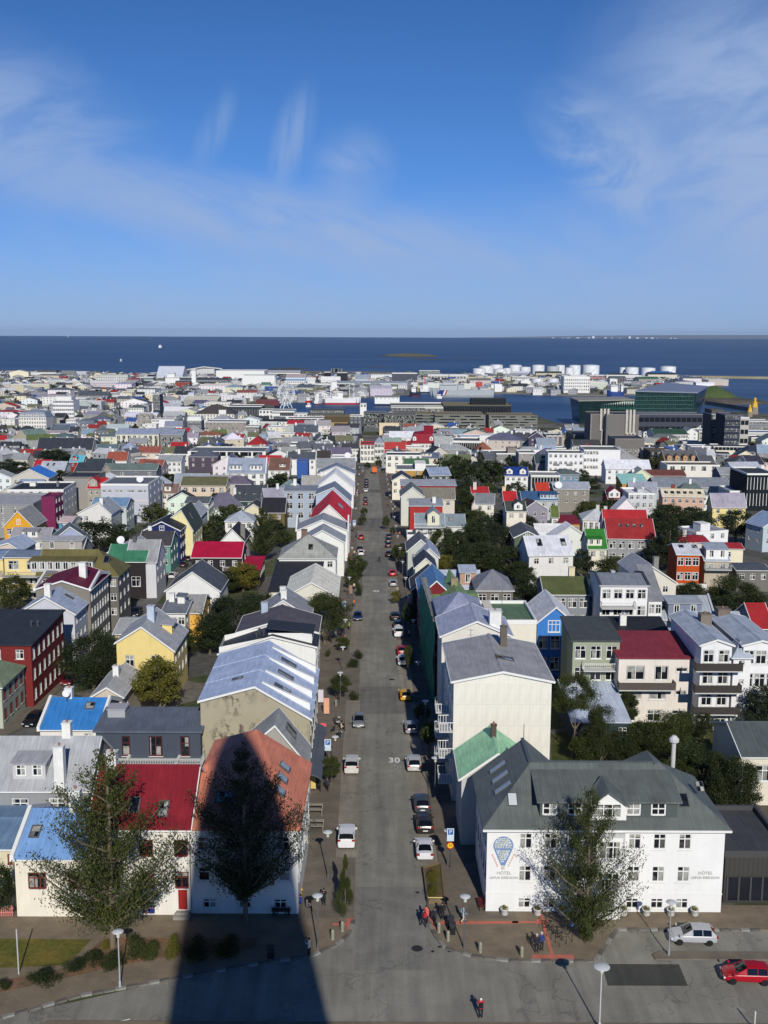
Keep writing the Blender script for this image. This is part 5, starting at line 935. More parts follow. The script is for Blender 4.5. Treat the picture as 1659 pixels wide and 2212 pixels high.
('white block with eight small windows beside the peaked gable',-213.8,999.1,0,21,16,11,'flat',2,(242,242,240),Nq,[('f',2,4,{'a':.02,'b':.32,'w':1.2,'h':1.6})],[],{'cat':'building'}),
('white roofed market hall with a dark band, left distance',-243.1,1170.5,0,35.3,24,6,'gx',4,Aq,(240,240,240),[],[],{'cat':'building'}),
('grey ribbed office block with a white attic, left of centre',-170.9,942.4,0,12.3,16,15,'flat',2,(96,100,108),(170,172,172),[('f',4,10,{'w':1.2,'h':1.9,'dz':3.5})],[('box',.02,.05,.98,.9,3.,Aq)],{'cat':'building'}),
('brownish stone bank building with strong window rows, left of centre',-148.7,902.5,0,34,24,17,'flat',2,(160,150,142),(130,134,140),[('f',4,11,{'w':1.5,'h':1.9,'dz':3.8})],[],{'cat':'building'}),
('grey roofed building with a brown flat top right of the bank building',-112.4,883.6,0,10.6,16,14,'flat',2,(140,138,132),(128,128,124),[('f',3,4,{'w':2.,'h':1.8,'dz':3.8})],[],{'cat':'building'}),
('white classical building with a dark hipped roof and a carved pediment',-186.3,1067.3,0,39,30,11,'hip',8,(238,235,222),(78,72,68),[('f',2,13,{'w':1.4,'h':2.})],[('box',.62,-.02,.8,.05,3.5,Aq)],{'cat':'building'}),
('cream warehouse style office with beige roofs, left of centre',-203.5,1230.3,0,29.2,20,11,'flat',2,(226,220,200),(224,220,200),[('f',2,9,{'w':1.4,'h':1.2})],[],{'cat':'building'}),
('cream wedge roofed building with a long grey side',-243.3,1324.1,0,40.8,30,9,'sb',3,(168,165,158),(222,216,192),[],[],{'cat':'building'}),
('pale violet grey block with a small pyramid roof',-252.6,1352.2,0,17.5,14,12,'flat',2,(196,202,214),(120,122,130),[('f',1,3)],[('box',.55,.1,.95,.8,4.,(190,196,212))],{'cat':'building'}),
('long grey roofed customs style hall with a white front',-247.1,1422,0,35.5,24,8,'flat',2,(226,228,224),(118,118,114),[],[],{'cat':'building'}),
('dark glass sided office with a white roof edge near the classical building',-167.8,1165.9,0,36.6,30,12,'flat',2,(50,62,66),(120,124,122),[],[('strip','f',2.,9.,20)],{'cat':'building'}),
('long low fish processing hall with a dark roof, far left shore',-349.8,1862.1,0,82.9,24,9,'gx',3,(130,134,138),(66,70,76),[],[('strip','f',2.,6.,24)],{'cat':'building'}),
('rust red harbour shed behind the white research ship',-340.1,1776.7,0,23.6,20,9,'gx',2,(150,72,56),(80,80,82),[],[],{'cat':'building'}),
('big pale grey storage building with sloping roof behind the white ship',-422.3,2028.9,0,48.1,50,10,'gx',16,(206,210,218),(196,202,212),[],[],{'cat':'building'}),
('white low harbour building with a grey roof by the apartment block',-450.4,1988.1,0,30,20,8,'flat',2,(120,130,130),(170,178,180),[],[],{'cat':'building'}),
('white warehouse with a long dark red name strip on its wall, harbour island',-312,2028,0,89.5,60,19,'flat',2,Aq,(205,205,200),[],[],{'cat':'building'}),
('white box warehouse with four tree pictures and a dark roof, harbour island',-232.6,1793.1,0,52.5,40,20,'flat',2,Aq,Hq,[],[('pil','f',0,.5,Aq)],{'cat':'building'}),
('long dark low terrace building with white bands at the shore',-234.7,2159,0,68.9,24,14,'flat',2,(90,88,96),Qq,[],[('band','f',9,11,Aq),('strip','f',4,8,16)],{'cat':'building'}),
('harbour hall with a pink grey roof and blue wave mural',-175.4,1942.7,0,35.3,24,11,'sb',5,(90,130,175),(190,170,168),[],[('band','f',7.5,10.5,(200,215,228))],{'cat':'building'}),
('white harbour office with a window row left of the aluminium drum building',-166.9,1812.6,0,36.2,20,10,'flat',2,Aq,(150,150,146),[('f',2,10,{'w':2.2,'h':2.,'dz':4.})],[],{'cat':'building'}),
('white gabled fish hall with a cupola',-134.9,1883.3,0,15.3,16,7,'gx',6,Aq,(210,210,205),[],[],{'cat':'building'}),
('white arched roof shed in front of the aluminium drum building',-110.2,1893,0,33.4,24,8,'gx',6,Aq,(235,235,232),[],[],{'cat':'building'}),
('black cube building with white script lettering beside the aluminium drum',-107.1,1945.8,0,10.9,20,20,'flat',2,(40,42,46),(60,60,60),[],[],{'cat':'building'}),
('black cube building right of the aluminium drum',-84,1929.9,0,17.9,22,20,'flat',2,(48,50,54),(60,60,60),[],[],{'cat':'building'}),
('grey blue arched net loft in the harbour',-53.4,1961.4,0,24.8,26,8,'gx',7,(190,196,204),(150,160,170),[],[],{'cat':'building'}),
('long white and green quay shed with a low roof',-79.2,1795,0,116.5,20,8,'gx',3,(224,228,216),(140,150,160),[('f',1,26,{'w':6.,'h':4.,'t':6.5,'c':(120,165,150)})],[],{'cat':'building'}),
('low white quay shed left part with green doors',-126.4,1763.9,0,39.3,18,8,'flat',2,(226,228,220),(110,112,112),[('f',1,8,{'w':5.,'h':4.,'t':6.,'c':(120,170,155)})],[],{'cat':'building'}),
('small mint green boat house behind the moored fishing boats',-194.1,1719.2,0,14.4,14,8,'gx',4,(196,214,205),(90,120,110),[('f',1,5)],[],{'cat':'building'}),
('white hotel annex with a black glazed bay near the big wheel',-110.8,1072,0,22.1,26,14,'flat',2,Aq,Nq,[('f',2,8,{'a':0.,'b':.35,'w':2.,'h':2.2,'dz':4.5})],[('strip','f',9.,12.5,7,.36,.98)],{'cat':'building'}),
('white block with two window rows left of the black glazed bay',-124.6,1081.9,0,13.8,20,14,'flat',2,Aq,Oq,[('f',2,4,{'w':2.,'h':2.4,'dz':4.5})],[],{'cat':'building'}),
('grey white curved front building below the big wheel',-111.4,1085.1,0,34.4,16,10,'flat',2,(214,214,212),(170,170,168),[('f',1,8,{'w':1.6,'h':3.4})],[],{'cat':'building'}),
('dark brown stepped office with small pale panels',-90.6,1019.3,0,36.5,20,11,'flat',2,(60,56,54),(84,84,84),[('f',2,9,{'w':1.8,'h':2.2,'c':(90,80,74)})],[],{'cat':'building'}),
('dark grey block with square windows right of the golden building',-30.9,972.1,0,10.7,16,17,'flat',2,(92,96,104),(84,84,88),[('f',4,3,{'w':1.8,'h':2.2,'dz':4.})],[],{'cat':'building'}),
('dark bronze and golden clad office block, centre distance',-57,996.9,0,25.6,16,9,'flat',2,(178,148,84),(90,88,80),[],[],{'trim':(170,142,84),'cat':'building'}),
('upper dark bronze storey of the golden clad block',-55.4,1010.2,0,24.5,12,14,'flat',2,(92,80,56),(96,94,92),[],[],{'trim':(110,96,66),'cat':'building'}),
('dark grid facade office with deep square bays',-19.2,1005.5,0,21.7,26,17,'flat',2,(92,98,100),(96,100,108),[('f',3,6,{'w':3.6,'h':3.4,'dz':4.6,'st':'v','c':(120,124,120)})],[],{'trim':(110,114,112),'cat':'building'}),
('white narrow house and grey block by the quay, right of the red ship',-26.5,1182.2,0,7,12,14,'flat',2,Aq,(120,120,120),[('f',1,2,{'w':2.,'h':2.6})],[],{'cat':'building'}),
('dark olive harbour apartment block near the moorings',-74.1,1084.9,0,33.9,20,14,'flat',2,(76,80,80),(66,72,70),[('f',2,14,{'w':1.8,'h':2.,'dz':4.})],[],{'trim':(80,84,82),'cat':'building'}),
('white long hall with a curved gable below the bank, centre left',-114.4,1015,0,28.3,20,8,'gx',1.5,Aq,(50,50,52),[('f',1,9)],[],{'cat':'building'}),
('long maroon railing like quay building left of the big wheel',-162.3,1379.1,0,29.1,26,5,'flat',2,(110,60,60),(110,62,64),[],[],{'trim':(110,60,60),'cat':'building'}),
('dark hall with white roof and crest on its wall, harbour island',13.6,1985.1,0,45.7,30,17,'flat',2,Bq,(225,228,232),[],[],{'cat':'building'}),
('terraced glass apartment block at the outer shore',69.8,2217.1,0,41.9,24,14,'flat',2,(130,150,140),(80,84,88),[('f',2,10,{'w':5.,'h':2.6,'dz':5.,'st':'v'})],[],{'cat':'building'}),
('long white roofed shed behind the grey patrol ship',82.1,2071.3,0,72.2,20,9,'gx',3,(200,198,192),Gq,[('f',1,12,{'w':4.,'h':4.})],[],{'cat':'building'}),
('pinkish beige warehouse with a dark gable near the tanks',143.7,1848.5,0,36.1,24,11,'gx',3,(205,190,182),(120,120,118),[],[],{'cat':'building'}),
('white shed with a green edge near the yellow cranes',70.3,1802.8,0,80.7,16,7,'flat',2,(216,222,212),(150,160,158),[],[],{'cat':'building'}),
('small white hut building near the red trawler',173.4,1722.1,0,11.6,12,10,'flat',2,Aq,(230,230,230),[],[],{'cat':'building'}),
('wide grey timber slatted office complex with a grass roof, centre distance',45.9,990.2,0,46,40,17,'flat',2,(122,124,116),(128,118,92),[],[('slats','f',6)],{'trim':Dq,'cat':'building'}),
('left angled wing of the slatted office complex with dark window strips',27.9,998.6,0,17.8,30,17,'flat',2,(96,100,98),(124,114,88),[],[('slats','f',6)],{'trim':Dq,'cat':'building'}),
('right wing of the slatted office complex near the open water',97,1010.2,0,45.1,34,15,'flat',2,(124,126,118),(126,116,88),[],[('slats','f',6)],{'trim':Dq,'cat':'building'}),
('low front wing of the slatted office complex with a sloping grass roof',45.4,918.7,0,27.2,24,9,'flat',2,(122,124,118),(122,116,90),[],[('slats','f',6)],{'trim':Dq,'cat':'building'}),
('glass walled conference block under a grass roof edge at the quay',62.4,1153.8,0,72.2,50,15,'flat',2,(48,56,66),(132,120,84),[],[('strip','f',.5,13.,26,.01,.99)],{'trim':(110,100,70),'cat':'building'}),
('black roof structure with a crane like frame on the glass conference block',92.6,1166,0,37.2,16,21.3,'flat',2,Rq,Rq,[],[],{'trim':Rq,'cat':'building'}),
('dark grey apartment block with a pale framed end at the quay',6.6,1105.6,0,34.3,20,16,'flat',2,(84,86,86),(112,108,98),[('f',1,8,{'w':3.,'h':3.})],[],{'cat':'building'}),
('pale framed open gallery beside the dark apartment block',41.1,1107.7,0,18.6,20,16,'flat',2,(190,188,170),(150,144,120),[('f',1,6,{'w':3.,'h':5.,'t':14})],[],{'cat':'building'}),
('dark green grey office with a grid of deep concrete bays, centre distance',-.4,987.6,0,28.3,24,17,'flat',2,(112,116,108),(92,92,90),[('f',4,9,{'w':3.2,'h':3.,'dz':4.,'st':'v','c':(120,124,116)})],[],{'trim':(110,112,106),'cat':'building'}),
('cream awning roofed pavilion above the white gabled shop',-4.5,969.9,0,17.6,12,8,'sf',3,(232,212,176),(236,214,176),[],[],{'cat':'building'}),
('cluster of white gabled houses left of the crimson mansard',3.7,781.3,0,17.9,14,9,'gx',4,Aq,(222,224,226),[('f',2,4)],[],{'cat':'building'}),
('long dark moored pier building with a red section',6.8,1297.7,0,68.8,10,8,'flat',2,(84,84,84),(96,96,92),[],[],{'cat':'building'}),
('white shed on the inner pier',-12.7,1421.6,0,32.2,14,7,'gx',2,Aq,(130,132,130),[('f',1,6)],[],{'cat':'building'}),
('white freezing works block with four window rows, harbour island',278.5,1699.6,0,40.3,30,24,'flat',2,(238,236,230),(225,225,222),[('f',4,12,{'w':1.8,'h':2.6,'dz':5.,'t':20})],[],{'cat':'building'}),
('pink and white low depot behind the white freezing works',386.1,2064,0,29.6,20,12,'flat',2,(190,130,135),(205,190,190),[('f',2,5,{'w':5.,'h':3.,'dz':5.,'c':(230,225,225)})],[],{'cat':'building'}),
('long pale depot with window bands near the last tanks',424.1,2093.7,0,67.2,20,11,'flat',2,(220,216,214),(200,200,196),[],[('strip','f',3.,6.,20)],{'cat':'building'}),
('white portal shed with a black door opening',380.2,1846.8,0,12.6,16,14,'flat',2,Aq,(235,235,235),[('f',1,1,{'w':9.,'h':8.,'t':10})],[],{'cat':'building'}),
('pale green grey low hall beside the freezing works',339.9,1811.6,0,29.8,20,10,'flat',2,(205,210,196),(150,185,190),[],[],{'cat':'building'}),
('white gabled hall near the two low round tanks',230.4,1850,0,16.5,16,10,'gy',4,Aq,(232,234,238),[],[],{'cat':'building'}),
('long white low office near the left tanks',235.8,2026.6,0,36.4,20,10,'flat',2,Aq,(74,78,82),[('f',1,10,{'w':3.,'h':2.6})],[],{'cat':'building'}),
('grey sawtooth ribbed theatre like building with pale fins',113.6,757.5,0,11,20,12,'flat',2,(104,102,100),(90,90,90),[],[('pil','f',3,1.6,(176,170,158))],{'cat':'building'}),
('grey lower hall with flat black roofs beside the twin tower theatre',135.2,775.1,0,27.1,34,12,'flat',2,(110,108,104),Qq,[],[],{'trim':(120,118,112),'cat':'building'}),
('grey concrete theatre block with narrow window slits',133.7,628.2,0,17.1,22,15,'flat',2,(122,118,112),(64,64,70),[('f',1,12,{'w':.9,'h':4.,'t':9})],[],{'trim':(128,124,116),'cat':'building'}),
('left tower of the grey twin tower theatre with pale ribs',140.9,742,0,14.7,24,27.4,'flat',2,(116,112,108),Qq,[],[('ribs','f',.45,3,16,31),('pil','f',1,.6,(150,146,138))],{'trim':(126,122,114),'cat':'building'}),
('right tower of the grey twin tower theatre with pale ribs',149.9,735,0,22,26,27.3,'flat',2,(120,116,112),(56,58,64),[],[('ribs','f',.62,3,14,30.5)],{'trim':(126,122,114),'cat':'building'}),
('white office with a dark green curved roof, right distance',196.7,790.3,0,24.4,24,12,'gx',3,(234,232,224),(56,84,66),[('f',2,13,{'w':1.5,'h':1.8,'dz':3.8})],[],{'cat':'building'}),
('white gabled end of the dark green roofed office',223.4,805.7,0,9.2,16,13,'gy',3,Aq,(120,126,128),[('f',2,2)],[],{'cat':'building'}),
('pale grey office beside the white gabled end, right distance',235.1,811.8,0,15.3,20,14,'flat',2,(178,178,168),(140,146,152),[('f',3,5,{'w':1.5,'h':1.8,'dz':3.8})],[],{'cat':'building'}),
('dark grey slatted ministry block with vertical light posts in front of the concert hall',221.5,955.7,0,59.4,24,21,'flat',2,(74,76,88),(96,96,104),[],[('strip','f',14.,18.,12),('strip','f',6.,10.,12)],{'trim':(120,124,128),'cat':'building'}),
('dark brown apartment tower with white framed windows, right distance',218.3,726.6,0,8.9,20,28,'flat',2,(80,78,78),(180,182,182),[('f',5,2,{'w':2.4,'h':2.4,'dz':4.6})],[('box',.05,.1,.95,.9,3.,(90,88,88))],{'trim':(170,172,172),'cat':'building'}),
('dark blue glazed apartment tower with many balconies, right distance',218,696.7,0,9.8,20,28,'flat',2,(50,54,66),Pq,[('f',6,6,{'w':1.8,'h':2.2,'dz':4.,'c':(150,155,160)})],[],{'trim':(100,102,106),'cat':'building'}),
('stepped tower end with white balcony slabs',233.6,713.9,0,5.7,18,26,'flat',2,(190,186,180),(190,188,182),[],[('strip','f',3,6,2),('strip','f',9,12,2),('strip','f',15,18,2),('strip','f',21,24,2)],{'cat':'building'}),
('grey office row at the right edge below the golden beacon',309,921.9,0,20.1,18,18,'flat',2,(130,132,134),(110,112,118),[('f',4,9,{'w':1.6,'h':2.2,'dz':4.})],[],{'cat':'building'}),
('pale blue gabled office with balcony bands at the right edge',268.9,850.2,0,9.8,14,12,'flat',2,(196,202,208),(120,130,148),[('f',1,2)],[],{'cat':'building'}),
('long banded office with parking deck at the right edge',275.9,842.1,0,31.6,20,12,'flat',2,(190,190,182),(120,132,150),[],[('strip','f',6.,9.,16),('strip','f',1.5,4.5,16)],{'cat':'building'}),
('cream office with a dark window ribbon roof storey, right of centre',209.6,689.8,-.1,24.5,16,8,'flat',2,(232,226,206),(110,110,110),[('f',1,13,{'w':1.5,'h':1.6})],[('strip','f',5.6,7.6,10)],{'cat':'building'}),
('dark walled long block with a mossy flat roof, right of centre',148.8,606.6,0,13.3,16,9,'flat',2,(44,46,54),(108,92,66),[('f',2,4)],[],{'trim':(60,58,56),'cat':'building'}),
('orange walled house with a charcoal roof and four white arched dormers',144.9,556.8,0,16.9,16,6,'gx',5,(200,140,70),(96,96,96),[('f',1,5)],[('dor','f',.12,.3,2.4,2.4,1,'g'),('dor','f',.36,.3,2.4,2.4,1,'g'),('dor','f',.6,.3,2.4,2.4,1,'g'),('dor','f',.85,.3,2.4,2.4,1,'g')],{'cat':'building'}),
('low white building with a mossy flat roof, right of the white modern block',137.3,524.2,0,25.4,14,7,'flat',2,(234,230,220),(112,100,74),[('f',1,5,{'w':2.2,'h':2.2})],[],{'cat':'building'}),
('big white modern block with ribbon windows, right of the apartment slab',99.9,541.5,-.05,18,20,13,'flat',2,Cq,(110,112,104),[('f',3,5,{'a':0,'b':.4,'w':2.,'h':1.6,'dz':3.6})],[],{'cat':'building'}),
('white villa row with a broad white roof below the modern block',102.5,499.2,-.05,20.4,14,7,'gx',3.5,(238,238,238),(225,226,230),[('f',2,6)],[],{'cat':'building'}),
('dark rusty roofed long low house right of the villa row',114.6,486.2,0,21.4,12,5,'gx',2,(120,80,74),(112,70,62),[],[],{'cat':'building'}),
('turquoise roofed angular building with an orange wall',96.8,438.2,0,10.6,12,6,'sb',2.5,(205,145,60),(150,200,192),[],[],{'cat':'building'}),
('cluster of pale grey pitched roofs behind the cream metal roof',109.6,434.6,0,30.6,16,5,'gx',3,(170,174,176),(132,138,146),[],[],{'cat':'building'}),
('white house with a flat white roof and grey glass balconies',85.1,374.59,0,8.98,14,9,'flat',2,(205,208,208),(232,232,232),[('f',2,4)],[('bal','f',.15,4.8,4.,2.,Kq),('bal','f',.15,1.6,4.,2.,Kq),('box',.45,.3,.68,.7,1.2,(190,192,190))]),
('long salmon pink gabled house with a cream metal roof and six roof windows',96.82,373.77,-.12,14.13,10.5,8,'gx',1.88,(212,176,156),(226,214,186),[('f',2,6)],[('sky','f',.1,.5,1.1,1.6),('sky','f',.25,.5,1.1,1.6),('sky','f',.4,.5,1.1,1.6),('sky','f',.55,.5,1.1,1.6),('sky','f',.7,.5,1.1,1.6),('sky','f',.9,.5,1.1,1.6),('ch',.3,.6,1.2,1.6,(130,70,60))],{'seam':1.2}),
('white two storey house with a pale grey hipped roof and tall dark windows',59.73,321.84,-.08,8.31,11,6.5,'hip',2.4,Eq,(196,198,200),[('f',1,5,{'w':1.,'h':2.4})],[('ch',.85,.4,1.,1.4,(200,198,188)),('ch',.6,.6,1.,1.4,(200,198,188))]),
('pale lilac roofed house with white parapet gables',69.92,314.26,-.1,6.45,10.5,6,'gx',1.23,(236,236,236),(190,196,204),[('r',1,2)],[('par',Aq),('ch',.75,.6,1.,1.6)]),
('maroon roofed house with a small white gable, right of the oak like trees',79.87,382.9,0,7.27,10.5,6,'gx',2.4,(150,60,60),(120,28,48),[('f',1,3)],[('dor','f',.3,.5,4.,2.,2,'g',Aq)]),
('beige gabled grey roofed house left of the maroon roof',72.8,408.6,-.05,5.1,10.5,7.5,'gx',1.4,(150,146,138),(158,166,178),[('f',2,2),('r',1,1)]),
('white roofed workshop with a yellow gable line and grey flat wings',129.4,403,0,4.8,14,7,'flat',2,(200,206,212),(130,138,148),[('f',1,2)],[],{'cat':'building'}),
('dark glass office block with a white parapet at the right edge',133.89,398.16,0,10.36,20,14,'flat',2,(28,34,40),Oq,[],[('strip','f',8.,12.5,8),('strip','f',2.,6.5,8)],{'cat':'building'}),
('pair of blue grey bay windowed houses left of the dark glass block',143.4,460.2,0,8.5,12,8,'gx',2.4,(110,118,132),(150,152,154),[('f',2,2,{'w':3.2,'h':1.8,'st':'V'})]),
('cream pink small house with a charcoal mansard near the right edge',178.3,553.3,0,17.9,14,6,'hip',3,(226,205,180),(78,78,78),[('f',2,7)]),
('grey gabled dark roofed house row near the cream mansard',160.7,548.6,0,7.1,14,6,'gx',3,(110,110,110),Pq,[],[],{'cat':'building'}),
]
def tank(label,x,y,r,h,col):
 t=thing('oil_tank',label,'oil tank',(x,y,-40));m=mat(col,.5,.05,.05);MB().lathe([(r,-1),(r,h)],28).build('tank_shell',m,t);MB().lathe([(r,h+.01),(r*.5,h+r*.07),(.5,h+r*.1)],28).build('tank_roof',mat((215,218,218),.5),t)
 g=MB()
 for i in range(8):
  a0,a1=-1.9+i*.13,-1.9+(i+1)*.13;g.tube([(math.cos(a0)*(r+.4),math.sin(a0)*(r+.4),h*i/8),(math.cos(a1)*(r+.4),math.sin(a1)*(r+.4),h*(i+1)/8)],.35,4)
 g.build('stair',mat((170,172,174)),t)
 # ---------------------------------------------------------------- ground
def ground_mat():
 m=mat((84,86,58),.95,.1,.3,'grass');return m
def mixground():
 m=bpy.data.materials.new('garden_ground');m.use_nodes=True;nt=m.node_tree;N=nt.nodes.new;L=nt.links.new;b=nt.nodes['Principled BSDF'];b.inputs['Roughness'].default_value=.95
 tc=N('ShaderNodeTexCoord');vo=N('ShaderNodeTexVoronoi');vo.inputs['Scale'].default_value=.06;L(tc.outputs['Object'],vo.inputs['Vector'])
 r=N('ShaderNodeValToRGB');r.color_ramp.interpolation='CONSTANT';sp=N('ShaderNodeSeparateColor');L(vo.outputs['Color'],sp.inputs[0]);L(sp.outputs[0],r.inputs[0])
 for i,(p,c)in enumerate(((0,(92,90,84)),(.25,(72,82,42)),(.5,(104,100,92)),(.7,(84,88,50)),(.85,(120,114,104)))):
  e=r.color_ramp.elements[i]if i<2 else r.color_ramp.elements.new(p);e.position=p;e.color=(*lin(c),1)
 n=N('ShaderNodeTexNoise');n.inputs['Scale'].default_value=.7;n.inputs['Detail'].default_value=8;L(tc.outputs['Object'],n.inputs['Vector'])
 mr=N('ShaderNodeMapRange');L(n.outputs[0],mr.inputs[0]);mr.inputs[1].default_value=.3;mr.inputs[2].default_value=.7;mr.inputs[3].default_value=.6;mr.inputs[4].default_value=1.25
 v=N('ShaderNodeVectorMath');v.operation='SCALE';L(r.outputs[0],v.inputs[0]);L(mr.outputs[0],v.inputs['Scale']);L(v.outputs[0],b.inputs['Base Color']);return m
GM=mixground()
def land(name,poly,m,zf,ys,mat_side=None):
 """land cut into bands at the slope breaks"""
 import bmesh;from mathutils.geometry import tessellate_polygon
 bm=bmesh.new();vs=[bm.verts.new((p[0],p[1],0))for p in poly]
 for tr in tessellate_polygon([[Vector((p[0],p[1],0))for p in poly]]):bm.faces.new([vs[i]for i in tr])
 for y in ys:bmesh.ops.bisect_plane(bm,geom=bm.verts[:]+bm.edges[:]+bm.faces[:],plane_co=(0,y,0),plane_no=(0,1,0))
 for v in bm.verts:v.co.z=zf(v.co.y)
 ed=[e for e in bm.edges if e.is_boundary];r=bmesh.ops.extrude_edge_only(bm,edges=ed)
 for v in[g for g in r['geom']if isinstance(g,bmesh.types.BMVert)]:v.co.z=min(v.co.z-3,-44)
 bmesh.ops.recalc_face_normals(bm,faces=bm.faces[:])
 me=bpy.data.meshes.new(name);bm.to_mesh(me);bm.free();me.materials.append(m);o=put(me,name);o['kind']='structure';return o
MAIN=[(-1500,15),(1500,15),(1500,1250),(440,1250),(420,1284),(392,1290),(369,1232),(199,1101),(177,1111),(171,1188),(145,1240),(165,1444),(114,1422),(41,1399),(35,1262),(-21,1238),(-68,1235),(-121,1232),(-137,1354),(-153,1414),(-1500,1414)]
ISLE=[(-1500,1414),(-153,1414),(-153,1502),(-132,1483),(-82,1486),(-47,1574),(42,1676),(45,1785),(102,1789),(132,1736),(196,1714),(249,1679),(323,1659),(396,1703),(534,1885),(611,1973),(653,2343),(615,2388),(473,2386),(360,2438),(198,2474),(138,2523),(-34,2622),(-212,2633),(-389,2551),(-391,2464),(-513,2423),(-612,2260),(-648,2304),(-733,2511),(-916,2611),(-1500,2611)]
land('ground',MAIN,GM,gz,(100,560,900))
land('harbour_ground',ISLE,mat((128,124,112),.95,.25,.01,'plaster'),lambda y:-40.,())
# sea: one sheet to the horizon
def water_mat(name,c0,c1,rough,bs,sc):
 m=bpy.data.materials.new(name);m.use_nodes=True;nt=m.node_tree;N=nt.nodes.new;L=nt.links.new;b=nt.nodes['Principled BSDF']
 tc=N('ShaderNodeTexCoord');mp=N('ShaderNodeMapping');mp.inputs['Scale'].default_value=(.0012,.0045,1);L(tc.outputs['Object'],mp.inputs[0]);n=N('ShaderNodeTexNoise');n.inputs['Scale'].default_value=1;n.inputs['Detail'].default_value=6;n.inputs['Distortion'].default_value=.8;L(mp.outputs[0],n.inputs['Vector'])
 mx=N('ShaderNodeMix');mx.data_type='RGBA';mr=N('ShaderNodeMapRange');L(n.outputs[0],mr.inputs[0]);mr.inputs[1].default_value=.42;mr.inputs[2].default_value=.66;L(mr.outputs[0],mx.inputs[0]);mx.inputs[6].default_value=(*lin(c0),1);mx.inputs[7].default_value=(*lin(c1),1);L(mx.outputs[2],b.inputs['Base Color'])
 b.inputs['Roughness'].default_value=rough;w=N('ShaderNodeTexNoise');w.inputs['Scale'].default_value=sc;w.inputs['Detail'].default_value=6;L(tc.outputs['Object'],w.inputs['Vector']);bp=N('ShaderNodeBump');bp.inputs['Strength'].default_value=bs;bp.inputs['Distance'].default_value=1.;L(w.outputs[0],bp.inputs['Height']);L(bp.outputs[0],b.inputs['Normal']);return m
SEAM=water_mat('sea_water',(38,70,108),(62,94,134),.5,.7,.06)
struct('sea',MB().face([(-16000,900,SEA),(16000,900,SEA),(16000,19400,SEA),(-16000,19400,SEA)]),SEAM)
ROCK=mat((92,86,76),.95,.35,.05,'plaster');SAND=mat((150,142,112),.95,.2,.02)
def blobland(name,pts,z1,m,top=None):
 """low island: outline at the water, rounded to a top"""
 cx=sum(p[0]for p in pts)/len(pts);cy=sum(p[1]for p in pts)/len(pts);g=MB();n=len(pts)
 def ring(s,z):return[(cx+(p[0]-cx)*s,cy+(p[1]-cy)*s,z)for p in pts]
 R=[ring(1,SEA-1),ring(.93,SEA+z1*.35),ring(.7,SEA+z1*.75),ring(.35,SEA+z1)]
 for a,b in zip(R[:-1],R[1:]):
  for i in range(n):g.face([a[i],a[(i+1)%n],b[(i+1)%n],b[i]],0 if a is R[0]else 1)
 g.face(R[-1],1);o=g.build(name,[m,top or m]);o['kind']='structure'
def oval(cx,cy,a,b,n=22,j=.12):rr=random.Random(int(abs(cx)));return[(cx+a*math.cos(2*math.pi*i/n)*(1+rr.uniform(-j,j)),cy+b*math.sin(2*math.pi*i/n)*(1+rr.uniform(-j,j)))for i in range(n)]
GRS=mat((120,112,74),.95,.2,.01,"plaster")
blobland('island',oval(102,4397,116,170),9.,ROCK,GRS)
blobland('reef',oval(144,3866,68,60),1.2,ROCK)
blobland('reef',oval(302,4011,77,30),1.,ROCK)
blobland('reef',oval(-249,2830,59,60),2.,ROCK)
blobland('reef',oval(-21,3051,37,30),1.2,ROCK)
blobland('reef',oval(-11,4333,16,25),1.5,ROCK)
blobland("breakwater_head",oval(464,1516,72,40,24,.05),7,ROCK,ROCK)
struct("breakwater",MB().prism([(592,2376),(825,2311),(825,2341),(592,2406)],SEA-1,SEA+4.5),SAND)
blobland("shingle_spit",[(462,2087),(592,2107),(641,2235),(611,2325),(462,2347)],4,ROCK,ROCK)
struct("harbour_mole",MB().prism([(435,1465),(452,1344),(452,1358),(435,1481)],SEA-1,SEA+5),mat((96,90,84),.9,.2,.1))
# ---------------------------------------------------------------- streets
AX=lambda y:.7-.0152*(y-98)
ASPH=mat((140,137,126),.9,.12,.35,'asphalt');ASPH2=mat((112,110,104),.9,.12,.5,'asphalt');BAYM=mat((144,137,124),.9,.12,.5,'asphalt');PAVE=mat((134,121,102),.9,.1,.4,'paving');PAVE2=mat((124,115,102),.9,.1,.4,'paving')
KERB=mat((138,136,130),.9,.15,2,'plaster');REDP=mat((196,112,92),.85,.15,1.5)
def kL(y):
 for a,b,v in((0,104,-3.35),(104,158,-5.4),(158,187,-3.45),(187,246,-5.4),(246,292,-3.45),(292,340,-5.4),(340,372,-3.4),(372,452,-5.3),(452,999,-3.4)):
  if a<=y<b:return AX(y)+v
def kR(y):
 for a,b,v in((0,102,3.4),(102,196,5.05),(196,204,3.4),(204,262,5.05),(262,274,3.4),(274,338,5.05),(338,352,3.4),(352,999,3.3)):
  if a<=y<b:return AX(y)+v
steps=[104,158,187,246,292,340,372,452,102,196,204,262,274,338,352]
ys=cells(84,600,30,[s for s in steps]+[s-.01 for s in steps])
road=strip('main_street',lambda y:AX(y)-5.8,lambda y:AX(y)+5.6,ASPH,.02,0,ys)
yb=[y for y in ys if 90<=y<=560]+[92.]
yb=sorted(set(yb))
strip('left_pavement',lambda y:AX(y)-11.5,kL,PAVE2,.14,.3,yb);strip('right_pavement',kR,lambda y:AX(y)+11.5,PAVE2,.14,.3,yb)
for a,b in((104,158),(187,246),(292,340),(372,452)):strip('parking_bay',lambda y:AX(y)-5.45,lambda y:AX(y)-3.1,BAYM,.032,0,cells(a+.2,b-.2,40))
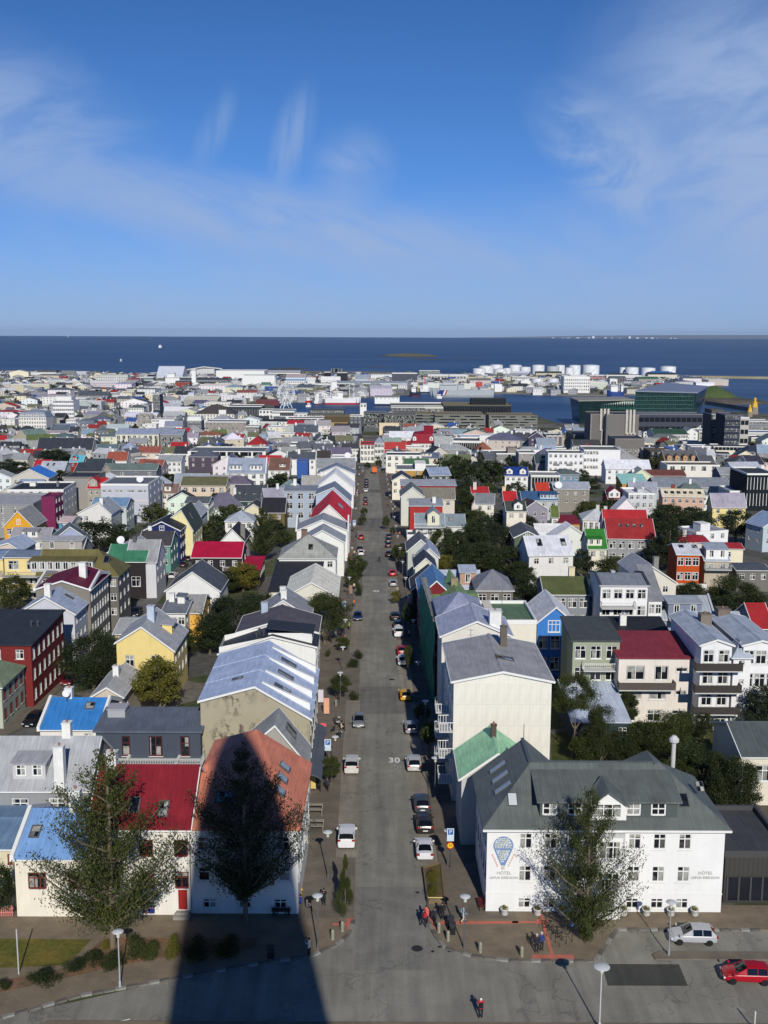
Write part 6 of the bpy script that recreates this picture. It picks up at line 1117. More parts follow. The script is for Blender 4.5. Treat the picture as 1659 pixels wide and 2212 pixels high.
for a,b in((102,196),(204,262),(274,338)):strip('parking_bay',lambda y:AX(y)+3.1,lambda y:AX(y)+5.1,BAYM,.032,0,cells(a+.2,b-.2,40))
for a,b,c in((84,97.9,(130,128,120)),(152,166,(122,119,112)),(262,300,(118,116,109)),(340,372,(120,117,110)),(455,470,(118,116,110))):strip('asphalt_patch',lambda y:AX(y)-3.3,lambda y:AX(y)+3.3,mat(c,.9,.12,.5,'asphalt'),.034,0,cells(a,b,40))
sheet('cross_street',[(-60,50),(-26,76.95),(60,76.95),(60,90.45),(20.9,90.45),(18.4,85.5),(11,85.5),(5.2,87.8),(3.6,92.4),(-2.2,92.4),(-3.6,87.6),(-6.1,86.),(-17.5,82.5),(-29.7,77.3),(-60,55.5)],ASPH,.012)
sheet('near_pavement',[(-26,76.9),(-60,49.5),(-60,20),(60,20),(60,76.9)],PAVE,.13,.2)
LPAV=sheet('corner_pavement',[(-60,55.5),(-40,70.2),(-29.7,77.3),(-27,78.8),(-24.3,80.2),(-17.5,82.5),(-10.5,84.8),(-6.1,86.),(-4.,87.7),(-3.,89.4),(-2.62,91.8),(-2.62,93.),(-60,93.)],PAVE,.135,.2)
RPAV=sheet('corner_pavement',[(4.1,93),(4.1,91.9),(4.7,89.3),(5.5,87.3),(7.7,86.1),(10.8,85.4),(18.2,85.4),(20.7,89.7),(21.1,90.4),(60,90.4),(60,94.6),(4.1,94.6)],PAVE,.135,.2)
sheet('traffic_island',[(23.4,85.7),(23.3,86.4),(24.2,86.9),(60,86.9),(60,85.6)],PAVE2,.13,.2)
sheet('lawn',[(-48,88.4),(-25.6,88.3),(-26.2,85.7),(-26.9,84.3),(-32.1,83.9),(-48,80)],mat((96,98,44),.95,.2,.5,'grass'),.15)
sheet('planting_bed',[(-31.6,80.2),(-26.4,82.4),(-21.5,84.6),(-17.6,85.9),(-11,87.),(-11,88.6),(-24.6,88.6),(-26.,84.2),(-31.6,82.)],mat((112,96,74),.95,.3,.8,'grass'),.155)
def kerbs(pts,par):
 L=0;segs=[]
 for a,b in zip(pts[:-1],pts[1:]):
  d=math.hypot(b[0]-a[0],b[1]-a[1]);n=max(1,round(d/.95));
  for i in range(n):t=(i+.5)/n;segs.append((a[0]+(b[0]-a[0])*t,a[1]+(b[1]-a[1])*t,math.atan2(b[1]-a[1],b[0]-a[0]),d/n))
 for i,(x,y,r,l)in enumerate(segs):
  k=('kerb',round(l,1),i%3)
  if k not in WM:WM[k]=MB().box(-l/2+.03,-.17,-.1,l/2-.03,.17,.148+.012*(i%3)).mesh('kerb_stone',mat([(120,116,108),(146,144,138),(104,100,94)][i%3],.9,.12,3,'plaster'))
  o=put(WM[k],'kerb_stone',par,(x,y,gz(y)+.01),(0,0,r))
kerbs([(-40,70.2),(-29.7,77.3),(-24.3,80.2),(-17.5,82.5),(-10.5,84.8),(-6.1,86.),(-4.,87.7),(-3.,89.4),(-2.62,91.8)],LPAV)
kerbs([(4.1,91.9),(4.7,89.3),(5.5,87.3),(7.7,86.1),(10.8,85.4),(18.2,85.4),(20.7,89.7),(21.1,90.4),(34,90.4)],RPAV)
# red guiding stone strips
o=sheet('red_paving_strip',[(4.27,92.35),(4.45,89.95),(4.83,89.96),(4.72,92.35)],REDP,.15)
o=sheet('red_paving_strip',[(-3.25,91.97),(-3.17,89.79),(-2.9,89.95),(-2.57,91.03),(-2.57,91.98)],REDP,.15)
o=sheet('red_paving_strip',[(-4.52,91.12),(-4.5,90.76),(-3.23,90.77),(-3.25,91.13)],REDP,.15)
o=sheet('red_paving_strip',[(5.3,91.56),(5.27,90.99),(12.33,91.2),(12.38,91.62)],REDP,.15)
o=sheet('red_paving_strip',[(11.81,91.61),(11.77,91.27),(13.98,91.29),(14.03,91.63)],REDP,.15)
o=sheet('red_paving_strip',[(14.07,91.95),(13.97,91.03),(14.98,91.04),(15.06,91.96)],REDP,.154)
o=sheet('red_paving_strip',[(14.48,93.08),(14.47,91.98),(14.75,91.98),(14.71,93.08)],REDP,.15)
o=sheet('red_paving_strip',[(14.47,91.01),(14.49,86.26),(14.78,86.26),(14.75,91.01)],REDP,.15)
o=sheet('red_paving_strip',[(12.91,86.22),(12.84,85.38),(16.44,85.41),(16.45,86.25)],REDP,.15)
sheet('asphalt_patch',[(18.67,85.06),(18.57,81.96),(25.17,81.96),(25.26,85.06)],mat((74,74,70),.9,.08,.6,'asphalt'),.02)
# painted markings
WP=mat((240,240,234),.7,.1,3)
def mark30(x,y,rz):
 me=text_mesh('30',1.9,WP,.0,1.1,.05);o=tag(put(me,'speed_marking',None,(x,y,gz(y)+.045),(-.04 if y>100 else 0,0,rz)),'white 30 speed number painted on the asphalt, nearer to the crossing' if rz==0 else 'white 30 speed number seen upside down further up the street','road marking');o.scale=(.75,1.35,1)
mark30(1.44,132.59,0);mark30(-1.7,243,math.pi)
for i,(a,b)in enumerate([((-21.33,76.64),(-19.65,77.25))]):
 d=Vector((b[0]-a[0],b[1]-a[1])).normalized();n=Vector((-d.y,d.x))*.07;g=MB().face([(a[0]-n.x,a[1]-n.y,.03),(b[0]-n.x,b[1]-n.y,.03),(b[0]+n.x,b[1]+n.y,.03),(a[0]+n.x,a[1]+n.y,.03)]);struct('road_marking',g,WP)
g=MB()
for y in(106.2,121.5,127,142):
 for k in range(6):x=AX(y)-5.2+k*.36;g.face([(x,y,gz(y)+.04),(x+.2,y,gz(y)+.04),(x+.2,y+.12,gz(y+.12)+.04),(x,y+.12,gz(y+.12)+.04)])
struct('parking_bay_marking',g,mat((70,68,66)))
for i,(x,y,r)in enumerate([(3.04,87.28,.5),(5.02,87.56,.16),(4.38,86.85,.16),(5.83,86.91,.16),(1.39,170.16,.45),(3.37,96.88,.2)]):
 o=tag(MB().lathe([(r,-.02),(r,.006),(r*.86,.008),(r*.86,.003),(r*.3,.004)],20).build('manhole_cover',mat((52,48,48),.6,.2,6),None,loc=(x,y,gz(y)+.032)),['large round iron manhole cover in the crossing','small round cover right of the large manhole','small cover nearest the right kerb corner','small cover below the right kerb stones','square grate like cover far left lane','dark cover beside the planter'][i],'manhole cover')
sheet('side_street',[(-52.4,138.6),(-50.4,144.3),(-50.6,166.8),(-54.2,204.8),(-53.7,222.2),(-54.3,241.4),(-54.4,275.7),(-55.5,305.3),(-51.3,292.2),(-49.9,261.),(-49.3,235.6),(-48.4,213.5),(-48.4,166.1),(-48.3,154.8),(-47.5,144.3),(-47.8,136.4)],ASPH2,.05);sheet('side_pavement',[(-54.1,138.3),(-53.2,144.6),(-53.5,156.9),(-54.,173.8),(-52.8,175.5),(-50.6,166.7),(-50.4,144.2),(-52.3,138.4)],PAVE2,.14)
# ---------------------------------------------------------------- the church tower in whose window the viewer stands; it throws the long shadow
t=thing('church_tower','tall pale concrete church tower rising directly behind the viewpoint, seen only by its shadow','tower',(2.3,0,0));g=MB()
CT=mat((176,172,164),.85,.08,.5,'plaster')
PROF=[(-2,7.8),(20,7.4),(40,6.7),(47,6.),(52,5.6),(58,5.),(64,4.2),(70,3.1),(74,2.2),(76.5,1.4),(78,.7),(78.6,.2)]
for i,((z0,a),(z1,b))in enumerate(zip(PROF[:-1],PROF[1:])):
 ca,cb=a*.42,b*.42;P8=lambda r,z:[(r,-5-r*.42,z),(r,-5+r*.42,z),(r*.42,-5+min(r,4.4),z),(-r*.42,-5+min(r,4.4),z),(-r,-5+r*.42,z),(-r,-5-r*.42,z),(-r*.42,-5-min(r,4.4),z),(r*.42,-5-min(r,4.4),z)]
 A,B=P8(a,z0),P8(b,z1)
 for k in range(8):g.face([A[k],A[(k+1)%8],B[(k+1)%8],B[k]])
g.build('tower_shaft',CT,t)
for k in range(-3,4):g=MB().box(k*1.6-.25,-.62,-1,k*1.6+.25,-.35,30+8*(3-abs(k))*.5);g.build('pillar',CT,t)
# ---------------------------------------------------------------- concert hall
def hall():
 t=thing('concert_hall','dark glass concert hall with faceted green glazed front and slanting roof by the harbour','concert hall',(257,1120,-38));W_,(bx,by),(cx,cy),H_,W2,HL=63,(105,105),(78,186),32.3,55,22.2;D_=by
 GL=mat((34,58,58),.18,.3,.12,'plaster',.2);GR=mat((58,92,88),.4,.2,.2);RF=mat((128,136,156),.5,.05,.1)
 MB().idx([(0,0,-1),(W_*.97,0,-1),(bx-8,by,-1),(cx,cy,-1),(0,0,H_),(W_,0,H_*.96),(bx,by,H_),(cx,cy,H_)],[(0,1,5,4),(1,2,6,5),(2,3,7,6),(3,0,4,7)]).build('glass_wall',GL,t)
 MB().shell([[(-.6,-.8,H_+.5),(W_+.8,-.8,H_*.96+.5),(bx+.8,by,H_+.5),(cx,cy+.8,H_+.5)]],1.2).build('roof',RF,t)
 g=MB();hx=MB();n=34;m=14
 for j in range(m):
  z0,z1=H_*.9*j/m,H_*.9*(j+1)/m
  for i in range(n):
   x0,x1=W_*.98*i/n,W_*.98*(i+1)/n;y=-.05;q=random.Random(i*31+j).random()
   if q<.62:g.face([(x0,y-.3,z0+.2),(x1,y-.3,z0+.2),((x0+x1)/2,y-1.1,(z0+z1)/2)]);g.face([(x0,y-.3,z1-.2),(x1,y-.3,z1-.2),((x0+x1)/2,y-1.1,(z0+z1)/2)][::-1])
   hx.box(x0-.12,y-.5,z0,x0+.12,y-.1,z1)
  hx.box(0,-.9,z0-.3,W_*.95,-.6,z0+.3)if j%2 else None
 o=g.build('facade_facets',mat((44,88,76),.25,.3,.3),t);o['kind']='stuff';o=hx.build('facade_frame',GR,t);o['kind']='stuff'
 lo=MB().idx([(-W2,2,-1),(-.3,2,-1),(-.3,50,-1),(-W2,50,-1),(-W2-3,-4,HL),(-.3,-.2,HL+1),(-.3,50,HL+1),(-W2-3,50,HL)],[(0,1,5,4),(2,3,7,6),(3,0,4,7)]).build('foyer_wing',GL,t);MB().shell([[(-W2-4,-5,HL+.6),(-.35,-.6,HL+1.6),(-.35,51,HL+1.6),(-W2-4,51,HL+.6)]],1.).build('foyer_roof',mat((150,148,138)),t)
 f=MB()
 for i in range(24):
  x=-W2*(i+.3)/24;f.face([(x,.2,HL*.6),(x-W2/26,.2,HL*.6),(x-W2/52,-1.5,HL*.8)]);f.face([(x,-.6,HL*.97),(x-W2/52,-1.5,HL*.8),(x-W2/26,-.6,HL*.97)])
 o=f.build('foyer_facets',mat((52,104,86),.3,.3,.3),t);o['kind']='stuff'
hall()
# ---------------------------------------------------------------- big wheel
def wheel(x,y,z,R):
 t=thing('ferris_wheel','white big wheel with cabins standing on the old harbour quay','ferris wheel',(x,y,z),.8);m=mat((232,234,234),.4);c=R+5
 for s in(-1.4,1.4):
  g=MB();n=40
  for r_ in(R,R*.9):g.tube([(r_*math.cos(2*math.pi*i/n),s,c+r_*math.sin(2*math.pi*i/n))for i in range(n+1)],.34,5,cap=False)
  g.build('rim',m,t)
 g=MB()
 for i in range(20):a=2*math.pi*i/20;g.tube([(0,-1.4,c),(R*math.cos(a),-1.4,c+R*math.sin(a))],.16,4);g.tube([(0,1.4,c),(R*math.cos(a),1.4,c+R*math.sin(a))],.16,4)
 g.build('spokes',m,t)
 for s in(-1,1):
  for q in(-3,3):MB().tube([(s*R*.55,q,0),(0,q*.5,c)],.5,6).build('leg',m,t)
 MB().tube([(0,-3,c),(0,3,c)],1.2,12).build('hub',m,t)
 cm=MB().lathe([(.3,-2.6),(1.1,-2.4),(1.2,-1.),(.7,-.3),(.2,0)],8).mesh('cabin',mat((205,220,226),.2))
 for i in range(20):a=2*math.pi*(i+.5)/20;put(cm,'cabin',t,(R*math.cos(a),0,c+R*math.sin(a)))
wheel(-118,1309,-38,12.5)
# ---------------------------------------------------------------- ships
def ship(label,x,y,rz,L,B,F,hull,boot,decks,masts=(),stripe=None,name='ship',cat='ship',sup=(236,236,232),group=None):
 """hull from stations (bow towards +X); decks: (x0,x1,width share,z0,z1)"""
 t=thing(name,label,cat,(x,y,SEA),rz,group);st=[]
 for f,wd,sh in((-.5,.62,1.02),(-.46,.86,1.),(-.3,1,.98),(0,1,.96),(.25,.92,1.02),(.38,.62,1.12),(.46,.3,1.22),(.5,.03,1.3)):st.append((f*L,wd*B/2,sh*F))
 up=MB();lo=MB();rub=MB()
 for(x0,w0,f0),(x1,w1,f1)in zip(st[:-1],st[1:]):
  for s in(-1,1):
   k=.86;xs=lambda X,W_:(X-(L*.03 if X>.4*L else 0),W_)
   q=[(x0,s*w0*k,F*.28),(x1-(L*.02 if x1>.35*L else 0),s*w1*k,F*.28),(x1,s*w1,f1),(x0,s*w0,f0)];up.face(q if s<0 else q[::-1])
   q=[(x0,s*w0*k*.9,-.8),(x1-(L*.03 if x1>.35*L else 0),s*w1*k*.9,-.8),(x1-(L*.02 if x1>.35*L else 0),s*w1*k,F*.28),(x0,s*w0*k,F*.28)];lo.face(q if s<0 else q[::-1])
 up.face([(p[0],-p[1],p[2]-.5)for p in st]+[(p[0],p[1],p[2]-.5)for p in st[::-1]]);p=st[0];up.face([(p[0],p[1],p[2]),(p[0],p[1]*.86,F*.28),(p[0],-p[1]*.86,F*.28),(p[0],-p[1],p[2])])
 up.build('hull',mat(tuple(hull),.5,.06,.2),t);lo.build('lower_hull',mat(tuple(boot),.6,.1,.2),t)
 for i,(a,b,w,z0,z1,*c)in enumerate(decks):
  d=MB().box(a*L,-w*B/2,F+z0-.6,b*L,w*B/2,F+z1).build('deck_house',mat(tuple(c[0])if c else sup,.5,.04,.3),t)
  MB().box(a*L+.2,-w*B/2-.06,F+z1-1.7,b*L-.2,w*B/2+.06,F+z1-.9).build('window_row',GLASS,d)
 for a,h,r_,*c in masts:
  mm=mat(tuple(c[0])if c else(225,225,222),.5);g=MB().tube([(a*L,0,F-.5),(a*L,0,F+h)],r_,7).tube([(a*L,-B*.2,F+h*.8),(a*L,B*.2,F+h*.8)],r_*.5,5);g.build('mast',mm,t)
 if stripe:
  for i,(a,b,c)in enumerate(stripe):
   for s in(-1,1):
    k=s*B/2*(.97)-s*.0;g=MB().face([(a*L,s*(B*.43+.25),F*.3),(b*L,s*(B*.43+.25),F*.3),(b*L-L*.03,s*(B*.5+.08),F*.97),(a*L-L*.03,s*(B*.5+.08),F*.97)]);g.build('hull_stripe',mat(c,.5),t)
 return t
ship('red hulled ship with white superstructure and two masts moored in the inner harbour',-55,1447,.00,48,11.,8.,(236,236,234),(176,40,56),[(-.3,-.12,.8,0,5),(-.14,0.,.7,0,9),(-.44,-.32,.7,0,3)],[(-.33,24,.5),(.18,19,.45),(.3,20,.45)])
ship('grey coast guard patrol ship with a blue white and red bow stripe',114,1619,3.14,95,16.,11.,(176,182,184),(150,156,158),[(.08,.34,.8,0,8,(176,182,184)),(.14,.3,.7,8,13,(176,182,184)),(-.04,.06,.5,0,9,(170,176,178))],[(.2,22,.6,(120,122,124)),(0.,15,.4)],stripe=[(.3,.38,(24,52,120)),(.275,.295,(235,235,235)),(.25,.27,(190,40,44))])
ship('large white research ship with a blue waterline by the far quay',-356,1863,3.14,79,16.,9.,(238,238,236),(30,64,140),[(-.1,.2,.85,0,9),(0.,.16,.7,9,16),(-.45,-.36,.5,0,22)],[(.08,26,.5),(-.42,24,.8)])
ship('dark hulled trawler with yellow gantry beside the grey patrol ship',45,1627,3.14,16,10.,7.,(30,34,60),(90,40,60),[(-.1,.3,.7,0,7)],[(-.3,18,.5,(226,196,50)),(.1,16,.4)],name='fishing_boat',cat='fishing boat')
ship('white tug with a tall orange red mast behind the dark trawler',64,1732,.00,16,10.,7.,(238,238,236),(40,44,60),[(-.2,.3,.7,0,7)],[(-0.,20,.6,(220,70,50))],name='tug_boat',cat='boat')
ship('green hulled white fishing boat seen from the bow by the harbour office',-119,1696,1.00,18,9.,9.,(238,238,236),(50,100,76),[(-.2,.3,.8,0,7)],[(0,14,.4)],name='fishing_boat',cat='fishing boat')
ship('black and white steam trawler moored left of the harbour office',-172,1724,1.10,19,8.,8.,(34,36,44),(34,36,44),[(-.2,.3,.8,0,7)],[(0,16,.5)],name='fishing_boat',cat='fishing boat')
ship('white and blue ship behind the red hulled ship',-78,1700,.00,14,11.,10.,(238,238,236),(24,44,120),[(-.3,.3,.8,0,10)],[(0,18,.5)],name='ship')
ship('red and white excursion boat at the pontoon, right of two',-87,1446,1.20,20,7.,5.,(238,238,236),(170,50,60),[(-.3,.3,.8,0,6),(-.2,.2,.6,6,9)],[(0,11,.3)],name='excursion_boat',cat='boat')
ship('small red and white boat at the pontoon, left of two',-101,1465,1.20,16,6.,4.,(190,50,60),(150,40,50),[(-.2,.3,.8,0,4)],[(0,8,.3)],name='excursion_boat',cat='boat')
ship('small white motor yacht in front of the pontoon',-96,1379,.00,7,5.,3.,(238,238,236),(60,66,90),[(-.2,.3,.7,0,3)],[],name='yacht',cat='boat')
ship('long white whale watching yacht behind the boathouses',-211,1684,3.14,25,8.,4.,(238,238,236),(24,40,90),[(-.4,.1,.7,0,3.5)],[(0,9,.3)],name='yacht',cat='boat')
ship('cluster of white fishing boats near the second quay',239,1718,.00,29,9.,5.,(238,238,236),(200,190,180),[(-.2,.2,.7,0,5)],[(0,9,.3),(.3,7,.3)],name='fishing_boat',cat='fishing boat')
ship('blue hulled trawler with a white net frame behind the concert hall',339,1606,3.14,25,12.,10.,(38,66,130),(30,50,100),[(-.1,.3,.8,0,9),(-.4,-.3,.9,0,10)],[(.1,18,.5),(-.35,14,.5)],name='fishing_boat',cat='fishing boat')
ship('red trawler among pale gear right of the patrol ship',154,1784,.00,25,10.,7.,(190,190,186),(120,60,60),[(-.2,.2,.7,0,8,(196,50,44))],[(0,15,.5,(200,60,50)),(.3,10,.4)],name='fishing_boat',cat='fishing boat')
ship('white and navy trawler right of the red trawler',180,1767,.00,27,10.,7.,(238,238,236),(50,50,110),[(-.3,.1,.7,0,6)],[(.2,12,.4)],name='fishing_boat',cat='fishing boat')
ship('tiny white launch near the grey patrol ship bow',79,1585,3.14,9,6.,3.,(238,238,236),(238,238,236),[(-.3,.3,.7,0,3)],[],name='motor_launch',cat='boat')
ship('white passenger boat out on the open sea at left',-1289,6318,.00,19,14.,8.,(238,238,236),(238,238,236),[(-.35,.3,.8,0,8)],[],name='passenger_boat',cat='boat')
ship('faint white sail boat near the horizon at far left',-4678,16271,.00,19,10.,6.,(238,238,236),(238,238,236),[(-.1,.1,.5,0,28)],[],name='sailing_boat',cat='boat')
ship('low grey boat on the sea, left of centre',-818,3407,.00,9,10.,4.,(140,150,165),(140,150,165),[(-.2,.2,.7,0,5)],[],name='motor_boat',cat='boat')
# beacons, mound, aluminium drum, pier heads
def beacon(label,x,y,z,s):
 t=thing('harbour_beacon',label,'beacon',(x,y,z));Yc=mat((232,186,50),.5,.05,1);MB().lathe([(2.2*s,-1),(2.*s,5*s)],8).build('beacon_base',mat((150,140,120),.9),t);MB().lathe([(1.7*s,5*s+.01),(1.3*s,7.5*s),(1.5*s,7.6*s),(1.5*s,8*s)],8).build('beacon_tower',Yc,t);MB().lathe([(.7*s,8*s+.01),(.7*s,9.3*s),(1.*s,9.4*s),(.2*s,10.4*s)],8).build('lantern',Yc,t)
beacon("golden lantern beacon on a stone base at the harbour mouth, larger one",423,1246,-40,2.)
beacon("smaller golden lantern beacon left of the larger one",404,1205,-40,1.5)
o=MB().lathe([(42,-42),(38,-37),(22,-28),(9,-22),(3,-20)],28).build("grass_mound",mat((70,92,48),.95,.2,.2,"grass"),None,True,(463,1542,0));tag(o,"round green grass mound on the breakwater head behind the concert hall","mound")
tag(MB().box(-14,-8,0,14,8,14).box(-14.4,-8.4,14,14.4,8.4,15).build("white_shed",mat((236,236,236),.6),None,loc=(490,1680,-36)),"plain white cube shed beside the green mound","shed")
tag(MB().lathe([(13,0),(13,14),(13,13.8),(1,14.)],36).build("cinema_drum",mat((168,170,170),.4,.1,.1,"",.3),None,True,(-104,2380,-40)),"ribbed aluminium drum shaped building between two black cubes","building")
tag(MB().lathe([(8,0),(8,15),(7,16),(.5,18)],16).build("silo",mat((104,100,96),.6,.1,.1),None,True,(-428,2274,-40)),'brown grey silo beside the pale storage roof, left of three',"silo")
tag(MB().lathe([(8,0),(8,12),(7,13),(.5,15)],16).build("silo",mat((104,100,96),.6,.1,.1),None,True,(-422,2275,-40)),'brown grey silo beside the pale storage roof, middle of three',"silo")
tag(MB().lathe([(8,0),(8,15),(7,16),(.5,18)],16).build("silo",mat((104,100,96),.6,.1,.1),None,True,(-414,2276,-40)),'brown grey silo beside the pale storage roof, right of three',"silo")
tag(MB().shell([[(0,0,16),(34,0,22),(70,10,18),(30,24,19)]],2).box(5,4,0,55,20,17).build("wedge_roof_hall",mat((205,205,200),.6),None,loc=(-404,2243,-40)),"white wedge roofed hall behind the silos","building")
struct("far_headland",MB().idx([(900,19000,SEA-1),(7000,19000,SEA-1),(7000,19000,28),(5200,19000,20),(3600,19000,4),(2400,19000,-20),(900,19000,SEA-1),(900,19380,SEA-1),(7000,19380,SEA-1),(7000,19380,28),(5200,19380,20),(3600,19380,4),(2400,19380,-20)],[(0,1,2,3,4,5),(5,4,10,11),(4,3,9,10),(3,2,8,9)]),mat((96,104,116),.95,.1,.001))
tag(MB().box(0,0,0,42,30,10).box(8,-2,10,25,28,12).build("far_building",mat((225,228,232),.8),None,loc=(2874,18960,-40)),'leftmost tiny white building on the far headland',"building")
tag(MB().box(0,0,0,45,30,7).box(9,-2,7,27,28,8).build("far_building",mat((225,228,232),.8),None,loc=(3050,18960,-40)),'tiny white building on the far headland, second',"building")
tag(MB().box(0,0,0,53,30,9).box(11,-2,9,32,28,11).build("far_building",mat((225,228,232),.8),None,loc=(3131,18960,-40)),'third tiny white building of the far headland',"building")
tag(MB().box(0,0,0,60,30,11).box(12,-2,11,36,28,13).build("far_building",mat((225,228,232),.8),None,loc=(3293,18960,-40)),'fourth tiny white building of the far headland',"building")
tag(MB().box(0,0,0,39,30,12).box(8,-2,12,23,28,15).build("far_building",mat((225,228,232),.8),None,loc=(3494,18960,-40)),'fifth tiny white block of the far headland',"building")
tag(MB().box(0,0,0,45,30,30).box(9,-2,30,27,28,38).build("far_building",mat((225,228,232),.8),None,loc=(3565,18960,-40)),'tall white tower on the far headland, left one',"building")
tag(MB().box(0,0,0,41,30,13).box(8,-2,13,25,28,17).build("far_building",mat((225,228,232),.8),None,loc=(3777,18960,-40)),'seventh tiny white block of the far headland',"building")
tag(MB().box(0,0,0,23,30,14).box(5,-2,14,14,28,17).build("far_building",mat((225,228,232),.8),None,loc=(3897,18960,-40)),'eighth tiny white block of the far headland',"building")
tag(MB().box(0,0,0,32,30,6).box(6,-2,6,19,28,8).build("far_building",mat((225,228,232),.8),None,loc=(4029,18960,-40)),'ninth tiny white block of the far headland',"building")
tag(MB().box(0,0,0,39,30,30).box(8,-2,30,23,28,38).build("far_building",mat((225,228,232),.8),None,loc=(4197,18960,-40)),'tall white tower on the far headland, right one',"building")
tag(MB().box(0,0,0,55,30,13).box(11,-2,13,33,28,16).build("far_building",mat((225,228,232),.8),None,loc=(4322,18960,-40)),'eleventh tiny white block of the far headland',"building")
tag(MB().box(0,0,0,36,30,14).box(7,-2,14,21,28,18).build("far_building",mat((225,228,232),.8),None,loc=(4482,18960,-40)),'twelfth tiny white block of the far headland',"building")
tag(MB().box(0,0,0,57,30,15).box(11,-2,15,34,28,18).build("far_building",mat((225,228,232),.8),None,loc=(4574,18960,-40)),'thirteenth tiny white block of the far headland',"building")
tag(MB().box(0,0,0,25,30,8).box(5,-2,8,15,28,10).build("far_building",mat((225,228,232),.8),None,loc=(4680,18960,-40)),'fourteenth tiny white block of the far headland',"building")
tag(MB().box(0,0,0,37,30,12).box(7,-2,12,22,28,15).build("far_building",mat((225,228,232),.8),None,loc=(4907,18960,-40)),'fifteenth tiny white block of the far headland',"building")
tag(MB().box(0,0,0,40,30,10).box(8,-2,10,24,28,12).build("far_building",mat((225,228,232),.8),None,loc=(4980,18960,-40)),'rightmost tiny white building on the far headland',"building")
# ---------------------------------------------------------------- buildings
LM=landmarks(BUILDINGS)
def autowin(x,y,w,d,h):
 rows=max(1,int((h+.4)/2.8));sp=2.6 if y<430 else 3.4
 return[('f',rows,max(1,round(w/sp))),('r' if x+w/2<-5 else 'l',rows,max(1,round(d/sp)))]
for(lb,*a)in BUILDINGS:
 a=list(a)+[None]*(13-len(a));house(lb,a[0],a[1],gz(a[1]),*a[2:10],win=a[10]if a[10]is not None else autowin(a[0],a[1],a[3],a[4],a[5]),ex=a[11]or(),**(a[12]or{}))
def infill(rz,x,y,w,d,h,ro,rh,wi,ri,ec,seed):
 lab=where(x+w/2,y+d/2)
 r=random.Random(seed);jit=lambda c:tuple(max(20,min(245,v+r.randint(-8,8)))for v in c);wc=WALLC[wi];rows=max(1,int((h+.3)/2.9));sp=3. if y<500 else 4.2
 win=[('f',rows,max(1,int(w/sp)))]
 if y<520:win.append(('r' if x<0 else 'l',rows,max(1,int(d/sp))))
 ex={0:[],1:[('ch',r.choice([.2,.5,.8]),.5,.9,1.3)],2:[('dor','f',.5,.8,min(5,w*.4),1.6,2,'s')],3:[('box',.3,.3,.6,.7,2.,wc[1])]}[ec]
 l='%s %shouse with a %s %s roof%s, %s'%(wc[0],'large ' if w>15 else 'small ' if w<9.5 else '',ROOFC[ri][0],SHP[ro],['',' and a chimney',' and a dormer',' and a rooftop room'][ec],lab)
 house(l,x,y,gz(y),rz,w,d,h,ro,rh,jit(wc[1]),jit(ROOFC[ri][1]),win,ex,base=3.)
SHP={'gx':'gabled','gy':'front gabled','hip':'hipped','flat':'flat','sb':'single pitch'}
WALLC=[('white',(238,238,234)),('white',(232,232,228)),('cream',(232,222,196)),('pale grey',(196,198,200)),('grey',(150,152,154)),('beige',(206,196,176)),('pale yellow',(232,212,150)),('light blue',(160,180,205)),('dark',(80,82,86))]
ROOFC=[('grey',(150,153,156)),('light grey',(180,184,188)),('slate',(96,102,112)),('charcoal',(60,63,68)),('blue grey',(140,152,170)),('white',(226,227,228)),('red',(168,48,50)),('rust',(140,84,70)),('olive',(104,106,76)),('dark green',(70,100,84)),('blue',(60,100,160))]
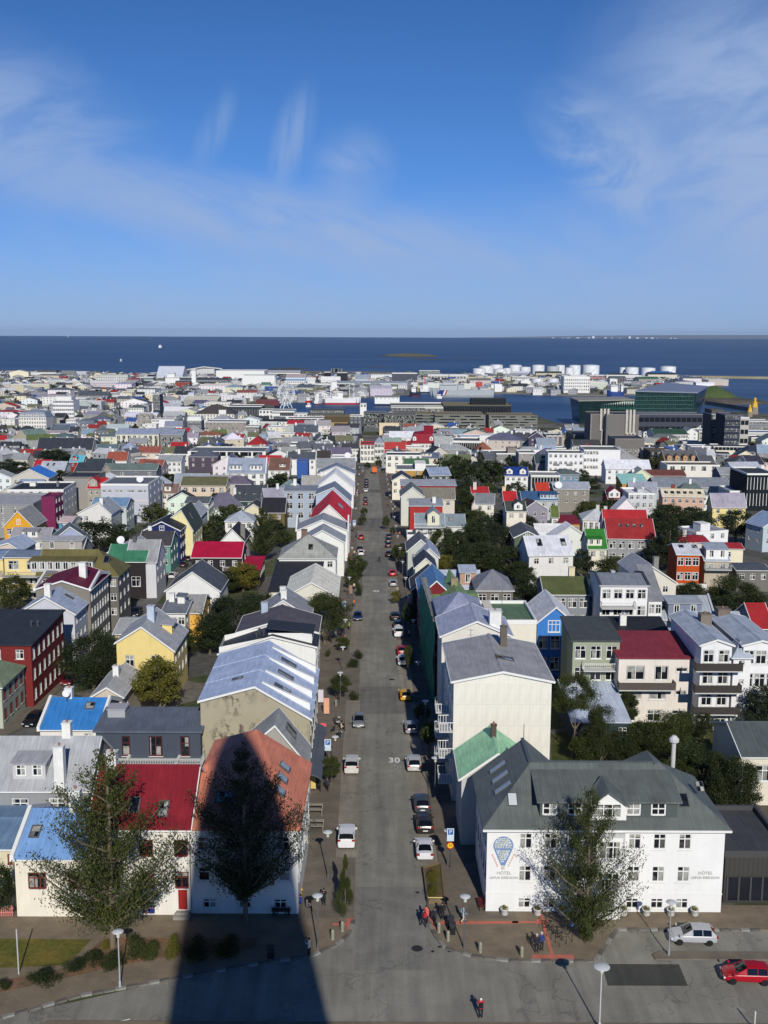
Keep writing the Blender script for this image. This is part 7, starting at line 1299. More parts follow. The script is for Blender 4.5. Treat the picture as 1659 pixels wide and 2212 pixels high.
INF=[
(-.05,76,354,8,7,5.1,'gy',4.2,0,5,0,0),
(.3,121,331,11,8,5.,'sb',.7,2,2,0,1),
(0,-95,414,9,9,5.2,'gx',3.4,1,2,1,2),
(.03,-74,407,9,8,6.6,'gx',3.3,1,1,0,3),
(.3,45,349,9,7,6.,'gy',2.7,4,3,0,4),
(.3,-38,397,10,7,6.6,'gy',3.3,6,0,0,5),
(-.2,-66,250,11,9,6.9,'gy',3.3,8,0,0,6),
(-.2,-32,373,9,7,7.,'flat',.7,3,0,0,7),
(0,-97,277,10,8,6.4,'gx',2.6,1,0,2,8),
(.3,-41,371,10,7,6.1,'gx',3.9,3,0,1,9),
(.3,107,302,11,8,7.3,'gy',3.1,3,4,0,10),
(.3,85,291,10,9,7.3,'flat',.7,1,0,3,11),
(0,108,398,12,8,6.,'hip',3.8,1,2,1,12),
(-.2,-92,384,11,7,5.8,'gx',3.1,2,3,1,13),
(.3,-85,272,10,7,6.6,'gy',3.8,7,2,0,14),
(.12,-74,367,10,7,6.4,'gy',2.8,1,3,0,15),
(.12,-144,403,12,9,5.3,'gy',3.,5,2,0,16),
(-.05,62,301,12,9,7.2,'gx',4.2,1,6,0,17),
(-.05,91,399,10,7,7.2,'gx',3.,3,0,1,18),
(.3,-58,354,12,9,5.8,'hip',4.1,1,2,1,19),
(.03,46,292,10,7,5.3,'gy',3.3,1,5,0,20),
(.03,108,353,11,6,6.9,'gx',4.,6,0,0,21),
(.3,178,528,9,10,6.8,'gx',3.8,0,3,0,22),
(.03,-122,577,10,9,6.5,'flat',.7,1,2,0,23),
(0,78,635,14,7,6.5,'hip',2.9,2,0,1,24),
(-.05,-63,421,11,7,7.1,'hip',2.5,5,2,0,25),
(-.05,16,571,13,7,6.6,'gx',2.5,2,2,2,26),
(-.2,162,576,9,7,8.3,'gx',4.,1,2,1,27),
(-.2,-242,631,12,11,8.5,'flat',.7,5,0,0,28),
(0,-159,597,12,9,8.,'gx',3.4,3,2,0,29),
(-.05,-79,498,14,10,8.1,'gy',4.2,1,2,0,30),
(0,-100,552,15,11,7.9,'hip',2.7,8,2,0,31),
(.12,122,610,12,6,5.2,'flat',.7,4,3,0,32),
(.03,92,606,10,10,5.8,'flat',.7,2,3,0,33),
(.12,77,549,9,7,5.5,'gx',4.1,4,3,2,34),
(.03,-142,417,9,10,5.3,'gx',2.9,5,4,0,35),
(-.05,-105,607,14,10,8.,'gy',3.5,2,8,0,36),
(-.05,-95,429,8,10,5.4,'gy',2.5,2,1,0,37),
(.03,195,605,14,7,5.4,'gy',3.8,2,3,0,38),
(.3,19,446,9,9,8.3,'gx',2.8,8,4,0,39),
(0,-74,439,15,10,5.3,'gx',2.9,5,0,0,40),
(-.05,-61,521,11,9,7.1,'gx',3.4,0,6,0,41),
(-.2,123,598,12,7,7.2,'gy',4.1,4,0,0,42),
(-.05,82,581,12,9,7.6,'hip',3.4,1,2,1,43),
(-.2,-113,493,12,8,7.2,'gx',3.4,4,7,2,44),
(0,29,523,13,9,7.1,'gx',4.1,4,8,1,45),
(-.05,79,598,12,9,5.3,'gx',3.8,4,5,0,46),
(0,-149,609,10,8,8.2,'hip',3.4,1,4,0,47),
(-.2,219,600,11,10,8.6,'gx',3.4,1,10,1,48),
(.03,10,531,12,10,5.9,'gx',2.5,3,9,0,49),
(.03,-32,421,15,9,5.7,'gx',4.1,0,0,1,50),
(-.2,-130,453,12,9,8.8,'gx',3.3,2,3,0,51),
(0,-126,480,13,8,6.1,'flat',.7,3,0,0,52),
(0,-167,448,12,7,6.6,'gy',2.5,1,0,0,53),
(.3,122,564,13,10,6.2,'hip',2.8,5,0,1,54),
(.12,162,502,14,11,6.6,'gx',2.9,0,1,0,55),
(.12,54,631,9,10,8.1,'hip',4.,0,7,1,56),
(.03,-116,421,14,8,7.1,'gy',3.,4,5,0,57),
(.03,-82,422,13,7,7.1,'gx',3.4,1,0,0,58),
(-.05,107,469,10,11,6.,'gy',3.4,2,0,1,59),
(-.2,212,615,13,8,7.9,'gx',4.1,4,4,0,60),
(.03,-59,598,10,8,7.6,'gx',2.7,3,0,0,61),
(-.05,-138,604,13,10,6.9,'gx',3.,2,7,0,62),
(.3,-30,590,13,8,6.8,'gx',3.4,5,2,0,63),
(-.05,23,585,10,7,5.1,'hip',2.7,4,0,1,64),
(.03,-138,498,12,9,7.5,'gx',2.7,2,3,0,65),
(.3,-158,868,14,11,9.9,'hip',3.5,8,0,0,66),
(-.05,142,852,12,14,9.,'gy',2.4,4,3,0,67),
(.3,-62,969,14,12,10.1,'gy',2.7,1,4,0,68),
(-.05,-101,877,18,12,7.5,'hip',2.9,7,0,0,69),
(0,177,814,15,16,8.1,'gy',4.2,3,2,0,70),
(0,-258,840,14,10,11.5,'gx',3.7,4,2,0,71),
(.3,237,775,19,15,7.8,'gy',3.2,6,0,0,72),
(0,-195,747,19,15,10.4,'hip',3.2,2,2,1,73),
(-.05,62,849,19,13,9.9,'gy',3.1,5,9,0,74),
(.03,116,664,17,11,9.1,'gx',3.2,3,3,0,75),
(.3,-100,680,12,13,11.4,'hip',3.5,5,5,0,76),
(0,-216,972,12,10,8.8,'flat',.7,1,7,0,77),
(.12,256,757,11,15,11.3,'flat',.7,5,3,0,78),
(.12,170,665,15,16,6.5,'flat',.7,1,2,0,79),
(.3,32,649,20,10,6.9,'hip',2.8,4,0,1,80),
(0,108,895,16,13,11.1,'flat',.7,3,3,0,81),
(.3,-272,746,12,10,7.4,'gx',2.8,4,6,1,82),
(.12,-40,829,14,16,11.5,'gx',3.8,3,0,0,83),
(-.05,-251,899,14,16,6.2,'gx',3.7,0,4,0,84),
(0,190,975,20,16,8.1,'gx',2.8,0,2,0,85),
(.03,52,742,15,14,11.5,'flat',.7,6,10,0,86),
(.03,91,643,11,13,10.3,'gx',3.7,7,4,0,87),
(.3,-139,880,12,12,6.5,'gx',4.2,1,8,1,88),
(.12,280,775,14,9,9.5,'gx',3.1,0,6,2,89),
(-.2,16,935,12,9,10.2,'gx',2.8,3,7,0,90),
(.3,-333,875,21,15,7.4,'flat',.7,5,0,0,91),
(-.05,11,669,12,12,7.5,'flat',.7,5,1,0,92),
(.12,-68,934,22,9,11.4,'gx',4.2,1,0,1,93),
(-.05,-202,926,15,9,7.7,'sb',.7,4,3,0,94),
(-.05,137,879,13,13,6.5,'gx',2.5,4,0,1,95),
(-.2,277,930,18,16,8.1,'gx',2.6,3,3,0,96),
(.3,-253,725,17,12,6.1,'gx',2.5,7,1,0,97),
(0,-148,851,22,12,7.5,'hip',2.6,0,7,0,98),
(0,-158,974,17,13,6.5,'flat',.7,2,0,0,99),
(-.05,-350,933,18,10,10.8,'hip',3.8,4,3,0,100),
(-.2,45,899,22,14,8.2,'gx',3.2,3,4,0,101),
(0,28,944,12,12,9.7,'gy',2.9,4,4,0,102),
(0,104,697,13,13,6.,'flat',.7,8,0,0,103),
(-.2,199,920,14,16,10.3,'gx',3.2,3,2,0,104),
(0,-86,858,22,12,8.6,'flat',.7,2,0,0,105),
(0,-1,799,13,9,6.5,'gx',3.4,4,0,0,106),
(-.05,-117,845,16,15,7.2,'hip',3.8,3,1,0,107),
(.12,-171,897,15,11,8.6,'hip',3.8,3,2,0,108),
(0,15,870,20,9,10.8,'hip',3.6,8,0,1,109),
(0,-101,944,16,16,9.1,'flat',.7,2,1,0,110),
(0,-159,832,16,12,7.5,'gx',2.6,2,3,0,111),
(0,116,637,12,12,6.9,'gy',3.6,3,6,0,112),
(-.05,98,737,11,10,11.2,'gy',3.7,8,3,0,113),
(.12,215,646,21,13,6.6,'hip',3.2,8,3,0,114),
(0,143,817,15,15,11.4,'gx',3.7,2,4,0,115),
(0,-285,881,18,16,8.5,'gy',2.7,4,3,0,116),
(.03,272,875,13,10,10.8,'hip',4.1,3,9,0,117),
(0,-179,859,12,15,10.5,'gx',2.4,5,4,0,118),
(.03,243,698,15,12,11.2,'gy',3.8,0,2,0,119),
(.03,-232,907,18,12,10.4,'gx',3.4,1,1,0,120),
(-.2,288,869,11,12,8.6,'gx',2.8,5,3,0,121),
(.03,-160,743,13,13,7.7,'hip',3.5,2,3,1,122),
(-.2,160,856,14,11,11.8,'gx',4.1,0,2,0,123),
(-.2,-43,917,22,9,11.5,'gx',3.,3,3,0,124),
(-.2,-84,915,21,13,11.8,'gy',2.5,3,0,0,125),
(-.2,248,850,19,14,9.6,'flat',.7,4,4,0,126),
(-.2,-87,970,15,13,9.8,'gx',2.9,2,6,0,127),
(.3,-228,691,18,16,9.7,'gx',3.1,4,8,0,128),
(0,180,637,12,11,10.3,'flat',.7,3,0,0,129),
(0,-156,796,19,10,8.1,'gx',3.1,0,0,1,130),
(0,163,877,13,16,9.4,'gx',3.1,0,0,0,131),
(-.05,-115,994,17,10,9.,'flat',.7,3,3,0,132),
(.12,-191,945,15,16,9.1,'gx',4.1,0,4,0,133),
(0,0,708,11,13,8.1,'gx',3.3,0,0,1,134),
(-.2,64,688,22,16,11.6,'hip',4.,5,2,0,135),
(-.05,190,774,20,11,10.,'hip',2.5,4,2,0,136),
(-.2,-158,818,11,10,10.4,'gx',3.4,3,6,0,137),
(.12,-241,782,17,15,8.2,'hip',2.5,0,2,0,138),
(-.05,-285,840,14,11,11.1,'hip',3.3,5,3,1,139),
(-.2,210,763,13,11,7.9,'flat',.7,3,3,0,140),
(.3,44,880,13,13,7.8,'gx',2.9,8,0,2,141),
(.12,0,911,14,11,9.1,'gx',3.2,8,3,1,142),
(.03,37,973,17,12,7.6,'gy',2.5,2,1,0,143),
(0,91,942,19,11,7.4,'gy',3.9,0,3,0,144),
(.3,-253,821,18,13,8.6,'flat',.7,5,3,0,145),
(.3,-424,1213,26,14,7.5,'gy',2.6,0,3,0,146),
(0,-379,1316,19,18,10.4,'flat',.7,4,0,0,147),
(0,-138,1032,20,17,8.,'gy',2.7,0,1,0,148),
(.3,-259,1266,23,16,11.6,'hip',3.5,3,0,0,149),
(0,-203,1148,25,19,7.7,'gy',3.6,0,0,0,150),
(.12,-356,1166,33,12,6.2,'flat',.7,0,6,0,151),
(-.05,-254,1209,29,13,8.5,'gx',3.2,8,1,0,152),
(0,-393,1107,30,15,9.3,'sb',.7,1,6,0,153),
(-.05,-475,1278,18,19,9.7,'gx',3.6,1,9,0,154),
(.3,83,1108,15,14,7.4,'sb',.7,1,4,0,155),
(-.05,-459,1490,31,17,11.2,'hip',3.,0,2,0,156),
(-.05,-262,1094,33,19,6.2,'gx',3.3,5,5,1,157),
(0,-360,1423,22,25,6.9,'flat',.7,8,5,0,158),
(0,-15,1050,27,12,9.2,'gx',3.1,3,4,0,159),
(.03,-308,1273,31,19,8.8,'gy',4.2,0,3,0,160),
(-.2,-229,1296,15,25,6.3,'gx',3.4,7,2,0,161),
(-.2,-211,1114,20,13,9.9,'gy',3.2,2,0,0,162),
(.03,-281,1028,22,15,8.2,'hip',2.7,7,2,0,163),
(0,-352,1240,30,17,11.6,'flat',.7,3,2,0,164),
(-.05,-3,1067,17,24,10.,'hip',3.7,1,0,0,165),
(-.2,-290,1049,15,21,11.1,'gx',2.5,4,0,0,166),
(.12,-422,1268,18,17,11.,'gy',2.7,0,2,0,167),
(-.05,-338,991,32,23,11.6,'gx',2.5,5,2,1,168),
(.12,58,1064,16,17,9.1,'gy',2.6,2,2,0,169),
(.03,-358,1283,17,13,7.2,'gx',3.4,0,0,0,170),
(0,-278,1318,21,21,6.7,'flat',.7,5,3,0,171),
(0,-209,1373,30,20,10.7,'flat',.7,1,5,0,172),
(.03,-352,1203,28,16,10.2,'hip',3.6,3,1,0,173),
(0,-263,1233,16,20,10.3,'gy',2.9,0,6,0,174),
(0,-221,1089,21,17,7.6,'gx',3.3,4,1,0,175),
(-.2,-165,1028,21,16,8.2,'hip',4.2,5,0,0,176),
(.03,-425,1123,26,12,8.2,'gx',3.,0,1,0,177),
(.03,-379,1078,21,12,6.5,'gy',4.1,0,3,0,178),
(.12,-199,1474,27,25,9.2,'gx',3.2,1,7,0,179),
(0,-390,1343,18,19,8.6,'flat',.7,0,7,0,180),
(-.05,-337,1030,30,13,7.8,'flat',.7,8,2,0,181),
(.03,-423,1174,26,17,9.6,'gy',4.1,5,6,0,182),
(-.2,-462,1246,32,18,6.4,'flat',.7,0,3,0,183),
(.3,-285,1348,31,16,6.4,'gy',3.7,0,7,0,184),
(0,-206,1182,33,25,6.8,'hip',2.5,5,8,0,185),
(-.05,-466,1375,15,24,9.6,'hip',3.,2,2,0,186),
(-.05,-375,997,34,20,7.5,'flat',.7,4,8,0,187),
(0,-417,1306,32,25,11.8,'gx',3.2,1,0,0,188),
(-.05,-435,1837,24,26,10.1,'hip',3.7,4,7,0,189),
(0,-339,1499,24,44,11.9,'flat',.7,1,3,0,190),
(.12,453,2169,35,36,8.7,'gx',3.1,4,3,1,191),
(0,-369,1912,42,31,11.1,'flat',.7,8,2,0,192),
(0,534,1959,33,28,11.2,'gx',2.6,1,2,1,193),
(-.2,260,2275,39,44,8.,'gx',2.9,4,5,0,194),
(-.05,407,1974,28,28,10.3,'gx',3.5,8,2,0,195),
(.3,-471,1751,45,32,8.5,'gx',3.,3,5,0,196),
(0,-438,2213,25,43,8.4,'flat',.7,1,1,0,197),
(.03,-411,1664,26,32,11.1,'sb',.7,1,1,0,198),
(.03,-544,2038,59,30,7.6,'gy',2.7,5,0,0,199),
(.12,-279,1644,41,25,9.8,'flat',.7,0,0,0,200),
(.12,-564,1649,57,23,10.8,'flat',.7,5,2,0,201),
(.3,462,1990,43,21,8.4,'gx',3.6,4,9,0,202),
(0,-234,1601,26,21,10.2,'hip',3.7,2,4,0,203),
(.03,-544,1804,42,30,8.1,'flat',.7,5,1,0,204),
(.03,-21,1609,32,32,9.1,'gx',3.2,3,1,0,205),
(-.2,-132,1625,26,38,9.,'gx',3.8,5,2,0,206),
(.3,492,1850,36,36,10.2,'sb',.7,3,2,0,207),
(-.05,-648,2027,46,43,9.1,'sb',.7,5,2,0,208),
(-.05,529,2200,58,33,9.,'gx',2.9,2,3,1,209),
(0,546,2268,53,19,10.,'hip',3.,1,10,0,210),
(.12,-351,1629,24,18,8.,'gy',2.6,3,0,0,211),
(.12,-452,1697,28,34,6.2,'flat',.7,5,1,0,212),
(0,-153,1691,27,36,8.8,'flat',.7,4,3,0,213),
(0,-821,2276,44,31,6.6,'flat',.7,3,3,0,214),
(0,145,2185,50,31,7.2,'gy',2.6,4,2,0,215),
(.03,-578,1879,29,30,6.9,'flat',.7,3,2,0,216),
(-.2,-293,1738,55,21,7.4,'flat',.7,2,6,0,217),
(.3,584,1974,42,30,8.2,'sb',.7,5,5,0,218),
(.03,122,2141,42,19,8.1,'flat',.7,0,2,0,219),
(-.05,-657,2277,38,23,6.8,'flat',.7,3,3,0,220),
(0,-470,1551,47,35,6.1,'flat',.7,5,3,0,221),
(-.05,-26,2098,46,40,9.9,'flat',.7,0,1,0,222),
(-.05,315,2282,54,28,7.8,'gx',3.2,5,3,0,223),
(.03,359,2113,44,31,10.,'flat',.7,3,2,0,224),
]
for r in INF:infill(*r)
# ---------------------------------------------------------------- the rest of the far town, past the 300 nearest houses: one mass of small buildings, one of trees
def far_mass():
 r=random.Random(9);ms=[wallm(c)for c in((226,226,222),(205,200,188),(168,170,172),(232,222,196),(120,122,124))]+[roofm(c)for c in((150,153,156),(96,100,108),(60,63,68),(150,54,52),(110,112,86),(200,202,204),(60,90,150))]+[GLASS];g=MB();tg=[];occ=[(o.location.x,o.location.y,13 if o.location.y<1000 else 20)for o in HOUSES];n=0
 def inp(x,y,P_):
  c=False
  for i in range(len(P_)):
   (x1,y1),(x2,y2)=P_[i],P_[i-1]
   if(y1>y)!=(y2>y)and x<(x2-x1)*(y-y1)/(y2-y1)+x1:c=not c
  return c
 cell={}
 for a in occ:cell.setdefault((int(a[0]//40),int(a[1]//40)),[]).append(a)
 def free(x,y,q):return all((a[0]+5-x)**2+(a[1]+6-y)**2>(a[2]*.55+q)**2 for i in(-1,0,1)for j in(-1,0,1)for a in cell.get((int(x//40)+i,int(y//40)+j),()))
 for k in range(9000):
  y=560+(r.random()**.8)*1750;x=r.uniform(-1,.99)*(y*.37);far=y>1250
  if far and x>0 and r.random()<.35:continue
  if not(inp(x,y,MAIN)or inp(x,y,ISLE))or(not inp(x+14,y+14,MAIN)and not inp(x+14,y+14,ISLE)):continue
  if y<1100 and abs(x-AX(y))<12:continue
  if(1125<y<1460 and x>-175)or(985<y<1300 and x>105):continue
  if r.random()<.3 or len(g.f)>26000:
   if len(tg)<420 and free(x,y,3):tg.append((x,y));cell.setdefault((int(x//40),int(y//40)),[]).append((x-5,y-6,8))
   continue
  w,d,h=r.uniform(7,13),r.uniform(7,11),r.uniform(4,8)
  if far:w*=1.5;d*=1.3
  if not free(x,y,w*.5):continue
  cell.setdefault((int(x//40),int(y//40)),[]).append((x-5,y-6,w));z=gz(y)if y<1300 or inp(x,y,MAIN)else-40.;wi=r.choice((0,0,1,1,2,2,3,4));ri=5+r.choice((0,0,0,0,1,1,1,2,2,2,3,4,4,5,5,6));rz=r.uniform(-.5,.5);c,s=math.cos(rz),math.sin(rz)
  T=lambda a,b,q:(x+a*c-b*s,y+a*s+b*c,z+q);p=[(-w/2,-d/2),(w/2,-d/2),(w/2,d/2),(-w/2,d/2)]
  for i in range(4):a,b=p[i],p[(i+1)%4];g.face([T(*a,-2),T(*b,-2),T(*b,h),T(*a,h)],wi)
  if r.random()<.78:
   rh=r.uniform(2,4);o=.3
   if r.random()<.6:g.face([T(-w/2-o,-d/2-o,h),T(w/2+o,-d/2-o,h),T(w/2+o,0,h+rh),T(-w/2-o,0,h+rh)],ri);g.face([T(w/2+o,d/2+o,h),T(-w/2-o,d/2+o,h),T(-w/2-o,0,h+rh),T(w/2+o,0,h+rh)],ri);g.face([T(-w/2,-d/2,h),T(-w/2,0,h+rh-.1),T(-w/2,d/2,h)],wi);g.face([T(w/2,-d/2,h),T(w/2,d/2,h),T(w/2,0,h+rh-.1)],wi)
   else:g.face([T(-w/2-o,-d/2-o,h),T(0,-d/2-o,h+rh),T(0,d/2+o,h+rh),T(-w/2-o,d/2+o,h)],ri);g.face([T(0,-d/2-o,h+rh),T(w/2+o,-d/2-o,h),T(w/2+o,d/2+o,h),T(0,d/2+o,h+rh)],ri);g.face([T(-w/2,-d/2,h),T(w/2,-d/2,h),T(0,-d/2,h+rh-.1)],wi)
   g.idx([T(1,-.4,h),T(1.8,-.4,h),T(1.8,.4,h),T(1,.4,h),T(1,-.4,h+rh+1),T(1.8,-.4,h+rh+1),T(1.8,.4,h+rh+1),T(1,.4,h+rh+1)],[(0,1,5,4),(1,2,6,5),(3,0,4,7),(4,5,6,7)],0)
  else:g.face([T(*p[i],h)for i in range(4)],ri)
  m=max(2,int(w/3))
  for j in range(2 if h>5.2 else 1):
   for i in range(m):u=-w/2+w*(i+.5)/m;q=h-2-j*2.7;g.face([T(u-.55,-d/2-.05,q),T(u+.55,-d/2-.05,q),T(u+.55,-d/2-.05,q+1.2),T(u-.55,-d/2-.05,q+1.2)],12)
  n+=1
 o=g.build('distant_houses',ms);o['kind']='stuff';rg=np.random.default_rng(3);V=[]
 for x,y in tg:
  k=150;dd=rg.normal(size=(k,3));dd/=np.linalg.norm(dd,axis=1)[:,None];R_=r.uniform(2.6,5.);V.append(leaves(dd*np.array([R_,R_,R_*.8])*rg.uniform(.6,1.,(k,1))+np.array([x,y,(gz(y)if y<1300 else-40.)+R_*.95]),dd,.75,rg))
 o=put(leaf_mesh(np.concatenate(V),LEAF['d']),'distant_trees');o['kind']='stuff';print('mass',n,len(tg))
far_mass()
# ---------------------------------------------------------------- hotel
def hotel():
 X0,Y0,W_,D_,h,rh,L_=9.56,93.33,21.75,11.4,8.35,4.,11.4
 L_=D_
 t=thing('hotel','white three storey hotel with a green grey hipped roof, right of the crossing','hotel',(X0,Y0,0));wm=mat((238,238,234),.85,.04,.3,'plaster');rm=mat((104,110,106),.5,.12,.5,'roof');g=MB();ops=[];u=lambda p:W_*p
 cols=(3.54,5.81,8.1,13.52,15.8,18.11)
 rowz=[(6.35,1.48,1.12),(3.15,1.5,1.12),(.5,.98,1.12)]
 for ri,(z,hh,ww)in enumerate(rowz):
  for ci,c in enumerate(cols):
   pass
   ops.append((c-ww/2,c+ww/2,z,z+hh))
 wall_face(g,W_,-1,h,ops,lambda a,b,c:(a,b,c),.14);so=[]
 for z,hh,ww in rowz[:2]:
  for k in range(6):c=L_*(k+.5)/6;so.append((c-.5,c+.5,z,z+hh))
 wall_face(g,L_,-1,h,so,lambda a,b,c:(b,L_-a,c),.14)
 g.face([(W_,0,-1),(W_,D_,-1),(W_,D_,h),(W_,0,h)]);g.face([(W_,D_,-1),(0,D_,-1),(0,D_,h),(W_,D_,h)]);g.face([(9.3,D_,h),(0,D_,h),(4.65,D_,h+rh)]);g.build('wall',wm,t)
 for a,b,c,d in ops:add_window(t,((a+b)/2,.07,c),0,b-a,d-c,'x',WHITE,True)
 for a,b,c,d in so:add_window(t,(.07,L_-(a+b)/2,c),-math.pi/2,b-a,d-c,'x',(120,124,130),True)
 o=.45;ze=h+.1;m=D_/2;zr=ze+rh;R=MB();xl,xr,xe=4.65,W_-4.9,9.3;bk=D_+.3
 R.shell([[(-o,-o,ze),(W_+o,-o,ze),(xr,m,zr),(xl,m,zr)],[(W_+o,-o,ze),(W_+o,bk,ze),(xr,m,zr)],[(-o,bk,ze),(-o,-o,ze),(xl,m,zr),(xl,bk,zr)],[(xe,bk,ze),(xl,bk,zr),(xl,m,zr)],[(W_+o,bk,ze),(xe,bk,ze),(xl,m,zr),(xr,m,zr)]],.18)
 R.build('roof',rm,t);MB().shell([[(xl-.28,m,zr+.02),(xl+.02,m,zr+.07),(xl+.02,bk,zr+.07),(xl-.28,bk,zr+.02)]],.06).shell([[(xl,m-.2,zr+.02),(xr,m-.2,zr+.02),(xr,m+.02,zr+.08),(xl,m+.02,zr+.08)]],.05).build('ridge_cap',mat((88,96,98),.5),t)
 MB().shell([[(16.4,m-.4,zr+.05),(16.4,m+2.8,zr+.05),(12.6,bk+1.2,ze)],[(16.4,m-.4,zr+.05),(20.2,bk+1.2,ze),(16.4,m+2.8,zr+.05)],[(16.4,m+2.8,zr+.05),(20.2,bk+1.2,ze),(12.6,bk+1.2,ze)]],.15).build('rear_wing_roof',rm,t)
 # long dormer
 sl=(rh)/(m+o);d0,d1=4.85,17.45;yb=.6;zb=ze+sl*(yb+o);dh=1.62;D=MB();do=[(c-.62-d0,c+.62-d0,.28,1.45)for c in(5.75,8.05,13.4,15.7)]
 wall_face(D,d1-d0,-.3,dh,do,lambda a_,b_,c_:(a_,b_,c_));l_=(dh)/sl
 D.face([(0,0,-.3),(0,0,dh+.05),(0,4.1,dh+1.1)]);D.face([(d1-d0,0,-.3),(d1-d0,4.1,dh+1.1),(d1-d0,0,dh+.05)]);d=D.build('long_dormer',mat((84,92,90),.6,.06,1,'plaster'),t,loc=(d0,yb,zb))
 MB().shell([[(-.35,-.4,dh+.05),(d1-d0+.35,-.4,dh+.05),(d1-d0+.35,4.4,dh+1.22),(-.35,4.4,dh+1.22)]],.16).build('dormer_roof',rm,d)
 for a_,b_,c_,e_ in do:put(win_mesh(b_-a_,e_-c_,'xm',WHITE)[2],'dormer_window',d,((a_+b_)/2,.02,c_))
 cx=10.95-d0;MB().shell([[(cx-1.9,-.9,dh-.2),(cx,-.9,dh+1.2),(cx,2.6,dh+1.4),(cx-1.8,.9,dh+.2)],[(cx,-.9,dh+1.2),(cx+1.9,-.9,dh-.2),(cx+1.8,.9,dh+.2),(cx,2.6,dh+1.4)]],.14).build('entrance_gable_roof',rm,d);MB().face([(cx-1.7,-.6,.0),(cx+1.7,-.6,.0),(cx+1.7,-.6,dh-.1),(cx,-.6,dh+.95),(cx-1.7,-.6,dh-.1)]).build('entrance_gable',trimm(),d);put(win_mesh(2.4,1.3,'V',WHITE)[2],'dormer_window',d,(cx,-.64,.3))
 e0=10.95;MB().prism([(e0-1.7,.0),(e0-1.2,-1.3),(e0+1.2,-1.3),(e0+1.7,.0)],-.1,h-.3).build('entrance_bay',trimm(),t)
 for z in(h-2.3,h-5.4):put(win_mesh(1.9,1.7,'V',WHITE)[2],'window',t,(e0,-1.34,z))
 q=MB().box(e0-.85,-1.36,0,e0+.85,-1.31,2.35).build('entrance_door',trimm(),t);MB().box(e0-.6,-1.39,.9,e0+.6,-1.361,2.1).build('pane',GLASS,q);MB().box(e0+.62,-1.43,1.,e0+.68,-1.362,1.3).build('handle',METAL,q)
 tm=trimm();MB().box(-o,-o-.12,ze-.24,W_+o,-o-.01,ze-.05).box(-.06,-.07,h-.32,W_+.06,-.004,h-.06).build('cornice',tm,t);MB().box(-.04,-.05,1.86,W_+.04,-.004,2.).build('band',tm,t)
 for cx_ in(u(.035),u(.955)):MB().box(cx_-.05,-.1,2.1,cx_+.05,-.055,h-.3).build('downpipe',tm,t)if cx_<0 else None
 # roof windows
 ang=math.atan2(rh,m+o)
 for(x,tt,w2,l2,lit)in((u(.115),.42,.75,1.25,1),(u(.845),.42,.8,1.3,0),(u(.93),.62,.6,1.,0)):
  y=-o+tt*(m+o);k=MB().box(-w2/2-.08,-l2/2-.08,0,w2/2+.08,l2/2+.08,.08).build('skylight',mat((80,84,84),.5),t,loc=(x,y,ze+rh*tt),rot=(ang,0,0));MB().box(-w2/2,-l2/2,.081,w2/2,l2/2,.1).build('pane',trimm((200,206,206))if lit else GLASS,k)  # the lit look is put in as a pale pane colour
 angl=math.atan2(rh,xl+o)
 for y in(4.4,6.9,9.3):x=1.9;k=MB().box(-1.,-.45,0,1.,.45,.1).build('skylight',mat((80,84,84),.5),t,loc=(x,y,ze+rh*(x+o)/(xl+o)+.02),rot=(0,-angl,0));MB().box(-.92,-.37,.101,.92,.37,.12).build('pane',mat((150,160,170),.1),k)
 MB().lathe([(.04,zr-.3),(.03,zr+1.6)],6,0,(xl,D_)).build('finial',METAL,t)
 MB().lathe([(.22,zr-2.5),(.22,zr+.2),(.5,zr+.22),(.5,zr+.5),(.18,zr+.85)],12,0,(u(.9),D_-1.)).build('ventilation_stack',mat((196,196,192),.6),t)
 # lettering and painted balloon
 LT=mat((150,150,146),.7)
 def fit(s,wd,m_,ex_=.012):
  me=text_mesh(s,1,m_,ex_);xs=[v.co.x for v in me.vertices];k=wd/(max(xs)-min(xs));me.transform(Matrix.Diagonal((k,k,1,1)));return me
 for cx_,z1,z2 in((1.6,3.93,3.46),(20.15,4.,3.55)):
  put(fit('HÓTEL',1.3,LT),'lettering',t,(cx_,-.02,z1),(math.pi/2,0,0));put(fit('LEIFUR EIRÍKSSON',2.6,LT),'lettering',t,(cx_,-.02,z2),(math.pi/2,0,0))
 bx,bz,br=1.5,6.6,.93;g=MB();n=30;pts=[]
 for i in range(n):
  th=2*math.pi*i/n;x=math.sin(th)*br;z=math.cos(th)*br
  if z<-br*.2:f=(-z-br*.2)/(br*.8);z=-br*.2-f*br*1.9;x=math.copysign(br*(.98*(1-f)+.2*f),x)
  pts.append((bx+x,-.012,bz+z))
 sgn=MB().face(pts).build('balloon_mural',mat((122,146,186),.8,.12,4),t);MB().idx([(bx-.17,-.013,bz-br*2.12),(bx+.17,-.013,bz-br*2.12),(bx+.16,-.013,bz-br*2.5),(bx-.16,-.013,bz-br*2.5)],[(0,3,2,1)]).build('mural_basket',mat((200,192,176),.8),t)
 rr=random.Random(4);cc=[(226,222,170),(206,222,226),(232,230,214),(186,208,204),(214,206,170)]
 for j in range(12):
  zz=bz+br*(.75-j*.215);hw=br*(math.sqrt(max(.05,1-((.75-j*.215))**2))if j<5 else max(.2,.95-(j-4.5)*.105))*.86
  if j in(4,5):continue
  x=bx-hw;k_=0
  while x<bx+hw-.1:wd=rr.uniform(.1,.26);z_=zz+rr.uniform(-.02,.02);x2=min(x+wd,bx+hw);MB().face([(x,-.02,z_-.07),(x2,-.02,z_-.06),(x2,-.02,z_+.07),(x,-.02,z_+.06)]).build('mural_patch',mat(cc[(j+k_)%5],.8),sgn);x=x2+.04;k_+=1
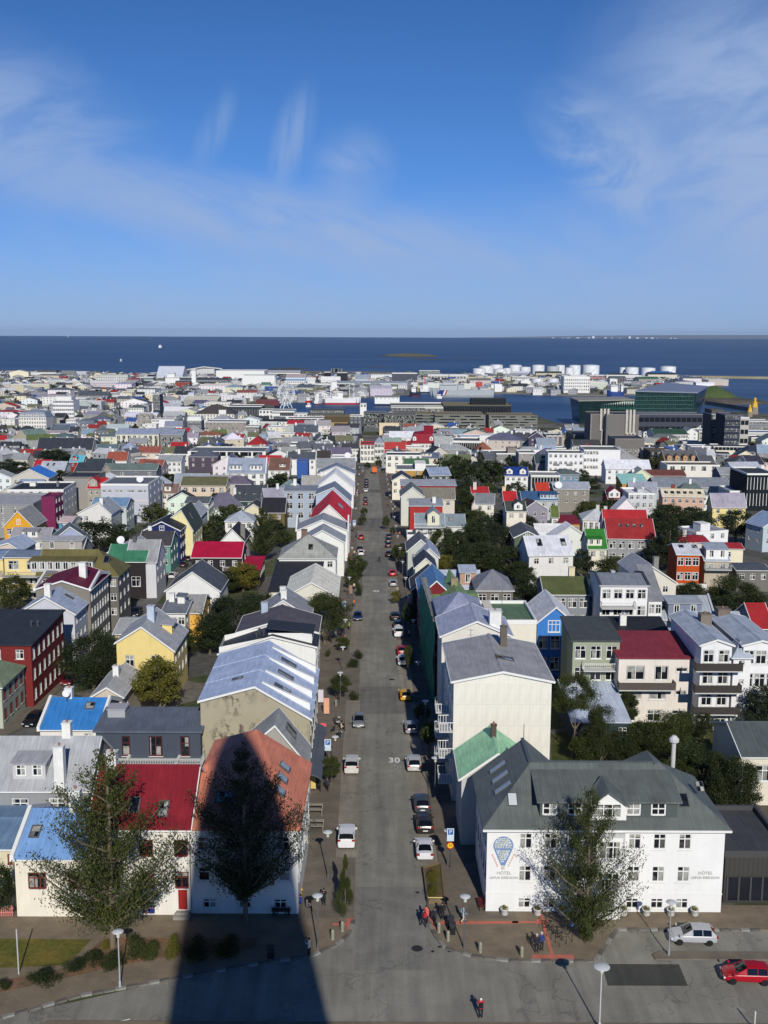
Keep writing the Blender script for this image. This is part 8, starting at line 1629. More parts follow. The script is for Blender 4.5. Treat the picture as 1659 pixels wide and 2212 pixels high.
 put(fit('HAIN AVL',1.55,mat((236,234,200),.8),.004),'mural_lettering',sgn,(bx,-.02,bz-.12),(math.pi/2,0,0))
 for s in(-1,1):
  f=MB()
  for k in range(5):x0=bx+s*(br*.95-k*.12*br);z0=bz-br*(.85+.27*k);f.face([(x0,-.014,z0),(x0+s*.22,-.014,z0-.05),(x0+s*.05,-.014,z0-.3)][::s])
  f.build('mural_pennants',mat([(222,168,150),(216,190,160)][s>0],.8),t)
 for c in cols:
  if abs(c-e0)>1.5:pass
hotel()
# ---------------------------------------------------------------- trees, vehicles, people, lamps, tanks
tree('tall poplar like tree with a pale trunk before the sky blue roof',-23.4,87.1,11.3,18.3,'tall','g',2,.10)
tree('tall tree standing in the tower shadow in front of the salmon roofed corner house',-12.3,90.6,9.5,17.3,'tall','d',2,.16)
tree('dark hedge like tree left of the white house, by the pink picket fence',-34.9,92.3,3.,5.6,'round','d',1,.05)
tree('rounded green shrub nearest the tall trunk on the soil bed',-21.3,85.8,2.3,2.4,'bush','g',1,.00,'bush')
tree('dense green shrub in the middle of the soil bed',-19.6,85.2,2.2,2.1,'bush','g',1,.00,'bush')
tree('bright green shrub at the edge of the tower shadow',-17.8,85.5,1.7,2.6,'bush','y',1,.00,'bush')
tree('small brownish shrub left of the tall trunk',-24.,86.9,1.2,1.,'bush','y',1,.00,'bush')
tree('low dark shrub in front of the tall trunk, right of the lamp',-22.6,84.3,2.7,1.6,'bush','d',1,.00,'bush')
tree('low spreading shrub left of the street lamp',-24.3,84.7,2.4,1.5,'bush','d',1,.00,'bush')
tree('long low shrub beside the grass path',-25.5,83.3,2.4,1.5,'bush','d',1,.00,'bush')
tree('separate low shrub on the pavement edge left of the lamp',-27.8,81.7,3.2,1.5,'bush','d',1,.00,'bush')
tree('small shrub cut by the left picture edge',-30.8,80.8,1.4,1.2,'bush','d',1,.00,'bush')
tree('dark shrub row inside the tower shadow, left part',-15.8,85.5,3.2,2.3,'bush','d',1,.00,'bush')
tree('dark shrub row inside the tower shadow, right part',-13.,86.,3.2,2.2,'bush','d',1,.00,'bush')
tree('slender leafy tree in front of the hotel entrance, bushy at its foot',17.9,88.2,7.6,14.7,'tall','g',2,.08)
tree('leafy suckers at the foot of the hotel tree',17.9,88.,2.,3.7,'col','g',1,.00,'bush')
tree('small conifer with two spires on the left pavement corner',-3.4,92.6,2.3,6.2,'cone','g',2,.12)
tree('grassy shrub in the back of the wooden planter',5.1,98.3,1.5,1.9,'bush','y',1,.00,'bush')
tree('grassy shrub in the front of the wooden planter',4.9,95.4,1.5,1.9,'bush','y',1,.00,'bush')
tree('small round street tree by the parking sign on the left pavement',-6.2,123.3,2.9,4.2,'round','g',1,.30)
tree('small street tree beside the lamp, left pavement',-6.6,158.4,4.1,4.4,'round','g',1,.30)
tree('dark shrub in the kerb bed on the left pavement',-4.6,158.7,2.3,1.5,'bush','d',1,.00,'bush')
tree('large feathery tree left of the stained concrete gable',-32.5,151.4,9.2,9.1,'round','y',1,.15)
tree('tree cut by the left picture edge beside the grey house',-40.5,108.6,4.6,6.3,'round','d',1,.12)
tree('small hedge by the dark red brick house on the side street',-53.,156.3,1.7,1.7,'bush','d',1,.00,'bush')
tree('big round dark green tree between the red brick and pale yellow houses',-45.1,162.5,11.7,10.7,'round','d',2,.12)
tree('smaller tree behind the red brick house',-56.8,191.7,5.7,5.,'round','d',1,.12)
tree('ragged tree at the left edge before the yellow terraces',-76.4,217.5,9.3,9.,'round','g',1,.12)
tree('shrub beside the white gabled cottage',-44.5,235.9,5.8,3.7,'round','g',1,.12)
tree('wide dark flat topped tree behind the light grey dormer house',-77.5,289.5,21.8,10.8,'round','d',1,.12)
tree('tree between the flue pipe block and the navy blue house',-73.3,341.1,11.2,9.3,'round','g',0,.12)
tree('dark narrow conifer below the magenta tower',-103.1,330.1,2.9,7.8,'cone','n',0,.12)
tree('dark tree group left of the turquoise roofed house',-176.1,578.9,22.9,10.6,'round','d',0,.12)
tree('dark tree by the beige church hall',-224.,674.6,9.7,9.,'round','n',0,.12)
tree('dark tree behind the bright blue roof edge',-181.3,533.5,14.7,6.9,'round','n',0,.12)
tree('round tree right of the dark grey workshop',-96.6,482.6,11.,5.9,'round','d',0,.12)
tree('tree below the pointed glazed bays',-164.3,692.2,12.4,8.,'round','d',0,.12)
tree('tree right of the small red house',-158.3,561.8,7.4,4.2,'round','n',0,.12)
tree('round tree left of the white dormered hotel yard',-294.1,929.7,20.,7.9,'round','d',0,.12)
tree('huge dark tree left of the black roofed street house',-26.,188.,15.3,11.6,'round','d',2,.12)
tree('lower dark tree beside the huge one, near the white balcony terrace',-30.7,185.5,7.8,7.,'round','d',1,.12)
tree('big round tree overhanging the left pavement',-10.7,192.9,11.2,10.3,'round','g',2,.25)
tree('thin yellowish tree in front of the crimson annex',-32.2,242.8,10.7,7.,'round','y',1,.12)
tree('street tree with loose crown on the left kerb, middle distance',-6.6,255.4,6.5,6.8,'round','g',1,.12)
tree('street tree with lamp in its crown, left pavement',-7.3,246.,4.5,4.,'round','g',1,.12)
tree('clipped dark kerb shrub right of the lamp tree',-5.7,237.4,2.5,3.2,'bush','d',1,.00,'bush')
tree('small round tree left of the kerb by the black coated pair',-7.3,187.5,3.4,3.,'round','g',1,.30)
tree('upper clipped shrub on the left kerb bed',-4.5,182.7,2.2,1.8,'bush','d',1,.00,'bush')
tree('lower clipped shrub on the left kerb bed',-5.1,177.,2.6,1.9,'bush','d',1,.00,'bush')
tree('garden shrub by the round street tree trunk',-9.6,184.2,1.4,1.5,'bush','g',1,.00,'bush')
tree('tall dark tree right of the white gable with concrete chimney',-32.1,282.3,8.,14.9,'tall','d',1,.12)
tree('tree behind the pale blue grey apartment house',-39.5,427.3,17.,11.4,'round','d',0,.12)
tree('tree left of the black roofed white gable',-49.8,336.7,10.6,8.9,'round','g',0,.12)
tree('lower tree left of the black roofed white gable',-50.1,312.9,8.7,7.6,'round','g',0,.12)
tree('light garden tree right of the tall dark tree',-28.5,306.9,7.1,5.4,'round','g',0,.12)
tree('dark araucaria like conifer before the museum hall',-91.2,665.5,7.1,6.9,'cone','n',0,.12)
tree('dark tree left of the tall white gabled house',-77.8,719.7,9.5,9.6,'round','n',0,.12)
tree('street tree on the left kerb opposite the red gable',-7.,376.5,3.4,3.6,'round','g',0,.12)
tree('lower street tree on the left kerb opposite the red gable',-7.1,352.9,3.2,3.8,'round','g',0,.12)
tree('street tree on the right kerb beside the red gable',.6,343.7,3.,4.9,'round','g',0,.12)
tree('small street tree right of the kerb beside the red gable',2.7,329.9,2.2,3.2,'round','g',0,.12)
tree('street tree on the right pavement before the grey green house',3.5,282.,3.7,5.3,'round','g',0,.12)
tree('small tree at the pedestrian end, left',-8.8,573.,4.4,4.3,'round','g',0,.12)
tree('small tree at the pedestrian end, right of the orange truck',-3.1,582.5,3.8,6.8,'round','g',0,.12)
tree('street tree under a lamp on the right kerb by the yellow car',5.5,146.2,2.8,3.6,'round','g',1,.25)
tree('street tree on the right kerb beside the silver car',5.9,133.7,2.7,5.2,'round','g',1,.32)
tree('narrow street tree by the red and white cars',4.2,174.3,2.1,5.1,'round','g',1,.20)
tree('street tree on the right kerb beside the parked white van',4.9,202.7,3.6,6.2,'round','g',1,.30)
tree('street tree with yellow blossom on the right pavement',2.6,229.4,3.,3.1,'round','y',1,.12)
tree('narrow street tree beside the parked red car',4.1,284.5,4.2,5.,'round','g',0,.12)
tree('leftmost big tree of the right hand row, before the arched dormer house',16.2,286.7,10.5,9.5,'round','g',1,.12)
tree('tallest tree of the right hand tree row',22.9,276.1,12.1,12.8,'round','d',1,.12)
tree('dark tree in the middle of the right hand tree row',24.3,258.3,12.,10.3,'round','d',1,.12)
tree('tree at the right end of the tree row',30.1,260.,10.5,8.7,'round','d',1,.12)
tree('tree with a visible trunk right of the brown grey house',30.1,220.7,8.4,8.9,'round','d',1,.25)
tree('yellowish tree beside the cream gabled house',15.2,262.7,6.4,5.8,'round','y',1,.12)
tree('reddish dark tree in front of the grey rendered terrace',43.,255.7,10.6,8.5,'round','n',1,.12)
tree('tree before the white metal roof, upper part of the tree row',32.,294.7,9.3,9.7,'round','n',1,.12)
tree('dark tree left of the tree row behind the pale blue house',19.7,256.7,8.1,6.8,'round','d',1,.12)
tree('green tree behind the moss green roof',55.3,256.,12.5,6.8,'round','g',1,.12)
tree('reddish tree at the left of the green tree behind the moss green roof',48.5,260.4,6.7,7.8,'round','n',0,.12)
tree('tall loose tree in front of the grey rendered terrace',72.2,269.7,8.8,15.,'tall','d',1,.12)
tree('very large dark tree at the right edge',69.8,207.8,14.3,11.5,'round','d',2,.12)
tree('dark tree cut by the right edge behind the white apartments',73.7,203.,5.,6.4,'round','d',1,.12)
tree('shrubby tree between the white apartments and the light blue house',54.7,204.5,4.8,3.4,'round','g',1,.12)
tree('low tree below the burnt orange house',65.5,235.7,6.9,3.6,'round','g',1,.12)
tree('wide tree before the cream metal roof, left half',86.2,323.5,15.3,11.9,'round','d',1,.12)
tree('wide tree before the cream metal roof, right half',92.1,312.3,12.9,11.7,'round','d',1,.12)
tree('large round tree right of the salmon pink house',105.3,319.4,12.8,10.9,'round','n',1,.12)
tree('olive tree left of the maroon roofed house',70.9,371.1,10.8,7.1,'round','g',0,.12)
tree('dark tree behind the white pale hipped house',79.6,374.5,10.4,7.7,'round','d',0,.12)
tree('conifer by the villa row',99.5,507.2,2.7,3.6,'cone','n',0,.12)
tree('dark hedge trees before the dark green roofed office',210.4,815.4,18.5,9.6,'round','d',0,.12)
tree('thin pale tree behind the pair of bay windowed houses',145.3,479.8,8.7,5.2,'round','y',0,.12)
tree('small dark tree before the mossy flat roof',146.3,580.6,3.1,4.4,'cone','n',0,.12)
tree('dense tree above the yellow timber panels',31.6,490.6,17.7,14.6,'round','g',0,.12)
tree('dark tree left in the centre right grove',26.5,475.,10.9,11.,'round','d',0,.12)
tree('tall conifer in the centre right grove',48.9,550.9,7.1,14.8,'cone','n',0,.12)
tree('dark tree right in the centre right grove',45.2,452.,15.8,15.6,'round','d',0,.12)
tree('smaller dark tree below the royal blue roof',52.9,434.9,10.,7.6,'round','d',0,.12)
tree('tree in front of the stone roofed long house',26.8,372.8,12.2,11.2,'round','d',1,.12)
tree('tree before the grey roofed cream gable house',28.8,336.4,11.8,8.5,'round','g',1,.12)
tree('tree below the dark green roofed cream gable',39.7,339.3,13.6,8.2,'round','n',1,.12)
tree('tree left of the crimson mansard shop fronts',24.5,782.3,7.5,7.5,'round','n',0,.12)
tree('garden tree with pale forked trunks beside the blank white gable',24.6,134.,6.6,11.9,'round','g',2,.45)
tree('dark garden tree left of the pale blue shed',27.6,131.,5.9,8.8,'round','d',2,.10)
tree('tree right of the pale blue shed',34.6,147.,3.5,5.5,'round','g',1,.12)
tree('big bushy tree before the crimson roofed white house',37.,133.2,8.4,7.6,'round','g',2,.05)
tree('dark tree below the timber balconies',43.7,141.3,4.,4.1,'round','d',1,.12)
tree('huge dark tree behind the hotel roof, left half',37.3,119.8,8.6,7.8,'round','d',2,.05)
tree('huge dark tree behind the hotel roof, right half',39.,114.3,7.4,7.9,'round','d',2,.05)
tree('low garden trees right behind the hotel ridge',32.4,130.1,7.,4.2,'round','d',2,.05)
tree('silvery willow at the right edge before the white apartments',51.4,141.9,5.9,8.2,'round','n',1,.12)
tree('dark tree between the pale blue house and the tree row',18.9,270.9,9.2,9.9,'round','d',1,.12)
tree('tree filling the gap in the right hand tree row, upper left',18.4,302.4,8.8,9.,'round','g',1,.12)
tree('tree in front of the tallest one in the right hand row',21.9,256.8,10.3,8.3,'round','d',1,.12)
tree('tree between the brown grey house and the moss green roof',32.4,251.1,8.6,6.4,'round','d',1,.12)
tree('tree behind the moss green roof, left end',39.9,257.2,8.2,7.7,'round','d',1,.12)
tree('dark tree before the cream stone roofed house, upper row',28.7,306.8,11.2,10.1,'round','n',1,.12)
tree('dark tree filling the garden left of the timber balconies',33.4,132.1,5.9,6.1,'round','d',1,.05)
tree('low dark tree behind the left end of the hotel ridge',29.6,130.6,5.1,3.7,'round','d',1,.05)
tree('dark tree at the garden edge below the blank white gable',25.7,131.5,4.7,4.6,'round','g',1,.05)
tree('dark tree before the pale yellow house, by the lane',-34.4,182.2,5.,6.2,'round','d',1,.12)
tree('dark tree between the oak like pair and the pink house',85.9,305.8,11.1,7.7,'round','d',1,.12)
tree('tree behind the bright red roof with four skylights',84.7,340.6,8.3,6.,'round','n',1,.12)
tree('dark crown behind the tree before the stone roofed house',32.4,406.7,11.8,11.5,'round','d',1,.12)
tree('broad crown right of the arched dormer house',23.8,312.7,12.5,7.9,'round','g',1,.12)
tree('dark crown between two cream gabled houses, right',44.9,334.4,8.1,6.6,'round','n',1,.12)
tree('crown left of the centre right conifer',35.,465.5,12.3,15.1,'round','d',0,.12)
tree('dark crown behind the crimson roofed house',-53.1,306.3,8.2,5.1,'round','d',0,.12)
tree('crown behind the scissor lift yard',-44.8,453.,10.9,8.3,'round','d',0,.12)
tree('street crown before the pale blue apartment house',-33.5,329.6,7.6,5.4,'round','n',0,.12)
tree('dark crown left of the crimson annex, behind the cottage',-35.1,238.7,7.3,5.9,'round','d',1,.12)
tree('dark crown right of the huge tree near the chimney house',-23.3,209.,5.9,7.1,'round','d',1,.12)
tree('dark crown before the burnt orange balcony',67.2,230.7,7.3,5.2,'round','d',1,.12)
tree('crown between the grey terrace and the orange house',69.5,270.4,8.6,9.6,'round','n',1,.12)
tree('dark crown under the large right edge tree',65.8,205.7,7.6,7.6,'round','d',1,.12)
tree('crown row before the white black roofed building',-123.,428.3,8.3,6.,'round','d',0,.12)
tree('dark crown left of the yellow gabled house',-115.4,327.3,6.,5.4,'round','n',0,.12)
tree('crown right of the bright blue roof edge',-150.2,467.7,9.6,6.6,'round','d',0,.12)
tree('crown behind the blue grey timber house',-92.7,402.3,7.3,8.8,'round','d',0,.12)
tree('dark crown left of the villa row',90.9,498.5,10.2,7.,'round','d',0,.12)
tree('crown behind the orange arched dormer house',200.6,668.2,12.,9.3,'round','d',0,.12)
tree('crown right of the mossy flat roof',165.9,524.7,7.6,6.8,'round','n',0,.12)
for a in[(138,578,14,7,'cone','g'),(-175,494,11,7,'round','n'),(67,517,10,10,'round','n'),(-161,1463,15,7,'cone','g'),(-344,1344,13,7,'round','d'),(-120,531,10,8,'round','g'),(-42,714,14,7,'round','d'),(-235,1413,13,6,'round','n'),(-538,1560,12,7,'round','d'),(-191,547,13,7,'round','d'),(211,727,15,8,'round','d'),(89,556,10,6,'cone','d'),(-237,2024,21,9,'round','d'),(-3,2001,20,7,'round','n'),(-397,1745,14,10,'round','d'),(43,321,13,6,'cone','n'),(243,721,12,10,'round','d'),(-224,764,14,9,'round','d'),(-418,1347,13,7,'cone','n'),(79,713,11,9,'round','n'),(-162,1564,13,7,'round','n'),(-136,531,14,8,'cone','n'),(-414,1578,18,8,'round','d'),(-313,1421,16,9,'cone','g'),(147,590,11,7,'round','g'),(89,887,11,7,'round','n'),(-457,1625,12,8,'round','n'),(79,619,15,8,'cone','g'),(-63,845,13,9,'round','n'),(33,888,10,9,'round','g'),(101,349,12,8,'round','d'),(-138,1115,13,7,'cone','n'),(16,465,13,8,'round','n'),(-113,455,11,6,'round','d'),(-83,827,10,9,'round','d'),(-266,1441,16,9,'round','g'),(-454,1345,14,10,'cone','d'),(-125,878,11,9,'round','d'),(238,892,15,9,'round','n'),(205,583,11,7,'round','d'),(-77,772,14,6,'round','g'),(-38,1876,16,7,'round','n'),(86,455,13,7,'round','d'),(-49,348,10,8,'round','g'),(67,352,11,9,'round','g'),(-242,1398,17,9,'round','g'),(-3,1945,20,7,'round','d'),(67,580,11,8,'cone','d'),(-222,1450,15,6,'round','g'),(-514,1687,19,9,'round','d'),(-58,375,10,9,'round','d'),(-91,396,10,9,'round','d'),(-373,1886,13,10,'round','d'),(175,636,13,8,'cone','n'),(-24,643,13,7,'cone','d'),(46,816,12,10,'cone','g'),(-146,584,11,6,'round','n'),(-340,1079,13,8,'round','d'),(-503,2074,16,7,'round','n'),(-160,610,13,9,'round','g'),(-128,817,10,8,'round','d'),(-487,1619,18,8,'cone','d'),(-40,621,9,6,'round','d'),(-221,964,16,10,'cone','g'),(-145,641,15,9,'cone','d'),(208,599,10,7,'cone','d'),(-87,1717,20,7,'round','n'),(255,894,15,7,'round','d'),(-224,1268,11,8,'round','n'),(-369,1467,12,8,'cone','d'),(-191,1318,17,8,'round','d'),(-488,1666,15,10,'cone','d'),(-208,1718,15,8,'round','d'),(-373,1242,16,8,'cone','d'),(-221,834,12,8,'round','g'),(-323,1633,14,8,'round','g'),(157,479,11,9,'cone','d'),(-29,442,11,9,'round','g'),(-467,1929,18,9,'round','d'),(-229,732,12,7,'round','g'),(-47,859,16,9,'round','g'),(-529,1939,18,7,'round','g'),(-300,886,11,8,'round','d'),(-76,554,14,10,'round','d'),(-172,1609,13,8,'round','d'),(-138,463,14,9,'round','d'),(-93,760,15,6,'round','d'),(111,389,10,6,'cone','g'),(-478,1748,15,7,'round','g'),(-289,911,12,7,'cone','g'),(4,878,11,8,'round','g'),(-360,1472,16,6,'round','n'),(111,720,14,7,'round','g'),(-46,300,9,8,'cone','n'),(166,812,14,9,'round','d'),(-550,1754,13,8,'cone','d'),(-316,1383,16,7,'round','d'),(167,568,14,9,'round','d'),(111,889,16,8,'cone','d'),(-67,621,12,7,'round','d'),(42,433,9,7,'round','g'),(95,361,12,7,'round','n'),(-165,760,14,7,'round','n'),(-62,291,12,7,'round','d'),(92,799,15,7,'cone','d'),(28,604,14,8,'cone','d'),(-732,2103,22,8,'round','n'),(-413,2137,15,6,'round','n'),(-406,1386,16,7,'round','n'),(-24,492,13,10,'round','d')]:tree("%s %s %s"%({"g":"green","d":"dark green","n":"dusky"}[a[5]],"round tree" if a[4]=="round" else "conifer",where(a[0],a[1])),*a)
car('white van parked at the left kerb near the crossing, rear to the viewer',-3.80,107.96,.01,'van',(228,228,228))
car('white saloon parked at the right kerb, nearest the yellow speed sign',4.30,105.30,.01,'sedan',(226,226,228))
car('black car parked bumper to bumper behind the white saloon',4.54,111.57,.02,'suv',(50,46,44))
car('dark grey car with red tail lights, fourth from the crossing on the right',4.45,117.17,.02,'suv',(66,72,78))
car('silver car with a white rear parked below the lamp on the right kerb',3.87,130.11,.02,'suv',(190,190,188))
car('silver grey hatchback parked between two street trees on the right',3.88,144.39,.02,'hatch',(160,164,166))
car('yellow hatchback parked on the right side of the street',3.41,159.79,.02,'hatch',(226,170,40))
car('white and black car with its boot open beside the red car',3.33,180.19,.02,'suv',(215,218,218))
car('red car parked in front of the car with the open boot',3.24,187.06,.02,'hatch',(165,30,40))
car('white van parked on the right side, middle of the street',2.87,200.52,.02,'van',(232,232,232))
car('dark teal car in front of the white van',2.78,207.34,.02,'hatch',(38,52,58))
car('black estate car third from the white van',2.37,214.29,.02,'suv',(40,42,46))
car('silver hatchback parked behind the small red car, right side',2.20,250.17,.02,'hatch',(165,172,178))
car('bright red car parked on the right before the long tree row',2.16,263.40,.02,'hatch',(190,26,36))
car('black car parked far up on the right by the pavement',1.41,292.02,.02,'suv',(36,34,36))
car('navy blue car driving towards the viewer on the left side',-5.24,214.15,3.14,'hatch',(26,42,84))
car('crimson hatchback parked on the left by the parking sign',-6.91,323.80,.02,'hatch',(176,26,36))
car('white hatchback parked on the left below the blossoming planter',-6.28,294.38,.02,'hatch',(222,222,222))
car('black car parked in front of the white hatchback on the left',-6.80,300.66,.02,'hatch',(40,40,44))
car('grey hatchback facing the viewer at the left kerb beside the cafe tables',-3.41,146.83,3.14,'hatch',(122,124,126))
car('beige white people carrier at the left kerb, seen from behind',-3.90,129.29,.01,'van',(208,204,196))
car('dark red car parked on the left, far up the street',-7.07,411.98,.02,'hatch',(140,26,40))
car('dark blue grey car beyond the dark red one',-7.42,427.14,.02,'hatch',(54,60,70))
car('white hatchback far up the street on the left',-7.80,460.07,.02,'hatch',(230,230,230))
car('navy car beyond the far white hatchback',-7.86,477.97,.02,'suv',(34,44,62))
car('black car, last but one at the top left row',-8.02,491.04,.02,'hatch',(34,34,38))
car('dark car at the very end of the left parked row',-8.22,503.14,.02,'hatch',(44,44,48))
car('dark parked car beneath the trees right of the street, lower',1.26,308.63,.02,'hatch',(60,40,44))
car('dark parked car beneath the trees right of the street, middle',1.29,317.51,.02,'hatch',(48,56,58))
car('dark parked car beneath the trees right of the street, upper',1.49,325.11,.02,'hatch',(52,56,62))
car('silver hatchback parked in front of the hotel, nose to the left',27.39,88.67,1.52,'hatch',(178,180,182))
car('bright red hatchback at the right edge on the crossing street',30.24,82.83,1.50,'hatch',(170,20,36))
car('black off road car on the left side street beside the blue roofed house',-49.29,146.62,3.02,'suv',(28,28,32))
car('dark red car parked by the red brick house on the side street',-50.25,167.13,3.14,'hatch',(130,26,34))
car('black estate car parked where the side street bends',-50.74,216.85,3.14,'suv',(32,34,40))
car('white car by the stone steps on the side street',-51.43,259.00,.00,'hatch',(215,218,220))
car('black car parked up the side street, lower of two',-51.53,274.63,.00,'hatch',(36,36,42))
car('black car parked up the side street, upper of two',-51.79,283.62,.00,'hatch',(36,36,42))
person('person in a red jacket and white hat taking a photo on the road',7.72,77.49,.03,.05,'phone',(196,36,56),(30,28,34),bag=(24,24,28),hat=(220,214,208))
person('person in black talking with a hand raised on the left pavement',-5.46,94.21,.13,3.00,'phone',(26,28,36),(28,30,38))
person('person in a light grey top at the shadow edge, looking at a phone',-6.25,85.81,.13,1.20,'phone',(176,178,174),(18,18,22))
person('person in a blue jacket sitting by the white house wall',-7.57,93.92,.13,1.80,'sit',(32,62,170),(28,30,38))
person('person in grey crouched beside the one in the blue jacket',-7.00,93.21,.13,-1.40,'sit',(96,96,96),(28,30,38))
person('person in black with a red backpack at the right kerb',3.71,90.55,.13,.60,'walk',(30,30,36),(28,30,38),bag=(190,40,56))
person('person in a coral top in the group at the right kerb',4.00,91.22,.13,2.40,'stand',(226,110,100),(28,30,38))
person('person in black in the middle of the group by the planter',4.71,90.86,.13,-.40,'walk',(36,38,46),(28,30,38))
person('person in a black coat with dark hair standing right in the group by the planter',5.48,91.76,.13,.20,'stand',(22,22,26),(28,30,38))
person('person in a pale blue top striding past the bench',7.33,91.25,.13,-1.40,'walk',(150,176,190),(208,196,176),hair=(120,60,50))
person('person in the tower shadow sitting on the dark bench, left one',-9.75,93.13,.13,3.10,'sit',(36,38,46),(28,30,38))
person('person in the tower shadow sitting on the dark bench, right one',-8.75,93.14,.13,3.10,'sit',(50,52,66),(28,30,38))
person('older person in black on the hotel pavement, left of the pair',13.33,86.57,.13,3.00,'stand',(36,38,46),(28,30,38),hair=(190,188,180))
person('older person in a blue jacket on the hotel pavement, right of the pair',13.80,86.86,.13,-2.80,'stand',(40,60,120),(28,30,38),hair=(200,198,190))
person('person in black walking by the yellow kiosk board',-7.52,121.64,-.74,.20,'walk',(36,38,46),(28,30,38))
person('person in dark clothes beside the tree on the left pavement, walking away',-6.58,121.79,-.74,.00,'walk',(40,44,60),(28,30,38))
person('person in olive at the upper end of the cafe table',-6.67,147.22,-1.76,3.10,'sit',(62,70,50),(28,30,38))
person('person in black right of the cafe table',-5.92,145.71,-1.70,-1.60,'sit',(40,40,44),(28,30,38))
person('person in a cream coat at the cafe table',-5.82,143.97,-1.63,-1.20,'sit',(214,190,150),(28,30,38))
person('person in black left of the cafe table',-6.70,143.22,-1.60,1.50,'sit',(30,32,40),(28,30,38))
person('person in dark blue at the lower end of the cafe table',-5.91,140.59,-1.49,.10,'sit',(36,36,42),(28,30,38))
person('worker in a yellow high visibility vest on the left pavement, left one',-7.84,202.40,-3.97,.30,'stand',(196,226,60),(28,30,38))
person('worker in a yellow high visibility vest on the left pavement, right one',-6.70,204.35,-4.04,2.00,'stand',(190,216,90),(28,30,38))
person('person in black near the trunk of the big round tree',-9.77,194.14,-3.64,.40,'walk',(36,38,46),(28,30,38))
CLO=[('black',(26,26,30)),('white',(220,220,216)),('red',(180,40,44)),('blue',(50,70,140)),('grey',(120,122,126)),('green',(60,90,60)),('beige',(196,180,150)),('orange',(220,120,40))]
for x,y,c,p,r in[(-13.6,535.4,3,'stand',.3),(-10.7,408.1,0,'stand',1.3),(-6.3,225.5,7,'walk',.8),(-8.4,326.,3,'stand',5.4),(3.7,275.7,5,'walk',1.),(-11.8,501.9,2,'walk',1.6),(-12.4,529.3,6,'walk',2.3),(-10.8,524.9,3,'walk',2.1),(6.3,236.4,0,'walk',5.9),(4.8,198.2,1,'walk',4.3),(2.5,515.2,2,'stand',.3),(4.8,328.1,7,'stand',2.6),(-8.5,357.9,5,'walk',.4),(4.,396.7,1,'walk',5.1),(-8.3,367.7,4,'stand',4.8),(-11.3,405.9,5,'stand',4.4),(2.1,532.4,5,'stand',1.1),(1.9,429.6,5,'walk',1.7),(6.7,235.1,5,'stand',.9),(3.6,371.7,6,'walk',3.8),(2.7,438.5,0,'walk',1.),(-11.8,466.3,0,'walk',6.1),(4.3,209.,0,'walk',2.9),(3.1,240.1,6,'walk',5.3),(2.4,310.6,5,'stand',1.8),(1.,489.1,2,'stand',2.4),(5.9,254.2,0,'walk',.7),(6.,227.3,4,'walk',1.6),(-12.2,528.5,1,'stand',3.9),(-10.1,391.6,4,'walk',5.8),(3.3,298.4,7,'stand',4.),(3.7,272.6,5,'stand',1.8),(-10.8,546.6,6,'stand',3.6),(5.,252.4,7,'walk',.9),(-8.,291.2,6,'walk',6.2),(-9.3,286.7,2,'walk',4.4),(-8.4,248.5,0,'stand',.7),(-11.9,446.9,2,'walk',2.7),(-10.2,449.4,3,'walk',5.2),(1.3,534.8,2,'walk',4.4),(-8.5,280.,7,'walk',2.4),(-11.2,452.9,6,'walk',5.3),(-10.8,535.3,7,'walk',.9),(3.5,404.4,6,'walk',4.5),(-10.5,392.1,3,'stand',1.1),(-7.1,194.2,7,'stand',4.7),(-.4,546.8,7,'walk',1.2),(-9.6,344.9,1,'walk',5.1),(5.7,293.8,5,'walk',5.8),(-9.6,284.7,5,'walk',2.8),(-11.2,444.,1,'stand',2.5),(1.6,406.5,7,'walk',4.8),(2.6,445.3,4,'walk',2.9),(6.4,250.7,1,'walk',5.6),(-8.1,256.2,0,'walk',1.6),(-6.8,244.1,6,'walk',3.3),(-11.4,453.,3,'stand',.1),(-11.6,432.2,4,'stand',2.8),(1.4,377.,4,'walk',1.9),(7.2,203.8,3,'walk',.4)]:person("person in %s %s on the %s pavement, %s"%(CLO[c][0],"walking" if p=="walk" else "standing","left" if x<AX(y)else "right",where(x,y)),x,y,gz(y)+.14,r,p,CLO[c][1])
lamp('pale disc topped street lamp between the shrubs and the crossing street, left',-21.39,81.29,.13,4.9,col=(170,178,182))
lamp('dark disc topped street lamp on the left pavement beside the white van',-5.33,99.21,.13,4.9)
lamp('dark disc topped street lamp at the left pavement corner beside the bollards',-5.58,86.95,.13,5.)
lamp('dark disc topped street lamp at the right pavement corner beside the litter bins',7.14,87.09,.13,4.9)
lamp('dark disc topped street lamp behind the blue parking sign',6.57,102.12,.05,3.8)
lamp('grey disc topped street lamp on the traffic island by the silver car',24.69,86.27,.13,4.9,col=(150,154,156))
lamp('big pale lamp cut by the bottom edge, right of the red jacket',16.75,76.16,.13,5.2,col=(196,198,196),r=.62)
lamp('disc topped street lamp on the right pavement beside the silver car',6.10,120.23,-.68,4.8)
lamp('disc topped street lamp above the street tree by the yellow car',5.80,142.89,-1.59,4.7)
lamp('disc topped street lamp in the shade beside the scaffold net',5.51,164.51,-2.45,4.4)
lamp('disc topped street lamp by the clipped shrubs on the left pavement',-6.75,174.95,-2.87,4.1)
lamp('disc topped street lamp by the stone post on the left pavement',-6.45,156.71,-2.14,4.8)
lamp('disc topped street lamp over the cafe tables',-5.99,129.89,-1.07,4.)
